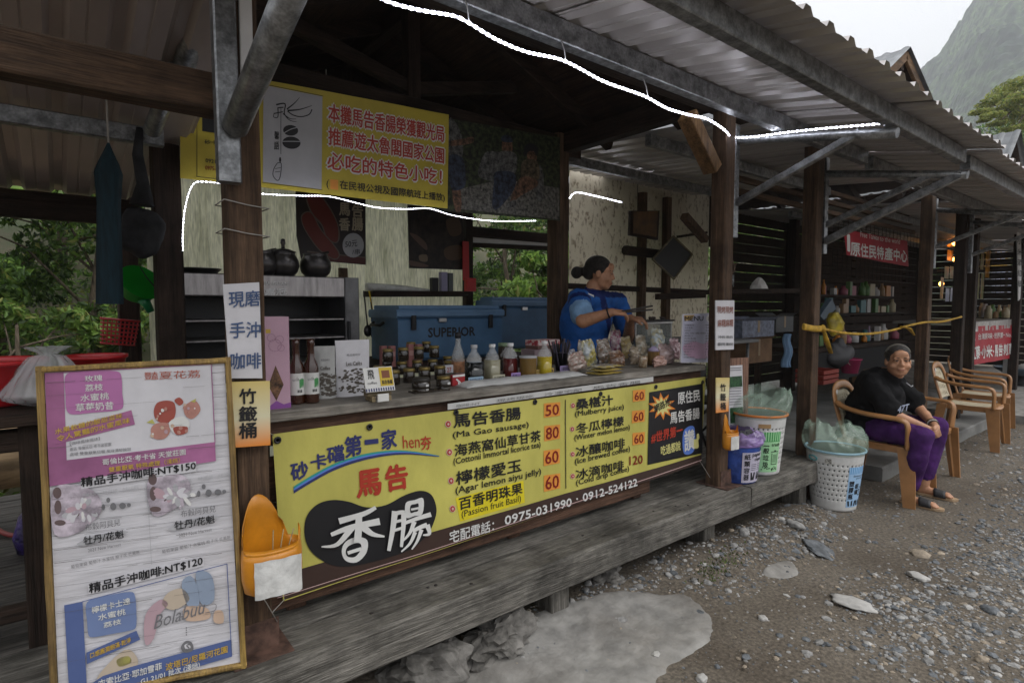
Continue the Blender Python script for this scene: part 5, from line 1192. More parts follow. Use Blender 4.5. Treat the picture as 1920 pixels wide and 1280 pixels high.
for k in range(13):
    y = 609+k*5.0; w_ = random.uniform(10, 24) if k != 3 else 38
    put(mb, mpl, random.choice(('馬告香腸', '海燕窩仙草甘茶', '檸檬愛玉', '百香明珠果', '桑椹汁', '冬瓜檸檬', '冰釀咖啡')), (1283-k*.2,y+2),(1283+w_,y+2),(1283-k*.2,y-1.3), .003, .006, 2)
    put(mb, mpl, random.choice(('50', '60', '80', '120')), (1322,y+2),(1331,y+1.7),(1322,y-1.2), .003, .005, 2)
put(mb, mpl, '歡迎外帶‧宅配', (1303,675),(1336,674),(1303,672), .003, 0, 2)
lettering(mb, M, t)

# ------------------------------------------------------------------ orange jugs cut open as skewer bins
ORP = mat('orange_plastic', (.62, .24, .012), .4, .12, 6, bump=.1, spec=.5, coat=.2)
def jug(loc, s, label, lab2, wx=1.5):
    t = thing('cut_jug', label, 'jug', loc, 0, 'cut orange jugs for used skewers'); mb = MB(); N = 32; vs = []
    prof = [(.0, .035, .03), (.02, .055, .045), (.06, .06, .05), (.12, .06, .05), (.155, .058, .048)]
    for z, a, b in prof:
        for i in range(N): th = 2*PI*i/N; vs.append(V((a*math.cos(th), b*math.sin(th), z)))
    # the cut rim: a tall hanging tab at the back left, a stub handle at the right
    for i in range(N):
        th = 2*PI*i/N; x, y = math.cos(th), math.sin(th); h = .155+.10*max(0, math.cos(max(-PI/2, min(PI/2, (th-2.05)*1.25))))**.5+.05*math.exp(-(((th+.35+PI) % (2*PI)-PI)/.22)**2)-.012*(y < -.3)
        r = 1-.12*max(0, (h-.19)/.08); vs.append(V((.058*x*r, .048*y*r, h)))
    for i in range(N):
        th = 2*PI*i/N; x, y = math.cos(th), math.sin(th); h = .155+.150*max(0, math.cos(max(-PI/2, min(PI/2, (th-2.05)*1.5))))**.45+.07*math.exp(-(((th+.35+PI) % (2*PI)-PI)/.2)**2)-.014*(y < -.3)
        r = 1-.22*max(0, (h-.19)/.12); vs.append(V((.057*x*r, .047*y*r, h)))
    fs = [(k*N+i, k*N+(i+1) % N, k*N+N+(i+1) % N, k*N+N+i) for k in range(6) for i in range(N)]+[list(range(N))[::-1]]
    mb.add([V(loc)+V((v.x*wx, v.y*1.15, v.z))*s for v in vs], fs, 0, True); o = mb.build('body', ORP, t); o.modifiers.new('t', 'SOLIDIFY').thickness = .0022
    mb = MB()
    def fn(u, v):
        th = -PI/2-.75+1.75*u; z = .012+.115*v; q = (.0615+.0025*noise.noise((u*4, v*4, s)), .0515)
        return V(loc)+V((q[0]*math.cos(th)*1.02*wx, q[1]*math.sin(th)*1.04*1.15, z-.03*(u-.3)**2+.012*noise.noise((u*3, v*3, 2))))*s
    mb.sheet(fn, 14, 8); mb.build('torn_label', mat('torn_paper', (.60, .60, .58), .7, .1, 20, bump=.6, bscale=30), t)
    return t
p = onY(512, 1108, 1.82); t = jug(tuple(p), 1.0*.205/.205, 'orange jug cut open with a torn white label on the left post', '')
mb = MB(); q = onY(470, 965, 1.87); 
mb.tube([onY(485, 1108, 1.85), onY(500, 1130, 1.87), onY(520, 1165, 1.9)], .0016, 5); mb.build('hanging_wire', WIRE, t)
for k in range(3): mb = MB(); q = V(p)+V((.02-.012*k, -.01, .05)); mb.tube([q, q+V((.035-.015*k, -.03+.012*k, .15))], .0018, 5); mb.build('skewer', wood('skewer_timber', (.42, .33, .18), 'z'), t)
p = onY(1369, 842, 1.84); jug(tuple(p), .70, 'orange jug with round white label hanging on the right post', '')

# ------------------------------------------------------------------ inside the stall
t = thing('work_table', 'rough timber work bench carrying the blue coolers and the steel cabinet', 'table', (1.6, 3.5, ZD))
mb = MB(); mb.cbox((.5, 3.42, 1.03), (3.05, 4.12, 1.07), .004); mb.build('table_top', WD('x'), t)
for x in (.6, 1.7, 2.9):
    for y in (3.5, 4.05): bar('leg', (x, y, ZD), (x, y, 1.03), .07, .07, WD('z'), t, (0, 1, 0))
CB = mat('cooler_blue', (.065, .145, .26), .5, .1, 4, bump=.06, spec=.4); CBL = mat('cooler_lid_blue', (.12, .22, .36), .5, .1, 4, bump=.06, spec=.4)
def cooler(name, label, x0, x1, y0, y1, z0, z1, txt_=None):
    t = thing(name, label, 'cooler', ((x0+x1)/2, (y0+y1)/2, z0), 0, 'blue ice coolers')
    mb = MB(); mb.cbox((x0+.015, y0+.015, z0), (x1-.015, y1-.015, z1-.085), .02); mb.build('body', CB, t)
    mb = MB(); mb.cbox((x0, y0, z1-.088), (x1, y1, z1-.03), .014); mb.cbox((x0+.03, y0+.03, z1-.034), (x1-.03, y1-.03, z1), .016); mb.build('lid', CBL, t)
    for x in (x0+.11, x1-.15): mb = MB(); mb.cbox((x, y0-.012, z1-.17), (x+.035, y0+.014, z1-.07), .006); mb.build('latch', BLK, t)
    mb = MB(); mb.tube([(x0-.0, y0+.2, z1-.12), (x0-.03, y0+.2, z1-.14), (x0-.03, y0+.35, z1-.14), (x0, y0+.35, z1-.12)], .01, 8); mb.build('handle', BLK, t)
    mb = MB(); mb.cbox((x0+.33, y0-.006, z1-.12), (x0+.39, y0+.012, z1-.09), .004); mb.build('clasp', flat('clasp_steel', (.5, .5, .5), .3, metal=.8), t)
    if txt_: mb = MB(); word(mb, PY(y0+.0145), txt_, x0+.25, z1-.225, x0+.25+.40, z1-.16, 0, .001, .03); mb.build('lettering', BLK, t, kind='stuff')
a, b = onY(744, 575, 3.5), onY(946, 575, 3.5); cooler('ice_cooler', 'blue cooler with black latches and lettering, front one of the two', a.x, b.x, 3.5, 3.95, 1.071, a.z+.01, 'SUPERIOR')
a, b = onY(924, 558, 3.98), onY(1056, 560, 3.98); cooler('ice_cooler', 'taller blue cooler standing further right behind the front cooler', a.x, b.x+.1, 3.98, 4.24, 1.071, b.z+.01, None)
# stainless cabinet
t = thing('food_cabinet', 'stainless steel food warming cabinet with open shelves', 'cabinet', (1.0, 3.5, 1.071))
a, b = onY(338, 521, 3.45), onY(672, 521, 3.45); x0, x1, zt = a.x, b.x, b.z; xm = onY(645, 521, 3.45).x
SS = mat('brushed_steel', (.36, .34, .34), .35, .15, 4, (8, 1, 1), .05, metal=.8, fine=.1); DK = flat('dark_interior', (.02, .02, .022), .4)
mb = MB(); z2 = onY(500, 556, 3.45).z; mb.cbox((x0, 3.45, z2), (xm, 3.95, zt), .006); mb.build('fascia', SS, t)
mb = MB(); mb.cbox((xm+.002, 3.44, 1.075), (x1, 3.95, zt+.0), .006); mb.build('side_column', mat('dark_brushed_steel', (.13, .13, .135), .35, .15, 6, metal=.7), t)
mb = MB(); mb.cbox((x0, 3.9, 1.075), (xm, 3.95, z2), .004); mb.build('back_panel', DK, t)
mb = MB(); mb.cbox((x0, 3.47, 1.075), (x0+.02, 3.9, z2), .004); mb.build('side_panel', SS, t)
for y in (598, 634):
    z = onY(500, y, 3.47).z; mb = MB(); mb.cbox((x0+.02, 3.46, z-.012), (xm, 3.9, z), .003); mb.build('shelf', SS, t)
mb = MB(); mb.cbox((x0, 3.45, 1.073), (xm, 3.9, 1.12), .004); mb.build('base', SS, t)
mb = MB(); mb.cbox((xm+.012, 3.425, 1.15), (xm+.03, 3.44, 1.36), .004); mb.build('handle', BLK, t)
pl = PY(3.449); mb = MB(); put(mb, pl, 'JIA GUAN', (494,536),(540,537),(494,528), .003, .02, 0); put(mb, pl, '嘉冠', (496,554),(537,553),(496,541), .003, .02, 0); mb.build('lettering', WHT, t, kind='stuff')
# pots on the cabinet
PM = mat('dark_pot_steel', (.075, .07, .07), .28, .15, 8, bump=.03, metal=.75)
def pot(px, lab, lid, w_=1):
    q = onY(px, 521, 3.6); z = zt+.001; mb = MB(); r = .092*w_
    mb.lathe([(0, 0), (r*.62, .002), (r*.9, .03), (r, .065), (r*.95, .1), (r*.78, .128), (r*.74, .14), (r*.78, .146), (r*.72, .146), (r*.70, .13)], (0, 0, 0), 28); o = obj1('pot', lab, 'pot', mb, PM, (q.x, 3.6, z), 'round pots on the cabinet')
    if lid:
        mb = MB(); mb.lathe([(r*.8, .146), (r*.8, .151), (r*.4, .165), (.012, .17), (.010, .19), (.015, .2), (.012, .225), (0, .23)], (0, 0, 0), 24); mb.build('lid', PM, o, True)
    else:
        mb = MB(); mb.tube([(-r*.2, -.01, .13), (r*.55, .01, .155), (r*.95, .02, .165)], .008, 8); mb.build('spoon', PM, o, True)
pot(492, 'round dark pot half hidden behind the left post', 0); pot(532, 'round dark pot with knobbed lid on the cabinet', 1); pot(592, 'round dark pot without lid on the cabinet', 0, 1.05)
q = onY(370, 519, 3.6); mb = MB(); mb.lathe([(0, 0), (.10, .002), (.125, .025), (.13, .03), (.12, .028)], (0, 0, 0), 28); obj1('pan', 'shallow dark pan at the left end of the cabinet', 'pan', mb, PM, (q.x, 3.62, zt+.001))
# utensils hanging below the wall shelf
for px, y0_, y1_, kind, lab in ((684, 545, 620, 'ladle', 'steel ladle hanging from the wall shelf'), (694, 545, 590, 'tool', 'yellow handled scraper hanging from the wall shelf'), (697, 560, 626, 'ladle', 'second steel ladle hanging beside the yellow scraper')):
    a, b = onY(px-2, y0_, 4.0), onY(px+6, y1_, 4.0); mb = MB(); mb.tube([a, a.lerp(b, .75), b], [.006, .006, .008], 8)
    t = mb.build(kind if kind == 'ladle' else 'scraper', PM if kind == 'ladle' else flat('yellow_handle', (.55, .38, .02))); tag(t, lab, kind if kind == 'ladle' else 'scraper', 'utensils on hooks')
    mb = MB(); mb.ball(b, (.035, .02, .045), 12, 8) if kind == 'ladle' else mb.cbox(b-V((.02, .004, .05)), b+V((.02, .004, .01)), .002); mb.build('head', PM, t)
# things on the wall shelf
zs = onY(690, 551, 4.16).z+.023
a, b = onY(688, 540, 4.12), onY(806, 545, 4.12); mb = MB(); mb.tube([(a.x, 4.13, zs+.032), ((a.x+b.x)/2, 4.13, zs+.026), (b.x, 4.13, zs+.012)], [.03, .026, .012], 12); tag(mb.build('film_roll', mat('white_film', (.62, .62, .58), .3, .1, 20, bump=.4)), 'roll of white film lying on the wall shelf', 'roll')
for px, w_, h_, m, lab in ((814, .06, .12, BLK, 'small black device standing on the wall shelf'), (831, .06, .17, flat('lilac_carton', (.30, .28, .40)), 'lilac carton standing on the wall shelf'), (843, .045, .165, flat('grey_carton', (.10, .11, .11)), 'dark grey carton at the right end of the wall shelf')):
    q = onY(px, 545, 4.16); boxthing('carton', lab, 'box', (q.x, 4.16, zs), (w_, .05, h_), m, 0)
# brown framed picture and diamond chalkboard
pl = PY(3.9); q = pl.at(1208, 450); t = thing('framed_board', 'dark brown framed board hung high beside the back post', 'board', tuple(q))
mb = MB(); mb.extrude([pl.at(*r) for r in ((1183,395),(1237,395),(1234,450),(1181,441))], (0, .03, 0)); mb.build('frame', WD('z'), t)
mb = MB(); mb.extrude([pl.at(*r, .004) for r in ((1188,397),(1233,396),(1230,444),(1187,437))], (0, .003, 0)); mb.build('panel', mat('amber_board', (.13, .06, .012), .5, .3, 8), t)
pl = PY(3.95); q = pl.at(1260, 520); t = thing('diamond_chalkboard', 'diamond shaped blackboard with a pale frame hung on the back frame', 'board', tuple(q)); mb = MB()
PQ = ((1262,443),(1297,477),(1263,523),(1223,486)); mb.extrude([pl.at(*r, .002) for r in PQ], (0, .015, 0)); mb.build('slate', flat('slate_black', (.012, .014, .014), .5), t)
for i in range(4): bar('frame_bar', pl.at(*PQ[i], .004), pl.at(*PQ[(i+1) % 4], .004), .022, .02, wood('pale_frame', (.25, .21, .13), 'x'), t)
# ------------------------------------------------------------------ plastic armchairs
CBR = mat('tan_plastic', (.34, .165, .062), .38, .10, 5, bump=.04, spec=.5, fine=.06); CCR = mat('cream_plastic', (.56, .50, .36), .42, .08, 6, bump=.03, spec=.4)
def make_chair(label):
    t = thing('plastic_chair', label, 'chair', (0, 0, 0), 0, 'tan plastic armchairs in a row')
    L = lambda mb, n, m: mb.build(n, m, t, True)
    # seat: rounded front, dished, with a deep rim
    mb = MB()
    def sx(v): return .245-.03*v
    def sf(u, v):
        x = (2*u-1); w_ = sx(v); y = -.24+.46*v
        z = .43-.02*math.sin(v*PI)*(1-x*x)-.02*max(0, (.12-v)/.12)**2
        return V((x*w_, y-.025*(1-x*x)*(1-v), z))
    mb.sheet(sf, 14, 14); o = L(mb, 'seat', CBR); o.modifiers.new('t', 'SOLIDIFY').thickness = .012
    mb = MB(); mb.sheet(lambda u, v: sf(.17+.66*u, .16+.74*v)+V((0, 0, .0035)), 10, 10); L(mb, 'seat_inlay', CCR)
    mb = MB()
    for s in (-1, 1): mb.beam((s*.238, -.2, .405), (s*.212, .2, .405), .012, .05, (0, 0, 1), .003)
    mb.beam((-.235, -.235, .40), (.235, -.235, .40), .012, .05, (0, 0, 1), .003); L(mb, 'rim', CBR)
    for s in (-1, 1):
        for y0, y1, tw, bw in ((-.225, -.265, .115, .075), (.19, .25, .085, .06)):
            mb = MB(); sg = -1 if y0 < 0 else 1; vs = []
            for k in range(6):
                q = k/5; z = .43*(1-q); x = s*(.245+.03*q); y = y0+(y1-y0)*q; w_ = (tw+(bw-tw)*q)/2; th = .016
                vs += [(x, y-w_, z), (x+s*th, y-w_, z), (x+s*th, y+w_, z), (x+s*.3*th, y+w_+.0, z), (x-s*.012, y+w_*.2, z), (x, y, z)]
            fs = [(k*6+i, k*6+(i+1) % 6, k*6+6+(i+1) % 6, k*6+6+i) for k in range(5) for i in range(6)]+[tuple(range(6))[::-1], tuple(30+i for i in range(6))]
            mb.add(vs, fs); L(mb, 'leg', CBR)
        P = smooth_px([(s*.212, .262, .70), (s*.245, .20, .672), (s*.275, .05, .648), (s*.285, -.12, .64), (s*.284, -.20, .632), (s*.278, -.232, .60), (s*.268, -.236, .52), (s*.258, -.232, .42)], 4, False)
        mb = MB(); mb.tube(P, [(.030 if k < 20 else .036, .017) for k in range(len(P))], 10); L(mb, 'armrest', CBR)
    P = smooth_px([(-.20, .195, .42), (-.212, .235, .56), (-.212, .268, .68), (-.185, .292, .765), (-.11, .305, .81), (0, .31, .822), (.11, .305, .81), (.185, .292, .765), (.212, .268, .68), (.212, .235, .56), (.20, .195, .42)], 4, False)
    mb = MB(); mb.tube(P, [(.012, .034)]*len(P), 10); L(mb, 'back_frame', CBR)
    mb = MB(); nu, nv = 27, 22; vs = []
    for j in range(nv+1):
        v = j/nv; z = .47+.31*v; h = .19 if v < .55 else .19*math.sqrt(max(0, 1-((v-.55)/.47)**2))
        for i in range(nu+1):
            u = i/nu*2-1; vs.append((u*h, .205+.10*v**.8-.03*(1-u*u)*0+.018*(1-u*u), z))
    fs = [(j*(nu+1)+i, j*(nu+1)+i+1, (j+1)*(nu+1)+i+1, (j+1)*(nu+1)+i) for j in range(nv) for i in range(nu) if not (i % 3 == 1 and j % 5 in (1, 2, 3) and 1 < i < nu-2)]
    mb.add(vs, fs, 0, True); o = L(mb, 'back_panel', CCR); o.modifiers.new('t', 'SOLIDIFY').thickness = .006
    mb = MB(); mb.ball((-.17, .279, .772), (.016, .006, .022), 10, 6); L(mb, 'sticker', PWHT)
    return t
ch = make_chair('tan plastic armchair the woman in black sits in')
ch.location = (5.02, 1.64, 0); ch.rotation_euler.z = .04
for x, y, r, lab in ((5.70, 1.68, -.10, 'empty tan plastic armchair touching the seated woman\'s chair'), (7.55, 1.66, .04, 'empty tan plastic armchair standing alone before the dark doorway'), (8.55, 1.78, .10, 'farthest empty tan plastic armchair near the red table cloth')):
    dup(ch, (x, y, .0 if x < 6.5 else 0.0), r, lab)

# ------------------------------------------------------------------ bins
WB = mat('white_basket_plastic', (.60, .60, .585), .4, .05, 8, bump=.03, spec=.45, fine=.05)
BAGG = mat('green_bag', (.50, .68, .54), .15, .08, 8, bump=.35, bscale=45, alpha=.27, spec=.8, coat=.3); BAGP = mat('violet_bag', (.32, .22, .48), .2, .2, 8, bump=.6, bscale=26, alpha=.75, spec=.7)
class Cyl:
    wav = 0
    def __init__(s, c, r0, r1, h, a): s.c = V(c); s.r0 = r0; s.r1 = r1; s.h = h; s.a = a
    def pt(s, uv, off=0):
        u, v = uv; R = s.r0+(s.r1-s.r0)*v/s.h+off; a = s.a+u/((s.r0+s.r1)/2); return s.c+V((R*math.cos(a), R*math.sin(a), v))
    def patch(s, mb, u0, v0, u1, v1, m, off=.002, n=10):
        for i in range(n):
            a, b = u0+(u1-u0)*i/n, u0+(u1-u0)*(i+1)/n; mb.add([s.pt(q, off) for q in ((a, v0), (b, v0), (b, v1), (a, v1))], [(0, 1, 2, 3)], m)
def basket(loc, r0, r1, h, label, rim, holes=True, body=WB):
    t = thing('waste_bin', label, 'bin', loc, 0, 'sorted waste bins beside the stall'); c = V(loc); mb = MB(); N = 108; rows = 36; vs = []
    for k in range(rows+1):
        z = h*k/rows; R = r0+(r1-r0)*k/rows
        if k == 0: R -= .012
        for i in range(N): a = 2*PI*i/N; vs.append(c+V((R*math.cos(a), R*math.sin(a), z)))
    fs = [(k*N+i, k*N+(i+1) % N, k*N+N+(i+1) % N, k*N+N+i) for k in range(rows) for i in range(N) if not (holes and 4 < k < rows-5 and k % 3 == 1 and (i+(k//3) % 2) % 3 == 0)]
    fs.append(tuple(range(N))[::-1]); mb.add(vs, fs, 0, True); o = mb.build('body', body, t); o.modifiers.new('t', 'SOLIDIFY').thickness = .003
    mb = MB(); mb.tube([c+V(((r1+.004)*math.cos(2*PI*i/40), (r1+.004)*math.sin(2*PI*i/40), h)) for i in range(41)], .0085, 8, False); mb.build('rim', rim, t)
    return t
def bag(t, loc, r1, h, hh, m, seed, lean=(0, 0), name='bin_bag'):
    rb = r1*.77
    c = V(loc)+V((0, 0, h)); mb = MB(); N = 120; vs = []; K = 26
    for k in range(K+1):
        q = k/K
        for i in range(N):
            a = 2*PI*i/N; x, y = math.cos(a), math.sin(a)
            n1 = noise.noise((x*1.4+seed, y*1.4, q*1.5)); n2 = noise.noise((x*4+seed, y*4, q*3)); n3 = (.5-abs(noise.noise((x*3.2+seed, y*3.2, q*2.6))))*1.6+(.5-abs(noise.noise((x*8, y*8+seed, q*5))))*.7-.7
            R = r1*(1.0+.13*math.sin(q*PI)**.8*(1 if q > .08 else 1)-.30*q**3+.16*n1*q+.07*n2*q**.5+.045*n3*min(1, q*5))
            z = hh*(q-.12)*(1+.38*n1*q+.16*n2+.10*n3)
            vs.append(c+V((R*x+lean[0]*q*q, R*y+lean[1]*q*q, z)))
    mb.add(vs, [(k*N+i, k*N+(i+1) % N, k*N+N+(i+1) % N, k*N+N+i) for k in range(K) for i in range(N)], 0, True)
    mb.build(name, m, t)
    mb = MB(); vs = []
    for k in range(9):
        q = k/8
        for i in range(N): a = 2*PI*i/N; R = (r1*.95+(rb*.93-r1*.95)*q)*(1+.02*noise.noise((math.cos(a)*5, math.sin(a)*5, q*4+seed))); vs.append(c+V((R*math.cos(a), R*math.sin(a), -q*h*.9)))
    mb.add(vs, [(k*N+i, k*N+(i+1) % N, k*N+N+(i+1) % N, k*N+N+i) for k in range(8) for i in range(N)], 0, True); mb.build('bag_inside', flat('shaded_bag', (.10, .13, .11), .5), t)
ac_ = lambda c: math.atan2(-c[1], -c[0])          # angle on the bin that faces the viewer
# trash bin on the deck
c = tuple(onZ(1455, 890, ZD+.0015)+V((0, .13, 0))); T1 = basket(c, .135, .172, .40, 'tall white perforated basket with green trash label and orange rim on the deck', flat('orange_rim', (.55, .17, .03)))
bag(T1, c, .172, .40, .17, BAGG, 3.1, (.10, -.02)); cy = Cyl(c, .135, .172, .40, ac_(c))
mb = MB(); cy.patch(mb, .01, .03, .15, .30, 0); cy.patch(mb, .01, .235, .15, .30, 1, .0024)
for k in range(9): cy.patch(mb, .012+k*.0155, .24, .019+k*.0155, .30, 0, .0028, 1)
for i, s in enumerate('一般垃圾'): puts(mb, cy, s, (.034, .205-i*.047), (.036, 0), (0, .036 if i else .006), .003, .02, 2)
puts(mb, cy, 'trash', (.085, .205), (.06, 0), (0, .022), .003, .01, 2)
for a, b in (((.09, .08), (.1, .16)), ((.135, .08), (.13, .16)), ((.1, .16), (.13, .16))): pass
for u0, v0, u1, v1 in ((.085, .165, .142, .170), (.108, .170, .12, .178), (.09, .085, .094, .16), (.133, .085, .137, .16), (.09, .08, .137, .085), (.102, .095, .105, .15), (.112, .095, .115, .15), (.122, .095, .125, .15)): cy.patch(mb, u0, v0, u1, v1, 2, .003, 2)
for k in range(22): u = random.uniform(.018, .14); v = random.uniform(.036, .062); cy.patch(mb, u, v, u+.008, v+.006, 2, .003, 1)
mb.build('label', [LGRN, GRN, BLK], T1, kind='stuff')
mb = MB(); cy.patch(mb, -.0, .325, .07, .352, 0, .004, 4); mb.build('handle', flat('tan_insert', (.35, .22, .10)), T1)
# plastics bin on the ground
c = onG(1560, 958); c = (c.x+.14, c.y+.05, gz(c.x, c.y)-.004); T2 = basket(c, .145, .19, .43, 'tall white perforated basket with blue label and pale blue rim on the ground', flat('pale_blue_rim', (.28, .46, .56)))
bag(T2, c, .19, .43, .20, BAGG, 8.4, (.05, .05)); cy = Cyl(c, .145, .19, .43, ac_(c))
mb = MB(); cy.patch(mb, .09, .04, .24, .335, 0); cy.patch(mb, .09, .285, .24, .335, 1, .0024)
for k in range(10): cy.patch(mb, .092+k*.015, .285, .099+k*.015, .335, 0, .0028, 1)
puts(mb, cy, 'aluminum cans', (.125, .262), (.11, 0), (0, .015), .003, .004, 2); puts(mb, cy, 'plastic', (.15, .243), (.07, 0), (0, .014), .003, .004, 2)
for i, s in enumerate('塑膠瓶'): puts(mb, cy, s, (.10, .195-i*.047), (.038, 0), (0, .038), .003, .03, 2)
for i, s in enumerate('鋁罐'): puts(mb, cy, s, (.15, .175-i*.043), (.036, 0), (0, .036), .003, .03, 2)
for k in range(5): u = .105+k*.026; puts(mb, cy, 'I', (u, .05), (.010, .004*(k % 2)), (.006*(k % 3-1), .036), .003, .03, 2)
for k in range(4): cy.patch(mb, .195+.01*(k % 2), .12+k*.018, .215, .132+k*.018, 2, .003, 2)
mb.build('label', [SKYB, flat('mid_blue_print', (.12, .32, .58)), BLK], T2, kind='stuff')
mb = MB(); mb.tube([cy.pt((-.14+.035*math.cos(a*PI/8), .37+.016*math.sin(a*PI/8)), .003) for a in range(17)], .005, 6, False); mb.build('handle', flat('teal_insert', (.10, .38, .40)), T2)
mb = MB(); cy.patch(mb, -.055, .35, -.015, .385, 0, .002, 3); mb.build('sticker', mat('worn_sticker', (.45, .44, .40), .5, .5, 60), T2)
# paper cups bin, blue bag
c = tuple(onZ(1400, 906, ZD+.0015)+V((.03, .085, 0))); BLB = mat('blue_bag', (.03, .07, .30), .22, .3, 8, bump=.7, bscale=22, spec=.6)
T3 = basket(c, .115, .142, .25, 'short bin lined with blue and violet bags labelled paper cups', flat('violet_rim', (.25, .16, .42)), False, BLB)
bag(T3, c, .145, .25, .085, BAGP, 5.5); cy = Cyl(c, .115, .142, .25, ac_(c)); mb = MB(); cy.a += .22; cy.patch(mb, .0, .015, .155, .21, 0, .004)
for i, s in enumerate('紙類容器'): puts(mb, cy, s, (.012, .165-i*.044), (.036, 0), (0, .036), .005, .02, 1)
puts(mb, cy, 'paper', (.06, .175), (.075, .002), (0, .026), .005, .012, 1); puts(mb, cy, 'cups', (.078, .148), (.058, .002), (0, .022), .005, .012, 1)
for u in (.062, .112):
    for k in range(4): cy.patch(mb, u-.004, .095+k*.012, u+.036, .098+k*.012, 1, .005, 2)
    mb.add([cy.pt(q, .005) for q in ((u, .03), (u+.028, .03), (u+.034, .08), (u-.004, .08))], [(0, 1, 2, 3)], 1)
mb.build('label', [flat('lilac_label', (.50, .47, .58)), BLK], T3, kind='stuff')

# ------------------------------------------------------------------ people
SKIN = mat('skin', (.46, .235, .135), .48, .10, 14, bump=.12, bscale=90, spec=.4, fine=.06); HAIR = mat('black_hair', (.020, .015, .012), .40, .5, 14, (1, 5, 5), .9, 70, spec=.5)
LIPM = flat('lips', (.30, .10, .08)); EYEW = flat('eye_white', (.19, .13, .10), .5); IRIS = flat('iris', (.012, .008, .006), .4)
def frame(fw, up=(0, 0, 1)):
    y = V(fw).normalized(); x = y.cross(V(up)).normalized(); z = x.cross(y); return Matrix((x, y, z)).transposed()   # columns right, forward, up
def head_parts(mb, c, R, k=1, wide=0):
    E = lambda p, r: mb.ball(V(c)+R @ (V(p)*k), V(r)*k, 18, 12, rot=R)
    E((0, -.016, .03), (.076, .094, .082)); E((0, .018, -.03), (.066, .070, .078)); E((0, .046, -.088), (.036, .034, .026)); E((0, .02, -.07), (.058, .055, .045))
    if wide: E((0, .015, -.045), (.074, .062, .062)); E((0, .03, -.075), (.056, .05, .042))
    for s in (-1, 1):
        E((s*(.034+wide*.006), .05, -.038), (.028+wide*.004, .026+wide*.003, .026)); E((s*.03, .074, .02), (.024, .012, .009)); E((s*.078, -.01, -.012), (.010, .02, .03)); E((s*.0125, .092, -.029), (.009, .01, .008))
        E((s*.03, .067, .001), (.019, .014, .012))
    mb.cap(V(c)+R @ (V((0, .082, .012))*k), V(c)+R @ (V((0, .097, -.026))*k), .007*k, .0118*k)
    E((0, .084, -.060), (.024, .010, .007)); E((0, .081, -.072), (.021, .010, .008)); E((0, .07, .05), (.05, .02, .03))
def face_parts(t, c, R, k=1, smile=.004):
    P = lambda p: V(c)+R @ (V(p)*k)
    for s in (-1, 1):
        mb = MB(); mb.ball(P((s*.031, .0775, .0005)), V((.0125, .0058, .0040))*k, 12, 8, rot=R); e = mb.build('eye', EYEW, t)
        mb = MB(); mb.ball(P((s*.031, .0822, .0005)), V((.0068, .0035, .0042))*k, 10, 6, rot=R); mb.build('iris', IRIS, e)
        mb = MB(); mb.tube([P((s*(.015+.0085*i), .0805-.0021*i*i*.35, .0055+.0022*math.sin(i*PI/4))) for i in range(5)], .0027*k, 6); mb.build('eyelid', HAIR, t)
        mb = MB(); mb.tube([P((s*(.013+.010*i), .0855-.0021*i*i*.6, .0215+.004*math.sin(i*PI/4))) for i in range(5)], [.002*k, .0034*k, .0034*k, .003*k, .0016*k], 6); mb.build('eyebrow', HAIR, t)
    mb = MB(); mb.tube([P((-.026+.0065*i, .0885-.00055*(i-4)**2*.9, -.0655+smile*((i-4)/4)**2)) for i in range(9)], [.0012*k, .003*k, .004*k, .0046*k, .0042*k, .0046*k, .004*k, .003*k, .0012*k], 8); mb.build('lips', LIPM, t)
def hand(mb, wrist, tipdir, palmn, s=1, curl=.8, side=1):
    """a palm with four fingers bending towards palmn, and a thumb off its side"""
    d = V(tipdir).normalized(); n = (V(palmn)-d*V(palmn).dot(d)).normalized(); x = d.cross(n)*side; w_ = V(wrist)
    for i in range(4):
        o = w_+x*(.012-.0165*i+.013)*s+d*.012*s; k = w_+x*(.027-.018*i)*s+d*(.082-.004*abs(i-1.3))*s
        mb.cap(o, k, .013*s, .0115*s, 8)
        L = (.040, .046, .043, .033)[i]*s; a = curl; d1 = (d*math.cos(a)+n*math.sin(a)); q = k+d1*L; d2 = (d*math.cos(a*2)+n*math.sin(a*2)); q2 = q+d2*L*.75
        mb.cap(k, q, .0098*s, .0088*s, 8); mb.cap(q, q2, .0088*s, .0072*s, 8)
    a0 = w_+x*.02*s+d*.02*s; a1 = a0+(x*.7+d*.8+n*.3).normalized()*.042*s; a2 = a1+(d*.85+n*.5-x*.1).normalized()*.034*s
    mb.cap(a0, a1, .0135*s, .011*s, 8); mb.cap(a1, a2, .0105*s, .0085*s, 8)

# seated woman
hc = onX(1684, 676, 4.98); LOOK = (CAM-hc)+V((0, 0, -.1)); RH = frame((LOOK.x*.93+.8, LOOK.y-.9, LOOK.z-.15))
woman = thing('person', 'seated woman in black top and purple trousers with clasped hands', 'person', (5.05, 1.7, 0))
hip = V((5.08, 1.74, .50)); sh = V((5.03, 1.66, .885)); neck = hc+RH @ V((0, -.03, -.10))
sR, sL = sh+V((-.175, .01, -.02)), sh+V((.175, .01, -.02))
eR, eL = V((4.83, 1.52, .655)), V((5.30, 1.50, .665)); hR, hL = V((4.985, 1.315, .545)), V((5.055, 1.305, .56))
hpR, hpL = V((4.97, 1.68, .50)), V((5.19, 1.68, .50)); kR, kL = V((4.80, 1.32, .52)), V((5.30, 1.36, .525))
aR, aL = V((4.86, 1.40, .085)), V((5.20, 1.40, .085))
mb = MB(); head_parts(mb, hc, RH, 1.0, 1)
mb.cap(neck, sh+V((0, .02, .03)), .052, .062); mb.ball(sh+V((0, .03, -.10)), (.15, .10, .15)); mb.ball(hip+V((0, 0, .12)), (.155, .12, .17)); mb.ball(hip, (.17, .14, .11))
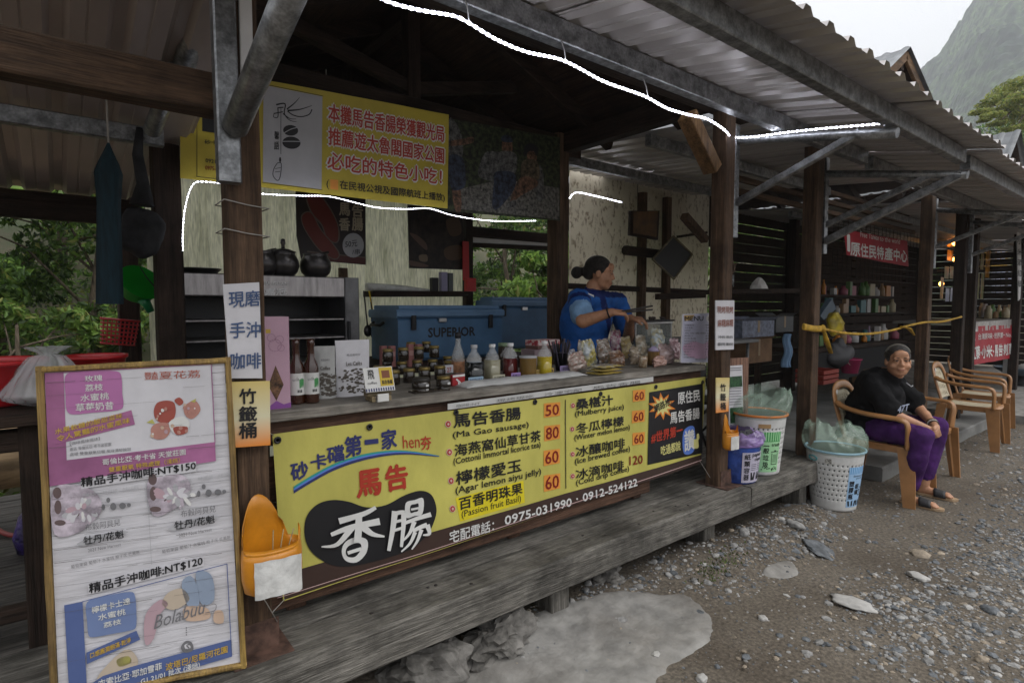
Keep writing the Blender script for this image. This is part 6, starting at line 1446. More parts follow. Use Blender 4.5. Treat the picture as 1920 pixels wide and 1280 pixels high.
for s, e, h_, hp, kn, an in ((sR, eR, hR, hpR, kR, aR), (sL, eL, hL, hpL, kL, aL)):
    mb.cap(s, e, .05, .042); mb.cap(e, h_, .042, .026); mb.cap(hp, kn, .085, .058); mb.cap(kn, an, .054, .034)
    f = V((an.x, an.y, 0)); mb.cap(an, f+V((0, .015, .045)), .034, .032); mb.cap(f+V((0, .02, .04)), f+V((.0, -.15, .032)), .032, .024)
    for i in range(5): x = -.03+.015*i; mb.cap(f+V((x*.8, -.15, .03)), f+V((x, -.185+.008*abs(i-1.5), .026)), .012, .009, 8)
hand(mb, hR, (.85, -.25, -.25), (.2, .9, -.3), .95, .75, 1); hand(mb, hL, (-.75, -.45, -.25), (-.2, .9, -.25), .95, .8, -1)
o = remesh(mb.build('body', SKIN, woman), .0062, 3); face_parts(woman, hc, RH, 1.0, .007)
# hair drawn back into a low knot
mb = MB(); E = lambda p, r: mb.ball(hc+RH @ (V(p)*1.0), V(r)*1.0, 20, 14, rot=RH)
E((0, -.026, .043), (.083, .096, .078)); E((0, -.075, .0), (.066, .055, .065)); E((0, -.125, -.02), (.035, .03, .035)); 
for s in (-1, 1): E((s*.066, -.012, .03), (.017, .045, .045))
remesh(mb.build('hair', HAIR, woman), .007, 2)
mb = MB(); mb.tube([hc+RH @ V((.084*math.sin(a), -.01+.0*a, .045+.079*math.cos(a))) for a in [(-1.35+.27*i) for i in range(11)]], [(.004, .009)]*11, 8); mb.build('hair_band', flat('grey_band', (.12, .11, .09)), woman)
# loose black top with wide short sleeves
BTOP = mat('black_cloth', (.010, .010, .011), .9, .3, 8, bump=.35, bscale=14, spec=.15)
mb = MB(); mb.ball(sh+V((0, .04, -.10)), (.205, .150, .19)); mb.ball(hip+V((0, .01, .14)), (.215, .175, .20)); mb.ball(hip+V((0, .03, .0)), (.22, .175, .13)); mb.cap(sR+V((0, .01, .0)), sL+V((0, .01, 0)), .075, .075)
mb.cap(sh+V((0, .0, .02)), neck+V((0, .02, -.035)), .075, .064)
for s, e in ((sR, eR), (sL, eL)): mb.cap(s, s.lerp(e, .85), .082, .088)
mb.ball(sh+V((0, -.03, -.16)), (.17, .12, .16)); o = remesh(mb.build('black_top', BTOP, woman), .012, 6)
def crumple(o, a, f):
    for v in o.data.vertices:
        n = V((noise.noise(v.co*f), noise.noise(v.co*f+V((7, 3, 1))), noise.noise(v.co*f+V((1, 9, 4))))); v.co += n*a*.6+V((0, 0, 1))*a*.5*noise.noise(v.co*f*2.3)
crumple(o, .030, 7); crumple(o, .012, 22)
mb = MB(); q = sR.lerp(eR, .80)
pl = Plane(sR.lerp(eR, .72)+V((-.012, -.098, -.02)), (.78, -.62, 0), (.1, -.1, 1)); puts(mb, pl, '47T', (-.03, -.02), (.075, .02), (0, .05), .012, .02); mb.build('sleeve_print', flat('pale_blue_print', (.42, .47, .60)), woman, kind='stuff')
mb = MB(); mb.tube([neck+V((-.03, -.075, -.06)), neck+V((.0, -.10, -.09)), neck+V((.05, -.095, -.085))], .0035, 6); mb.build('cord', LGREY, woman)
# purple trousers
PUR = mat('purple_cloth', (.070, .019, .125), .85, .25, 7, bump=.4, bscale=16, spec=.2)
mb = MB(); mb.ball(hip+V((0, -.02, -.01)), (.19, .16, .10))
for hp, kn, an in ((hpR, kR, aR), (hpL, kL, aL)):
    mb.cap(hp, kn, .102, .078); mb.cap(kn+V((0, .0, 0)), an.lerp(kn, .16), .076, .056); mb.cap(kn+V((0, .02, -.15)), an.lerp(kn, .3), .07, .06)
o = remesh(mb.build('trousers', PUR, woman), .011, 4); crumple(o, .014, 12); crumple(o, .006, 30)
SOLE = mat('sandal_cork', (.36, .25, .15), .7, .15, 30)
for an in (aR, aL):
    f = V((an.x, an.y, .0)); mb = MB(); P = [(-.036, .045), (.036, .045), (.042, -.06), (.046, -.15), (.03, -.205), (-.01, -.212), (-.042, -.17), (-.04, -.06)]
    z = gz(f.x, f.y-.08)+.001; P = smooth_px(P, 4); mb.extrude([(f.x+x, f.y+y, z) for x, y in P], (0, 0, .016)); s_ = mb.build('sandal', SOLE, woman)
    mb = MB(); mb.sheet(lambda u, v: V((f.x-.046*math.cos(u*PI), f.y-.075-.075*v+.012*math.sin(u*PI), z+.014+.05*math.sin(u*PI)**.7*(1-.25*v))), 12, 4); k = mb.build('strap', flat('black_strap', (.018, .018, .02), .6), s_); k.modifiers.new('t', 'SOLIDIFY').thickness = .004
for k in range(3):
    mb = MB(); q = eR.lerp(hR, .84-.0*k)+V((0, .0, .0)) if k == 9 else eL.lerp(hL, .78+.05*k); d = (hL-eL).normalized(); x = d.cross(V((0, 0, 1))).normalized(); y = x.cross(d)
    mb.tube([q+x*.034*math.cos(a*PI/8)+y*.034*math.sin(a*PI/8) for a in range(17)], .004, 6, False); mb.build('bracelet', (flat('bead_brown', (.16, .09, .03)), flat('bead_white', (.5, .48, .44)), flat('bead_dark', (.06, .04, .03)))[k], woman)

# stall keeper
hc = onY(1126, 512, 2.86); RK = frame((.62, -.74, -.14))
keep = thing('person', 'woman in blue sports shirt behind the counter holding dark tongs', 'person', (hc.x-.02, 2.92, ZD))
sh = hc+V((-.03, .05, -.205)); hip = V((sh.x-.02, 2.96, ZD+.78)); neck = hc+RK @ V((0, -.035, -.10))
sR = onY(1086, 560, 2.80); sL = onY(1158, 566, 2.95); eR = onY(1093, 602, 2.62); hR = onY(1148, 585, 2.46); eL = onY(1178, 634, 2.88); hL = onY(1182, 596, 2.56)
mb = MB(); head_parts(mb, hc, RK, 1.02); mb.cap(neck, sh+V((0, .0, .03)), .056, .066); mb.ball(sh+V((0, .02, -.12)), (.16, .11, .16)); mb.ball(hip+V((0, 0, .15)), (.16, .13, .2)); mb.ball(hip, (.17, .14, .13))
for s, e, h_ in ((sR, eR, hR), (sL, eL, hL)): mb.cap(s, e, .055, .048); mb.cap(e, h_, .047, .028)
for s in (-1, 1):
    q = hip+V((s*.09, 0, -.04)); kn = V((q.x, q.y-.02, ZD+.42)); an = V((q.x+s*.02, q.y+.02, ZD+.08)); mb.cap(q, kn, .09, .06); mb.cap(kn, an, .056, .036); mb.cap(V((an.x, an.y+.02, ZD+.04)), V((an.x, an.y-.15, ZD+.03)), .035, .028)
hand(mb, hR, (.8, -.45, -.05), (.3, .3, -.9), 1.0, .75, 1); hand(mb, hL, (.6, -.7, -.1), (.1, .2, -.95), 1.0, .7, -1)
remesh(mb.build('body', SKIN, keep), .0066, 3); face_parts(keep, hc, RK, 1.02, .002)
mb = MB(); E = lambda p, r: mb.ball(hc+RK @ (V(p)*1.02), V(r)*1.02, 20, 14, rot=RK)
E((0, -.026, .043), (.084, .096, .080)); E((0, -.078, .0), (.066, .055, .06)); E((0, -.135, -.005), (.028, .03, .03)); E((0, -.168, -.018), (.045, .042, .045))
for s in (-1, 1): E((s*.066, -.015, .028), (.017, .045, .045))
remesh(mb.build('hair', HAIR, keep), .007, 2)
SB = [mat('shirt_blue', (.024, .12, .42), .75, .15, 8, bump=.3, bscale=16, spec=.2), mat('shirt_navy', (.012, .025, .13), .75, .15, 8, bump=.3, bscale=16, spec=.2), mat('shirt_pale', (.22, .38, .60), .75, .15, 8, bump=.3, bscale=16, spec=.2)]
mb = MB(); mb.ball(sh+V((0, .03, -.13)), (.20, .155, .20)); mb.ball(hip+V((0, .01, .2)), (.205, .175, .26)); mb.ball(hip+V((0, 0, .02)), (.205, .175, .16)); mb.cap(sR, sL, .075, .075); mb.cap(sh+V((0, .01, .0)), neck+V((0, .012, -.045)), .08, .066)
for s, e in ((sR, eR), (sL, eL)): mb.cap(s, s.lerp(e, .72), .078, .082)
o = mb.build('shirt', SB, keep); remesh(o, .011, 5); crumple(o, .016, 11); crumple(o, .006, 28)
while len(o.data.materials): o.data.materials.pop()
for m in SB: o.data.materials.append(m)
axR = (eR-sR).normalized()
for p in o.data.polygons:
    c = wm(keep) @ p.center; k = (c-sR).dot(axR)/(eR-sR).length; dR = ((c-sR)-axR*(c-sR).dot(axR)).length; m = 0
    if dR < .11 and -.2 < k: m = 2 if k > .48 else (1 if .12 < k < .3 or k < -.05 else 0)
    elif c.z > sh.z+.03: m = 1
    elif abs((c-sh).dot(V((.8, -.6, 0)))-(.06+(sh.z-c.z)*.35)) < .028: m = 1
    p.material_index = m
mb = MB(); mb.ball(hip+V((0, 0, -.05)), (.185, .155, .14))
for s in (-1, 1): q = hip+V((s*.09, 0, -.04)); mb.cap(q, V((q.x+s*.02, q.y, ZD+.12)), .10, .07)
remesh(mb.build('trousers', flat('dark_trousers', (.02, .02, .03), .8), keep), .014, 3)
mb = MB(); d = (hR-eR).normalized(); x = d.cross(V((0, 0, 1))).normalized(); y = x.cross(d); q = eR.lerp(hR, .88); mb.tube([q+x*.034*math.cos(a*PI/8)+y*.034*math.sin(a*PI/8) for a in range(17)], .005, 6, False); mb.build('bracelet', BLK, keep)
pl = Plane(onY(1108, 552, 2.70), (.78, -.62, 0)); mb = MB(); mb.add([onY(1102, 549, 2.705), onY(1113, 553, 2.70), onY(1114, 557, 2.70), onY(1103, 551.5, 2.705)], [(0, 1, 2, 3)]); mb.build('shirt_mark', PWHT, keep)
a, b = hR+V((.05, -.035, .0)), onY(1222, 577, 2.42); t = thing('tongs', 'long dark tongs held out by the stall keeper over the tray', 'tongs', tuple(a))
for k in (-1, 1): bar('tong_arm', a+V((0, 0, .004*k)), b+V((0, .0, .012*k)), .02, .011, flat('tong_steel', (.03, .024, .022), .4), t)
# ------------------------------------------------------------------ left bay: tubs, hanging things
REDB = mat('red_tub_plastic', (.50, .015, .02), .35, .1, 5, bump=.05, spec=.5, coat=.2)
t = thing('side_table', 'dark timber stand under the red tubs left of the menu board', 'table', (-.35, 2.6, ZD))
mb = MB(); q = onY(60, 770, 2.25); zt2 = onY(40, 765, 2.5).z
mb.cbox((-1.3, 2.35, zt2-.04), (-.02, 3.3, zt2), .005); mb.build('table_top', WD('x'), t)
for x, y in ((-1.2, 2.42), (-.08, 2.42), (-1.2, 3.2), (-.08, 3.2)): bar('leg', (x, y, ZD), (x, y, zt2-.04), .06, .06, WD('z'), t, (0, 1, 0))
bar('rail', (-1.2, 2.42, zt2-.09), (-.08, 2.42, zt2-.09), .05, .07, WD('x'), t); bar('rail', (-1.2, 2.42, ZD+.12), (-.08, 2.42, ZD+.12), .04, .05, WD('x'), t)
def tub(c, r, h, lab):
    mb = MB(); mb.lathe([(0, .0), (r*.78, .002), (r*.82, .01), (r, h), (r*1.045, h), (r*1.045, h-.012), (r*1.01, h-.016)], (0, 0, 0), 40); mb.lathe([(r*.76, .012), (r*.97, h-.004)], (0, 0, 0), 40, close=False)
    return obj1('red_tub', lab, 'tub', mb, REDB, c, 'red plastic tubs')
q = onY(-25, 760, 2.62); tub((q.x, 2.66, zt2+.001), .165, .155, 'red plastic tub at the left edge of the photo beside the plastic bag')
q = onY(178, 690, 3.1); tub((q.x, 3.05, zt2+.001), .115, .13, 'smaller red plastic tub behind the knotted plastic bag')
mb = MB(); N = 80; vs = []; q = onY(95, 740, 2.5)
for k in range(25):
    p = k/24; R = (.0+.105*min(1, p*5+.35)) if p < .2 else .105*(1-((p-.2)/.8))**.75+.010
    if p > .86: R = .014+.30*(p-.86)
    for i in range(N):
        a = 2*PI*i/N; n = 1+.12*noise.noise((math.cos(a)*2.2, math.sin(a)*2.2, p*2))+.10*noise.noise((math.cos(a)*6, math.sin(a)*6, p*1.5))*(1+p)+.13*p*(.5-abs(math.sin(a*4.5+1.5*noise.noise((a, p*2, 3))))); vs.append((R*n*math.cos(a)*1.15, R*n*math.sin(a), .20*p))
mb.add(vs, [(k*N+i, k*N+(i+1) % N, k*N+N+(i+1) % N, k*N+N+i) for k in range(24) for i in range(N)], 0, True)
t = thing('plastic_bag', 'knotted clear plastic bag of brown lumps between the two red tubs', 'bag', (q.x, 2.5, zt2+.002)); mb.build('film', mat('film_bag', (.70, .70, .72), .14, .05, 8, bump=.7, bscale=30, alpha=.42, spec=.8, coat=.4), t, True)
for k in range(9): mb = MB(); rock(mb, (random.uniform(-.06, .06), random.uniform(-.05, .05), random.uniform(.025, .07)), random.uniform(.028, .04), .8, 0, 2, .3, True); mb.build('lump', mat('brown_lumps', (.14, .09, .055), .8, .3, 30), t, True)
# things hanging from the left purlin
t = thing('folded_umbrella', 'dark teal folded umbrella hanging from the roof of the left bay', 'umbrella', tuple(onY(205, 570, 2.9)))
mb = MB(); a, b = onY(203, 268, 2.9), onY(206, 570, 2.9); N = 20; vs = []
for k in range(17):
    p = k/16; c = a.lerp(b, p); R = .004+.038*min(1, p/.17) if p < .17 else .042-.010*min(1, (p-.17)/.2)+.010*p
    for i in range(N): th = 2*PI*i/N; rr = R*(1+.30*(abs(math.cos(th*4))-.5)*(1 if p > .1 else .4)); vs.append(c+V((rr*math.cos(th), rr*math.sin(th)*.8, 0)))
mb.add(vs, [(k*N+i, k*N+(i+1) % N, k*N+N+(i+1) % N, k*N+N+i) for k in range(16) for i in range(N)], 0, True); mb.build('canopy', mat('teal_cloth', (.007, .028, .040), .8, .2, 10, (8, 8, 1), .3), t)
mb = MB(); mb.tube([a, a+V((0, 0, .28))], .004, 6); mb.build('hook', WIRE, t)
t = thing('dark_sack', 'dark cloth sack hanging beside the folded umbrella', 'bag', tuple(onY(268, 480, 3.1)))
mb = MB(); c = onY(266, 430, 3.1); mb.ball(c+V((0, 0, -.02)), (.088, .07, .115), 24, 16, jit=.35); mb.build('sack', mat('charcoal_cloth', (.022, .023, .026), .85, .3, 10, bump=.5), t)
mb = MB(); P = [onY(*q, 3.08) for q in ((262,240),(258,290),(268,345),(266,385))]; mb.tube(P, [.014, .022, .026, .05], 10); mb.build('strap', mat('charcoal_cloth', (0, 0, 0)), t)
t = thing('green_dipper', 'bright green plastic dipper hung upside down on the inner post', 'dipper', tuple(onY(258, 575, 3.6)))
GP = mat('green_plastic', (.02, .42, .04), .35, .08, 5, bump=.03, transl=.5, spec=.5); c = onY(257, 540, 3.6); R = Matrix.Rotation(.9, 3, 'X') @ Matrix.Rotation(.35, 3, 'Y')
mb = MB(); mb.lathe([(0, 0), (.06, .002), (.085, .03), (.10, .1), (.108, .1), (.108, .106)], (0, 0, -.05), 30); mb.v = [c+R @ q for q in mb.v]; o = mb.build('bowl', GP, t); 
mb = MB(); P = [onY(*q, 3.55) for q in ((268,560),(276,572),(283,585))]; mb.tube(P, [.03, .022, .018], 12); mb.build('handle', mat('dark_green_plastic', (.01, .16, .05), .35), t)
mb = MB(); mb.tube([onY(262, 500, 3.5), onY(275, 520, 3.5), onY(296, 545, 3.45)], .003, 6); mb.build('cord', BLK, t)
t = thing('red_basket', 'little red plastic basket tilted against the rear post', 'basket', tuple(onY(223, 640, 4.3)))
c = onY(223, 622, 4.3); RR = Matrix.Rotation(.12, 3, 'Y')
for k in range(7): mb = MB(); z = -.075+.025*k; w_ = .085+.012*(k/6); P = [V((x*w_, y*.06, z)) for x, y in ((-1, -1), (1, -1), (1, 1), (-1, 1), (-1, -1))]; mb.tube([c+RR @ p for p in P], .005 if k < 6 else .008, 6); mb.build('hoop', REDB, t)
for k in range(9): mb = MB(); x = -.08+.02*k; mb.beam(c+RR @ V((x, -.06, -.075)), c+RR @ V((x*1.1, -.06, .075)), .008, .004, (0, 1, 0), .001); mb.build('stave', REDB, t)
# log and hose lying on the ground behind the left deck
mb = MB(); a, b = V((-3.2, 5.6, .32)), V((.15, 6.1, .30)); mb.tube([a.lerp(b, k/12)+V((0, .04*noise.noise((k, 0, 0)), .03*noise.noise((0, k, 0)))) for k in range(13)], [.30+.03*noise.noise((k*2, 1, 1)) for k in range(13)], 16)
tag(mb.build('log', mat('pale_log_wood', (.34, .24, .14), .8, .25, 3, (.6, 4, 4), .4)), 'pale weathered log lying beyond the left deck', 'log')
mb = MB(); mb.tube(smooth_px([tuple(onZ(*q, ZD+.02)) for q in ((-20,980),(10,1000),(50,1004),(95,1000))], 5, False), .011, 8); tag(mb.build('hose', flat('red_hose', (.24, .03, .03), .5)), 'dark red hose lying on the left deck', 'hose')
mb = MB(); q = onZ(62, 1045, ZD); c = V((q.x, q.y+.1, ZD+.001)); mb.lathe([(0, 0), (.06, .002), (.075, .07), (.05, .16), (.02, .2)], (0, 0, 0), 18, jit=.05); obj1('violet_bag', 'crumpled violet plastic bag on the deck behind the menu board', 'bag', mb, mat('violet_film', (.05, .03, .16), .3, .5, 14, bump=.8), c)

# ------------------------------------------------------------------ alley between the stalls
t = thing('wind_chime', 'driftwood wreath with metal tube chimes hung on the right post', 'wind chime', tuple(onY(1371, 525, 2.2)))
c = onY(1371, 501, 2.2)
for k in range(34):
    a = random.uniform(0, 2*PI); r = random.uniform(.01, .045); q = c+V((r*math.cos(a), random.uniform(-.02, .02), r*math.sin(a)))
    d = V((random.uniform(-1, 1), random.uniform(-.6, .6), random.uniform(-1, 1))).normalized()*.022; mb = MB(); mb.beam(q-d, q+d, .012, .008, (0, 1, .1), .002); mb.build('driftwood_chip', wood('driftwood', (.16, .11, .08), 'x'), t)
for k in range(4): mb = MB(); q = c+V((.012+.014*k-.02, 0, -.05)); mb.tube([q, q+V((0, 0, -.075-.012*(k % 2)))], .004, 6); mb.build('tube_chime', GALV, t)
q = onY(1408, 540, 2.9); mb = MB(); N = 28; vs = []
for k in range(9):
    p = k/8; R = .09*(1-p)**.6+.012
    for i in range(N): a = 2*PI*i/N; n = 1+.25*noise.noise((math.cos(a)*3, math.sin(a)*3, p*3)); vs.append((R*n*math.cos(a), R*n*math.sin(a)*.7, .11*p))
mb.add(vs, [(k*N+i, k*N+(i+1) % N, k*N+N+(i+1) % N, k*N+N+i) for k in range(8) for i in range(N)], 0, True); obj1('white_bag', 'crumpled white plastic bag on the shelf beside the wind chime', 'bag', mb, mat('white_film_bag', (.60, .59, .57), .4, .1, 10, bump=.7, bscale=30), (q.x, 2.82, onY(1408, 541, 2.82).z))
t = thing('folding_table', 'grey folding table with cartons in the alley behind the bins', 'table', tuple(onY(1440, 640, 3.0)))
z = onY(1440, 628, 2.9).z; mb = MB(); mb.cbox((3.75, 2.6, z-.03), (4.9, 3.3, z), .006); mb.build('table_top', flat('grey_top', (.16, .16, .16)), t)
for x in (3.85, 4.8):
    for y in (2.66, 3.24): mb = MB(); mb.tube([(x, y, ZD), (x+.02, y, z-.03)], .014, 8); mb.build('leg', GALV, t)
def crate(x0, y0, x1, y1, Y, d, m, label, cat='box', name='carton', zb_=None, grp='cartons in the alley'):
    a, b = onY(x0, y1, Y), onY(x1, y0, Y); z0 = a.z if zb_ is None else zb_
    zt3 = max(z0+.02, b.z); t = thing(name, label, cat, ((a.x+b.x)/2, Y+d/2, z0), 0, grp); w_, h = b.x-a.x, zt3-z0
    if cat == 'crate':
        for k in range(3):
            for (p, q) in (((a.x, Y), (b.x, Y)), ((a.x, Y+d), (b.x, Y+d)), ((a.x, Y), (a.x, Y+d)), ((b.x, Y), (b.x, Y+d))): bar('slat', (*p, z0+h*(.16+.33*k)), (*q, z0+h*(.16+.33*k)), .012, h*.26, m, t)
        mb = MB(); mb.cbox((a.x, Y, z0), (b.x, Y+d, z0+.01), .002); mb.build('base', m, t)
    elif cat == 'bucket':
        mb = MB(); mb.lathe([(w_*.36, 0), (w_*.5, h), (w_*.54, h), (w_*.54, h-.015), (w_*.5, h-.02)], ((a.x+b.x)/2, Y+w_/2, z0), 24); mb.build('body', m, t)
        mb = MB(); mb.tube([((a.x+b.x)/2+w_*.52*math.cos(k*PI/10), Y+w_/2-w_*.5*math.sin(k*PI/10)*.5, z0+h-.01-w_*.4*math.sin(k*PI/10)) for k in range(11)], .004, 6); mb.build('handle', WIRE, t)
    elif cat == 'sack':
        mb = MB(); mb.ball(((a.x+b.x)/2, Y+.1, z0+h*.45), (w_*.55, .12, h*.5), 20, 14, jit=.4); mb.cap(((a.x+b.x)/2, Y+.1, z0+h*.85), ((a.x+b.x)/2+.02, Y+.1, z0+h), w_*.2, w_*.12); mb.build('cloth', m, t)
    else:
        mb = MB(); mb.cbox((a.x, Y, z0), (b.x, Y+d, zt3), .004); mb.build('box', m, t)
        mb = MB(); mb.cbox(((a.x+b.x)/2-.02, Y-.0015, z0+h*.3), ((a.x+b.x)/2+.02, Y+d+.001, zt3+.0015), .0005); mb.build('tape', flat('parcel_tape', (.24, .17, .10), .35), t)
        for s in (0, 1): mb = MB(); y_ = Y if s == 0 else Y+d; mb.sheet(lambda u, v: V((a.x+w_*u, y_+(-.05 if s == 0 else .05)*v, zt3+.004+.03*v)), 2, 2); mb.build('flap', m, t)
    return t
CARD = mat('cardboard', (.17, .10, .055), .85, .15, 8, bump=.1)
crate(1392, 600, 1452, 616, 2.75, .22, mat('patterned_carton', (.16, .18, .24), .6, .2, 30, bump=0), 'long blue grey patterned carton on the folding table', zb_=z+.001)
crate(1398, 634, 1448, 668, 2.95, .25, CARD, 'brown cardboard box standing below the folding table', zb_=z-.28)
crate(1455, 592, 1488, 620, 3.1, .2, flat('dark_grey_carton', (.07, .075, .08)), 'dark grey carton at the right of the folding table', zb_=z+.001)
t = thing('folding_chair', 'dark metal folding chair behind the trash bin', 'chair', (4.0, 2.5, ZD))
for x in (3.86, 4.16):
    mb = MB(); mb.tube([(x, 2.42, ZD), (x, 2.62, ZD+.42), (x, 2.68, ZD+.62)], .011, 8); mb.build('leg', flat('chair_iron', (.02, .02, .022), .4, metal=.6), t)
    mb = MB(); mb.tube([(x, 2.76, ZD), (x, 2.40, ZD+.38)], .011, 8); mb.build('leg', flat('chair_iron', (0, 0, 0)), t)
mb = MB(); mb.cbox((3.85, 2.36, ZD+.37), (4.17, 2.66, ZD+.39), .005); mb.build('seat', flat('black_seat', (.02, .02, .02)), t)
mb = MB(); mb.cbox((3.85, 2.655, ZD+.5), (4.17, 2.68, ZD+.63), .005); mb.build('backrest', flat('black_seat', (0, 0, 0)), t)
mb = MB(); c = onY(1476, 655, 2.45)
mb.sheet(lambda u, v: c+V(((u-.5)*(.05+.06*v), .025*math.sin(u*14)+.012*math.sin(v*9), .14-.30*v)), 20, 14); o = mb.build('blue_cloth', mat('blue_rag', (.16, .26, .40), .85, .35, 12, bump=.3, col2=(.30, .16, .20), fac=(.25, .4))); tag(o, 'pale blue patterned rag hanging from the table rail', 'cloth'); o.modifiers.new('t', 'SOLIDIFY').thickness = .004
# yellow rope and bag
YR = mat('yellow_cord', (.50, .30, .03), .7, .2, 20)
rope = thing('yellow_rope', 'yellow cloth rope knotted to the second stall post and slung across the doorway', 'rope', (4.45, 1.88, 1.2))
A = [onY(x, y, 1.88) for x, y in smooth_px([(1506,612),(1525,616),(1542,616)], 4, False)]
B = [onY(x, y, 1.88) for x, y in smooth_px([(1542,616),(1580,624),(1625,626),(1668,620),(1705,610),(1735,604),(1765,603),(1802,594)], 5, False)]
mb = MB(); mb.tube(A, [(.010, .024)]*len(A), 8); mb.build('wrap', YR, rope); mb = MB(); mb.tube(B, [.011+.005*noise.noise((k*.7, 0, 0)) for k in range(len(B))], 8); mb.build('cord', YR, rope)
mb = MB(); mb.ball(B[0], (.028, .024, .03), 12, 8, jit=.2); mb.build('knot', YR, rope)
mb = MB(); P = [onY(x, y, 1.86) for x, y in ((1545,620),(1550,640),(1558,662))]; mb.tube(P, [(.012, .008), (.022, .008), (.016, .006)], 8); mb.build('tail', YR, rope)
mb = MB(); P = [onY(x, y, 1.86) for x, y in ((1690,612),(1705,616),(1714,628))]; mb.tube(P, [(.012, .008), (.022, .008), (.010, .006)], 8); mb.build('tail', YR, rope)
mb = MB(); mb.ball(onY(1566, 606, 2.4), (.10, .07, .11), 20, 12, jit=.5); tag(mb.build('yellow_bag', mat('yellow_film', (.46, .36, .03), .3, .25, 9, bump=.7, bscale=24)), 'bulging yellow plastic bag hung inside the second stall', 'bag')
# blue tarp piece
mb = MB(); mb.extrude([onY(x, y, 2.6) for x, y in ((1538,592),(1560,560),(1568,578),(1545,600))], (0, .05, 0)); tag(mb.build('tarp', flat('blue_tarp', (.06, .09, .12))), 'folded blue grey tarp behind the yellow bag', 'tarp')

# ------------------------------------------------------------------ second stall: table, goods, red banner
RB = mat('red_banner_cloth', (.36, .014, .028), .6, .1, 5, bump=.15)
pl = PY(2.75, .006); t = thing('red_banner', 'red banner with white characters hanging deep inside the second stall', 'banner', tuple(pl.at(1640, 500)))
mb = sheetpx(pl, (1583,430), (1700,452), (1704,500), (1588,478), 20, 6); mb.build('cloth', RB, t)
mb = MB(); put(mb, pl, 'Free Taiwan to the world', (1612,444),(1686,458),(1612,434), .004, .006, 0); put(mb, pl, '原住民特產中心', (1594,479),(1700,492),(1594,453), .004, .03, 0)
put(mb, pl, 'I', (1589,470),(1593,471),(1589,440), .004, .03, 0); lettering(mb, [PWHT], t)
t = thing('display_table', 'long black draped table of the second stall carrying small goods', 'table', (7.7, 2.9, .12))
mb = MB(); mb.cbox((6.3, 2.75, .95), (9.2, 3.45, 1.0), .006); mb.build('table_top', WD('x'), t); mb = MB(); mb.cbox((6.3, 2.73, .62), (9.2, 2.748, .95), .004); mb.build('drape', flat('black_drape', (.01, .01, .011), .9), t)
for x in (6.4, 7.8, 9.1):
    for y in (2.8, 3.4): bar('leg', (x, y, .12), (x, y, .95), .06, .06, WD('z'), t, (0, 1, 0))
GC = [flat('goods_%s' % n, c, .4) for n, c in (('white', (.42, .41, .40)), ('cream', (.40, .34, .22)), ('teal', (.05, .16, .17)), ('rose', (.30, .08, .12)), ('mauve', (.22, .17, .24)), ('tan', (.28, .17, .08)), ('navy', (.03, .05, .12)), ('green', (.08, .18, .05)), ('orange', (.45, .17, .02)))]
GN = ['white', 'cream', 'teal', 'rose', 'mauve', 'tan', 'navy', 'green', 'orange']
ws = ['small', 'short', 'slim', 'squat', 'tall']
ORD = ['first from the left', 'second from the left', 'third from the left']+[w+' from the left' for w in ('fourth', 'fifth', 'sixth', 'seventh', 'eighth', 'ninth', 'tenth', 'eleventh', 'twelfth', 'thirteenth', 'fourteenth', 'fifteenth', 'sixteenth', 'seventeenth', 'eighteenth', 'nineteenth', 'twentieth')]+['far right']*40
n = 0
for row, (Y, z, grp) in enumerate(((2.9, 1.001, 'goods on the dark display table'), (3.5, 1.36, 'goods on the back shelf'), (3.5, 1.62, 'goods on the top shelf'))):
    if row: bar('shelf', (7.7, Y+.02, z-.018), (11.2, Y+.02, z-.018), .22, .03, WD('x'), stall2)
    x = 6.4 if row == 0 else 7.85; k = 0; xl = 9.1 if row == 0 else 11; x0g = x
    while x < xl:
        w_ = random.uniform(.06, .16); h = random.uniform(.09, .22); m = random.randrange(9); k += 1
        lab = '%s %s packet, %s on the %s' % (ws[min(4, int((h-.09)/.026))], GN[m], ORD[k-1], ('dark display table' if row == 0 else 'back shelf of the second stall' if row == 1 else 'top shelf of the second stall'))
        mb = MB()
        if random.random() < .4: mb.lathe([(0, 0), (w_*.36, .001), (w_*.4, .01), (w_*.4, h*.6), (w_*.2, h*.78), (w_*.18, h), (0, h)], (0, 0, 0), 14); lab = lab.replace('packet', 'bottle'); nm = 'goods_bottle'
        else: mb.cbox((-w_/2, -.03, 0), (w_/2, .03, h), .004); nm = 'goods_packet'
        obj1(nm, lab, 'goods', mb, GC[m], (x+w_/2, Y+random.uniform(-.03, .05), z), grp, random.uniform(-.2, .2)); x += w_+random.uniform(.03, .12); n += 1
for (x0_, y0_, x1_, y1_, Y, m, lab, cat) in ((1543,690,1572,722,2.3,flat('crate_red', (.22,.03,.02)),'dark red plastic crate on the floor of the second stall','crate'), (1606,672,1622,702,2.5,flat('bucket_pink', (.32,.02,.09)),'magenta bucket in the shade of the second stall','bucket'), (1640,690,1665,720,2.6,CARD,'brown carton behind the seated woman','box'), (1575,640,1605,690,2.6,flat('shade_sack', (.05,.05,.055)),'dark sack leaning inside the second stall','sack')):
    crate(x0_, y0_, x1_, y1_, Y, .25, m, lab, cat, cat if cat != 'box' else 'carton', None, 'things stored inside the second stall')
mb = MB(); q = onY(1612, 705, 2.2); mb.ball((q.x, 2.25, .20), (.20, .14, .08), 20, 12, jit=.35); tag(mb.build('grey_cloth', mat('grey_rag', (.20, .20, .20), .9, .3, 9, bump=.5)), 'heap of grey cloth on the floor behind the chair', 'cloth')
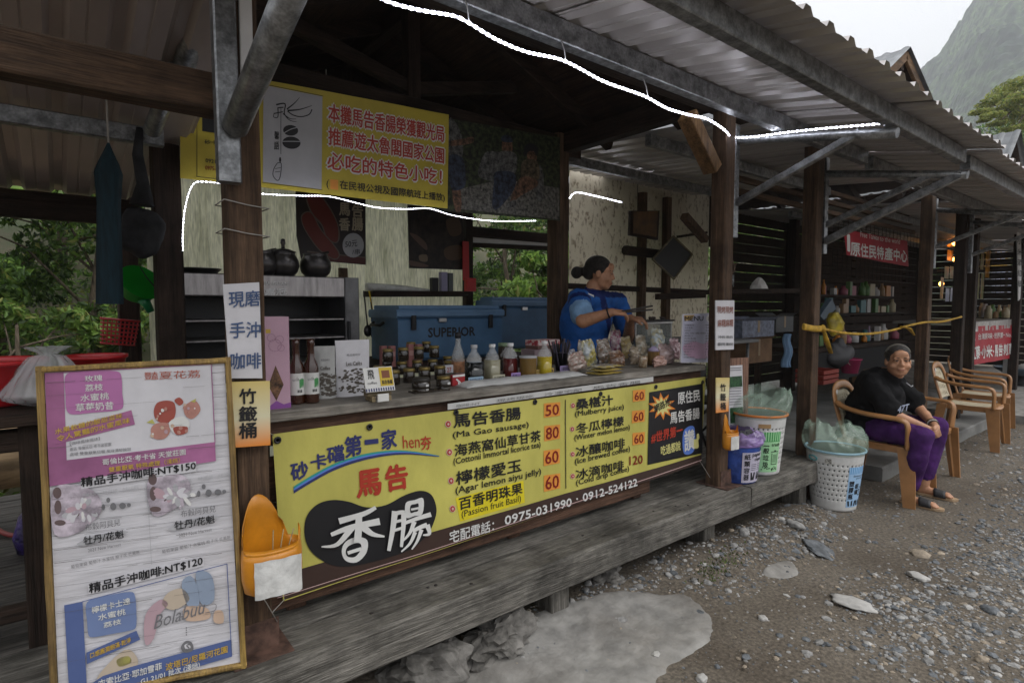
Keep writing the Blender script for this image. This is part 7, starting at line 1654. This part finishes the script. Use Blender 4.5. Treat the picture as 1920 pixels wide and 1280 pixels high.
# wire mesh panel
t = thing('wire_grid', 'black wire grid panel hung behind the red banner', 'grid', tuple(onY(1620, 520, 3.2)))
a, b = onY(1560, 520, 3.2), onY(1720, 440, 3.2)
for k in range(22): x = a.x+(b.x-a.x)*k/21; mb = MB(); mb.tube([(x, 3.2, a.z), (x, 3.2, b.z)], .004, 5); mb.build('wire', BLK, t)
for k in range(9): z = a.z+(b.z-a.z)*k/8; mb = MB(); mb.tube([(a.x, 3.2, z), (b.x, 3.2, z)], .004, 5); mb.build('wire', BLK, t)

# ------------------------------------------------------------------ farthest stall: table with red cloth, packets
t = thing('cloth_table', 'table with a red lettered cloth and jars at the farthest stall', 'table', (10.8, 2.4, .10))
pl = PY(2.2); a, b = pl.at(1803, 604), pl.at(1905, 598)
mb = MB(); mb.cbox((a.x, 2.2, a.z-.03), (b.x, 3.0, a.z), .006); mb.build('table_top', flat('table_grey', (.20, .20, .19)), t)
for x in (a.x+.1, b.x-.15):
    for y in (2.27, 2.92): bar('leg', (x, y, .10), (x, y, a.z-.03), .07, .07, WHT if y < 2.5 else WD('z'), t, (0, 1, 0))
pl = PY(2.185, .008)
mb = sheetpx(pl, (1806,606), (1903,598), (1903,614), (1808,624), 16, 3); mb.build('plastic_cover', mat('clear_cover', (.40, .38, .36), .3, .2, 12, bump=.6), t)
mb = sheetpx(pl, (1811,612), (1900,609), (1899,671), (1811,686), 20, 8); mb.build('cloth', RB, t); mb = sheetpx(pl, (1801,618), (1811,612), (1811,686), (1800,682), 4, 6); mb.build('side_flap', flat('flap_yellow', (.50, .38, .10)), t)
mb = MB(); put(mb, pl, '台灣原味‧世界第一 No.1', (1834,637),(1896,632),(1834,625), .006, .01, 0); put(mb, pl, '紅藜‧小米‧馬告‧刺蔥', (1816,675),(1898,664),(1816,650), .006, .03, 0); put(mb, pl, 'T', (1821,638),(1830,638),(1821,618), .006, .02, 0); lettering(mb, [PWHT], t)
for k in range(9):
    px = 1840+k*6.5+random.uniform(-1, 1); q = onZ(px, 597-random.uniform(0, 3), a.z+.001); mb = MB(); h = random.uniform(.12, .30); r = random.uniform(.035, .06); m = random.choice((1, 5, 0, 7)); mb.lathe([(0, 0), (r, .002), (r, h*.7), (r*.6, h*.8), (r*.6, h), (0, h)], (0, 0, 0), 14)
    obj1('spice_jar', '%s jar number on the red cloth table' % GN[m] if False else '%s %s jar standing %s on the red cloth table' % (('tall' if h > .2 else 'short'), GN[m], ('at the left', 'left of centre', 'near the centre', 'right of centre', 'at the right')[k//2]), 'jar', mb, GC[m], q, 'jars on the red cloth table')
PG = mat('green_packet', (.16, .28, .10), .3, .5, 9, (3, 3, .6), .3, col2=(.38, .20, .12)); PO = mat('orange_packet', (.60, .28, .02), .3, .3, 9, bump=.3); PB = mat('lilac_packet', (.34, .36, .48), .3, .2, 9, bump=.3, col2=(.28, .05, .10), fac=(.2, .3))
k = 0
for (x0_, x1_, y0_, y1_, m, nm) in ((1812,1846,468,505,PG,'green'), (1812,1846,512,560,PG,'green'), (1858,1886,468,490,PB,'lilac'), (1858,1886,500,525,PB,'lilac'), (1858,1884,532,556,PB,'lilac'), (1820,1856,454,468,PO,'orange'), (1858,1890,452,466,PO,'orange'), (1846,1858,470,520,PO,'orange'), (1775,1788,452,462,PO,'orange'), (1775,1788,470,488,PO,'orange'), (1762,1770,520,560,PO,'orange'), (1852,1892,575,592,PG,'green'), (1888,1897,455,500,PG,'green'), (1888,1897,510,560,PB,'lilac'), (1770,1790,500,522,PG,'green'), (1772,1790,540,565,PB,'lilac')):
    nc = max(1, round((x1_-x0_)/9))
    for i in range(nc):
        a, b = onY(x0_+(x1_-x0_)*(i+.04)/nc, y1_, 3.4), onY(x0_+(x1_-x0_)*(i+.96)/nc, y0_, 3.4); k += 1; mb = MB()
        mb.sheet(lambda u, v: V((a.x+(b.x-a.x)*u, 3.4-.025*math.sin(u*PI)*math.sin(v*PI), a.z+(b.z-a.z)*v)), 6, 6); mb.sheet(lambda u, v: V((a.x+(b.x-a.x)*(1-u), 3.4+.02*math.sin(u*PI)*math.sin(v*PI), a.z+(b.z-a.z)*v)), 4, 4)
        tag(mb.build('hanging_packet', m), '%s packet in the %s row, %s' % (nm, 'upper' if y0_ < 470 else 'middle' if y0_ < 510 else 'lower', ('first of strip', 'second of strip', 'third of strip', 'fourth of strip')[min(i, 3)]+(' near the dark post at height %s' % ('one', 'two', 'three', 'four', 'five')[int((y0_-452)/24) % 5] if x0_ < 1800 else ' by the white sign' if x0_ > 1886 else ' just over the jars' if y0_ > 570 else ' left of the white sign' if x0_ > 1856 else ' in front of the yellow cloth' if y0_ < 470 else ' below the yellow cloth')), 'packet', 'packets hanging in the farthest stall')
mb = MB(); pl = PY(3.75, .02); mb = sheetpx(pl, (1808,450), (1895,446), (1895,506), (1808,512), 12, 6); tag(mb.build('yellow_cloth', mat('yellow_curtain', (.50, .30, .03), .8, .3, 6, (8, 1, 1), .2)), 'yellow cloth hanging behind the packets', 'cloth')
WARM = D.materials.new('warm_bulb'); WARM.use_nodes = True; b = WARM.node_tree.nodes['Principled BSDF']; b.inputs['Base Color'].default_value = (.8, .5, .2, 1); b.inputs['Emission Color'].default_value = (1, .42, .08, 1); b.inputs['Emission Strength'].default_value = 9
for px, py, Y, lab in ((1790, 456, 3.3, 'small warm lamp high beside the dark post of the farthest stall'), (1791, 486, 3.3, 'small warm lamp halfway down beside the dark post'), (1829, 441, 3.2, 'small warm lamp above the yellow cloth'), (1765, 532, 3.6, 'small warm lamp low between the posts')):
    q = onY(px, py, Y); t = thing('lamp', lab, 'lamp', tuple(q), 0, 'warm lamps of the farthest stall'); mb = MB(); mb.ball(q, .045, 12, 8); mb.build('bulb', WARM, t); mb = MB(); mb.tube([q+V((0, 0, .04)), q+V((0, 0, .35))], .006, 5); mb.build('cable', BLK, t)
for k in range(16): bar('wall_slat', (9.6+.0*k, 4.5, .3+k*.15), (16.5, 4.5, .3+k*.15), .02, .13, WD('x'), stall3)
for y in (450, 508): bar('hanging_rail', onY(1755, y, 3.42), onY(1895, y-3, 3.42), .03, .03, WD('x'), stall3)
bar('price_board', onY(1912, 560, 2.1), onY(1910, 432, 2.1), .22, .015, WHT, stall3, (0, 1, 0))
pl = PY(2.088); mb = MB()
for i, s in enumerate('小米酒紅藜'): put(mb, pl, s, (1907,458+i*20),(1917,458+i*20),(1907,446+i*20), .002, .01, 0)
mb.build('lettering', [BLK], stall3, kind='stuff')
q = onZ(1915, 722, .10); t = thing('basin', 'shallow blue grey basin on a low dark stand at the right edge', 'basin', (q.x, q.y, .10))
mb = MB(); mb.lathe([(.16, 0), (.12, .02), (.12, .16), (.2, .18)], (0, 0, 0), 20); mb.build('stand', BLK, t, True); mb = MB(); mb.lathe([(0, .18), (.22, .182), (.36, .27), (.39, .31), (.38, .312), (.34, .27), (0, .22)], (0, 0, 0), 32); mb.build('bowl', flat('basin_blue', (.07, .10, .13), .35), t, True)
mb = MB(); rock(mb, (0, 0, .30), .12, .6, 0, 2, .4, True); mb.build('crumpled_cloth', flat('pale_rag', (.34, .33, .31)), t, True)
bar('block', (7.9, 2.1, .12), (8.6, 2.1, .12), .2, .3, CONC2, stall2)
# ------------------------------------------------------------------ vegetation
LM = [mat('leaf_light', (.22, .35, .07), .5, .25, 3, bump=0, transl=.45, spec=.35), mat('leaf_mid', (.13, .235, .05), .5, .25, 3, bump=0, transl=.4, spec=.35), mat('leaf_dark', (.06, .115, .03), .5, .25, 3, bump=0, transl=.35, spec=.35), mat('leaf_yellow', (.30, .33, .09), .5, .25, 3, bump=0, transl=.45, spec=.3)]
BARK = mat('bark', (.13, .10, .07), .9, .3, 8, (4, 4, 1), .6)
def rv(): 
    while 1:
        v = V((random.uniform(-1, 1), random.uniform(-1, 1), random.uniform(-1, 1)))
        if .05 < v.length < 1: return v
def leaf(mb, p, s, m, down=.25, asp=.45):
    d = rv().normalized(); d.z -= down; d.normalize(); n = d.cross(rv()).normalized(); f = d.cross(n)*s*.12
    mb.add([p-d*s*.5, p+n*s*asp*.5-f, p+d*s*.5, p-n*s*asp*.5-f], [(0, 1, 2), (0, 2, 3)], m)
def tree(name, label, base_, H, crown, n, leafs, mix, clumps=26, trunk=.09, group='trees on the slope behind the stalls', asp=.45, low=.25, cat='tree', flatc=.6):
    """tapered trunk with limbs reaching into leafy clumps; leaves stand singly through each clump"""
    t = thing(name, label, cat, base_, 0, group); B = V(base_); rx, rz = crown; top = B+V((random.uniform(-.1, .1)*H, random.uniform(-.1, .1)*H, H*.8))
    mb = MB(); P = [B.lerp(top, k/6)+V((.03*H*noise.noise((k*.6, B.x, 0)), .03*H*noise.noise((0, k*.6, B.y)), 0)) for k in range(7)]; mb.tube(P, [trunk*.7*(1-.12*k) for k in range(7)], 7)
    cs = []
    for _ in range(clumps):
        v = rv(); v = v.normalized()*v.length**.4; c = B+V((v.x*rx, v.y*rx, H*low+(H*(1-low))*(.5+.5*v.z))); cs.append((c, random.uniform(.16, .34)*rx))
    for c, r in cs[:12]:
        a = P[random.randrange(2, 6)]; mb.tube([a, a.lerp(c, .5)+V((0, 0, .08*H*random.random())), c], [trunk*.22, trunk*.14, trunk*.05], 5)
    mb.build('trunk', BARK, t)
    mb = MB()
    for i in range(int(n*1.7)):
        c, r = random.choice(cs); v = rv(); v = v.normalized()*v.length**.55; p = c+V((v.x*r, v.y*r, v.z*r*flatc))
        leaf(mb, p, leafs*random.uniform(.6, 1.3), random.choices((0, 1, 2, 3), mix)[0], .25, asp)
    mb.build('crown', LM, t, kind='stuff'); return t
# slope rising behind the stalls
SLOPE = mat('undergrowth', (.055, .075, .03), .95, .4, 1.2, bump=.8, bscale=14, col2=(.10, .085, .055), fac=(.35, .7))
def hz(x, y):
    d = max(0, y-6.2-.6*noise.noise((x*.3, 0, 2))); return -.42+.26*d**1.22+.5*noise.noise((x*.35, y*.35, 4))*min(1, d/3)
mb = MB(); xs2 = [-26+1.1*i for i in range(70)]; ys2 = [5.9+.45*j*(1+j*.025) for j in range(40)]; n = len(xs2)
mb.add([(x, y, hz(x, y)) for y in ys2 for x in xs2], [(j*n+i, j*n+i+1, (j+1)*n+i+1, (j+1)*n+i) for j in range(len(ys2)-1) for i in range(n-1)], 0, True)
tag(mb.build('hillside', SLOPE), 'overgrown slope rising behind the stalls', kind='structure')
specs = [(-1.5, 8.2, 3.4, 1.2, .9, 4200, .11, (2, 4, 4, .5), 'dense dark bush at the far left beyond the deck'), (-.55, 9.6, 4.2, 1.4, 1, 5200, .11, (1.5, 4, 4, .4), 'tall dark leafy tree behind the left deck'),
    (.35, 8.8, 3.6, 1.25, .9, 4600, .11, (3, 4, 2, 1), 'leafy tree seen between umbrella and menu board'), (1.2, 10.2, 4.6, 1.5, 1, 4600, .12, (2, 4, 3, .6), 'tree standing behind the cream wall\'s left end'),
    (-2.4, 10.8, 5, 1.7, 1, 3600, .13, (2, 4, 4, .6), 'broad dark tree up the slope at the far left'), (.1, 12.5, 5.5, 2.0, 1, 4600, .14, (3, 4, 2, 1), 'pale green tree high on the slope above the left bay'),
    (-.9, 7.0, 1.3, .7, .5, 1700, .09, (5, 3, 1, 3), 'yellow green shrub low behind the red tubs'), (.25, 6.9, 1.2, .75, .5, 1700, .09, (5, 3, 1, 3), 'bright shrub at the foot of the slope near the log'), (-.25, 7.6, 1.7, .7, .6, 1700, .10, (4, 4, 1, 2), 'mid green shrub behind the knotted bag'),
    (6.4, 7.1, 2.6, .95, .6, 2300, .17, (6, 3, .6, 1), 'broad leaved light green tree seen through the back opening'), (7.3, 7.6, 2.5, .9, .6, 2000, .16, (5, 4, 1, 1), 'light green shrub at the right of the back opening'),
    (7.6, 9.6, 4.4, 1.5, 1, 4200, .13, (2, 4, 4, .4), 'darker tree behind the light green one in the opening'), (9.2, 9.4, 4.6, 1.6, 1, 4200, .13, (2, 4, 3, .5), 'dark tree above the coolers behind the opening'), (9.3, 12, 6, 2, 1.2, 3600, .16, (2.5, 4, 2.5, .8), 'tall tree high up the slope behind the opening'),
    (6.9, 6.6, .9, .6, .4, 1300, .08, (4, 3, 1, 4), 'low yellow green shrub above the cooler lids'), (3.6, 8.4, 4, 1.5, 1, 2600, .13, (2, 4, 3, .5), 'tree hidden mostly by the cream wall'), (11.5, 7.6, 3.6, 1.5, 1, 2600, .14, (3, 4, 2, 1), 'tree glimpsed through the alley slats'),
    (14.5, 8.2, 4, 1.8, 1, 2600, .16, (3, 4, 2, 1), 'tree glimpsed behind the second stall'), (18.5, 8.5, 4.2, 1.9, 1, 2600, .17, (4, 4, 1, 1), 'tree glimpsed behind the hanging packets'), (23, 9, 4.5, 2, 1, 2400, .19, (4, 4, 1, 1), 'tree beyond the farthest stall'), (28.5, 10, 5, 2.4, 1, 2400, .2, (4, 4, 1, 1), 'last tree in the row beyond the farthest stall')]
for x, y, H, r, _, n_, ls, mix, lab in specs:
    tree('shrub' if H < 2 else 'tree', lab, (x, y, hz(x, y)-.05), H, (r, H), n_, ls, mix, 26 if H > 2 else 14, .05+.012*H, low=.06 if H < 2 else .12, cat='shrub' if H < 2 else 'tree', group='shrubs at the foot of the slope' if H < 2 else 'trees on the slope behind the stalls')
# ferns and ground cover on the slope
mb = MB()
for _ in range(15000):
    x, y = (random.uniform(-3, 3), random.uniform(6.1, 13)) if random.random() < .5 else (random.uniform(5, 13), random.uniform(6.1, 13)); leaf(mb, V((x, y, hz(x, y)+random.uniform(0, .3))), random.uniform(.07, .16), random.choices((0, 1, 2, 3), (4, 4, 3, 3))[0], -.3, .35)
tag(mb.build('ground_cover', LM), 'ferns and weeds covering the slope behind the stalls', kind='stuff')
# few big leaves hanging over the eave at the far left
mb = MB()
for px, py, s in ((18,352,.16),(45,362,.15),(5,366,.14),(110,365,.14),(75,356,.13)): leaf(mb, onY(px, py, 4.9), s*1.6, 0, .2, .6)
o = mb.build('overhanging_leaves', LM); tag(o, 'bright leaves drooping below the eave of the left bay', 'leaves', kind='stuff')
# tree above the far roofs at the right
c = onX(1915, 200, 24); t = thing('tree', 'yellow green tree with layered branches above the far roofs', 'tree', (c.x+2.2, c.y-.6, .1))
B = V((c.x+2.2, c.y-.6, .1)); mb = MB(); top = V((c.x+1.6, c.y-.2, c.z+.6)); mb.tube([B, B.lerp(top, .5)+V((.2, 0, 0)), top], [.22, .15, .08], 8); tiers = []
for (px, py, r) in ((1838,210,.30),(1852,196,.35),(1868,186,.42),(1885,172,.5),(1900,162,.5),(1915,154,.5),(1935,150,.6),(1905,190,.45),(1880,205,.38),(1862,216,.32),(1895,222,.4),(1918,208,.5),(1925,178,.5),(1870,232,.25),(1905,240,.35),(1930,228,.5),(1950,190,.7),(1845,226,.2)):
    q = onX(px, py, 24+random.uniform(-1.2, 1.2)); tiers.append((q, r)); mb.tube([top+V((0, 0, random.uniform(-1.5, .2))), top.lerp(q, .6)+V((0, 0, .15)), q], [.06, .035, .012], 5)
mb.build('trunk', BARK, t); mb = MB()
for i in range(5600):
    q, r = random.choice(tiers); v = rv(); leaf(mb, q+V((v.x*r*1.0, v.y*r*1.1, v.z*r*.2)), random.uniform(.07, .15), random.choices((0, 1, 2, 3), (4, 1, .3, 7))[0], .1, .4)
mb.build('crown', [mat('yellow_green_leaf', (.30, .36, .09), .5, .25, 3, bump=0, transl=.5), LM[1], LM[1], mat('pale_yellow_leaf', (.38, .40, .11), .5, .25, 3, bump=0, transl=.5)], t, kind='stuff')  # this tree's own leaf colours, brighter yellow green than the others
for k, (px, py, X, s, lab) in enumerate(((1895,285,40,1.6,'rounded dark tree behind the farthest roof'), (1925,270,48,2.4,'pale tree rising at the right edge behind the roofs'), (1868,280,55,1.6,'small distant tree beside the yellow green one'))):
    q = onX(px, py, X); tree('tree', lab, (q.x, q.y, 0), q.z+s, (s*1.5, q.z+s), 2200, .30, (2, 4, 3, 1), 26, .2, 'trees beyond the roofs at the right', low=.3)

# ------------------------------------------------------------------ mountain across the gorge
def mount_mat():
    m = mat('forested_mountain', (.085, .135, .045), .95, .3, .06, bump=0, col2=(.008, .022, .008), fac=(.38, .62), fine=.8); return m
prof = [(1380,420),(1480,350),(1560,270),(1640,190),(1690,150),(1712,120),(1735,90),(1760,55),(1785,15),(1805,-15),(1850,-70),(1920,-130),(2000,-150),(2150,-150),(2350,-100),(2600,0)]
def pf(x):
    for (a, b), (c_, d) in zip(prof, prof[1:]):
        if x <= c_: return b+(d-b)*(x-a)/(c_-a)
    return prof[-1][1]
mb = MB(); nu, nv = 420, 150; vs = []
for j in range(nv+1):
    v = j/nv
    for i in range(nu+1):
        px = 1380+1220*(i/nu); d = ray(px, HYv if False else 575); d = V((d.x, d.y, 0)).normalized(); R = 190+230*v
        rp = ray(px, pf(px)); slope = rp.z/math.hypot(rp.x, rp.y); zt_ = CH+slope*(420-12*math.sin(px*.03))
        z = zt_*(v**1.15)*(1+.05*noise.noise((px*.012, v*3, 1))*(1-v))-2
        p = d*R+V((0, 0, z)); b = 7*noise.noise(p*.03)+4.5*(.55-noise.voronoi(p*.085)[0][0])+1.6*noise.noise(p*.35); vs.append(p+V((0, 0, b))+V((-d.x, -d.y, 0))*b*.8)
mb.add(vs, [(j*(nu+1)+i, j*(nu+1)+i+1, (j+1)*(nu+1)+i+1, (j+1)*(nu+1)+i) for j in range(nv) for i in range(nu)], 0, False)
tag(mb.build('mountain', mount_mat()), 'steep forested mountain fading into mist', kind='structure')
# ------------------------------------------------------------------ misty air
hzm = D.materials.new('haze'); hzm.use_nodes = True; n_, l_ = hzm.node_tree.nodes, hzm.node_tree.links
n_.remove(n_['Principled BSDF']); pv = n_.new('ShaderNodeVolumePrincipled'); pv.inputs['Color'].default_value = (.92, .95, 1, 1); pv.inputs['Density'].default_value = .0010; pv.inputs['Anisotropy'].default_value = .2
l_.new(pv.outputs[0], n_['Material Output'].inputs['Volume'])
mb = MB(); mb.box((-75, -85, -4), (490, 345, 262)); tag(mb.build('haze', hzm), 'thin mist filling the valley air', kind='stuff')
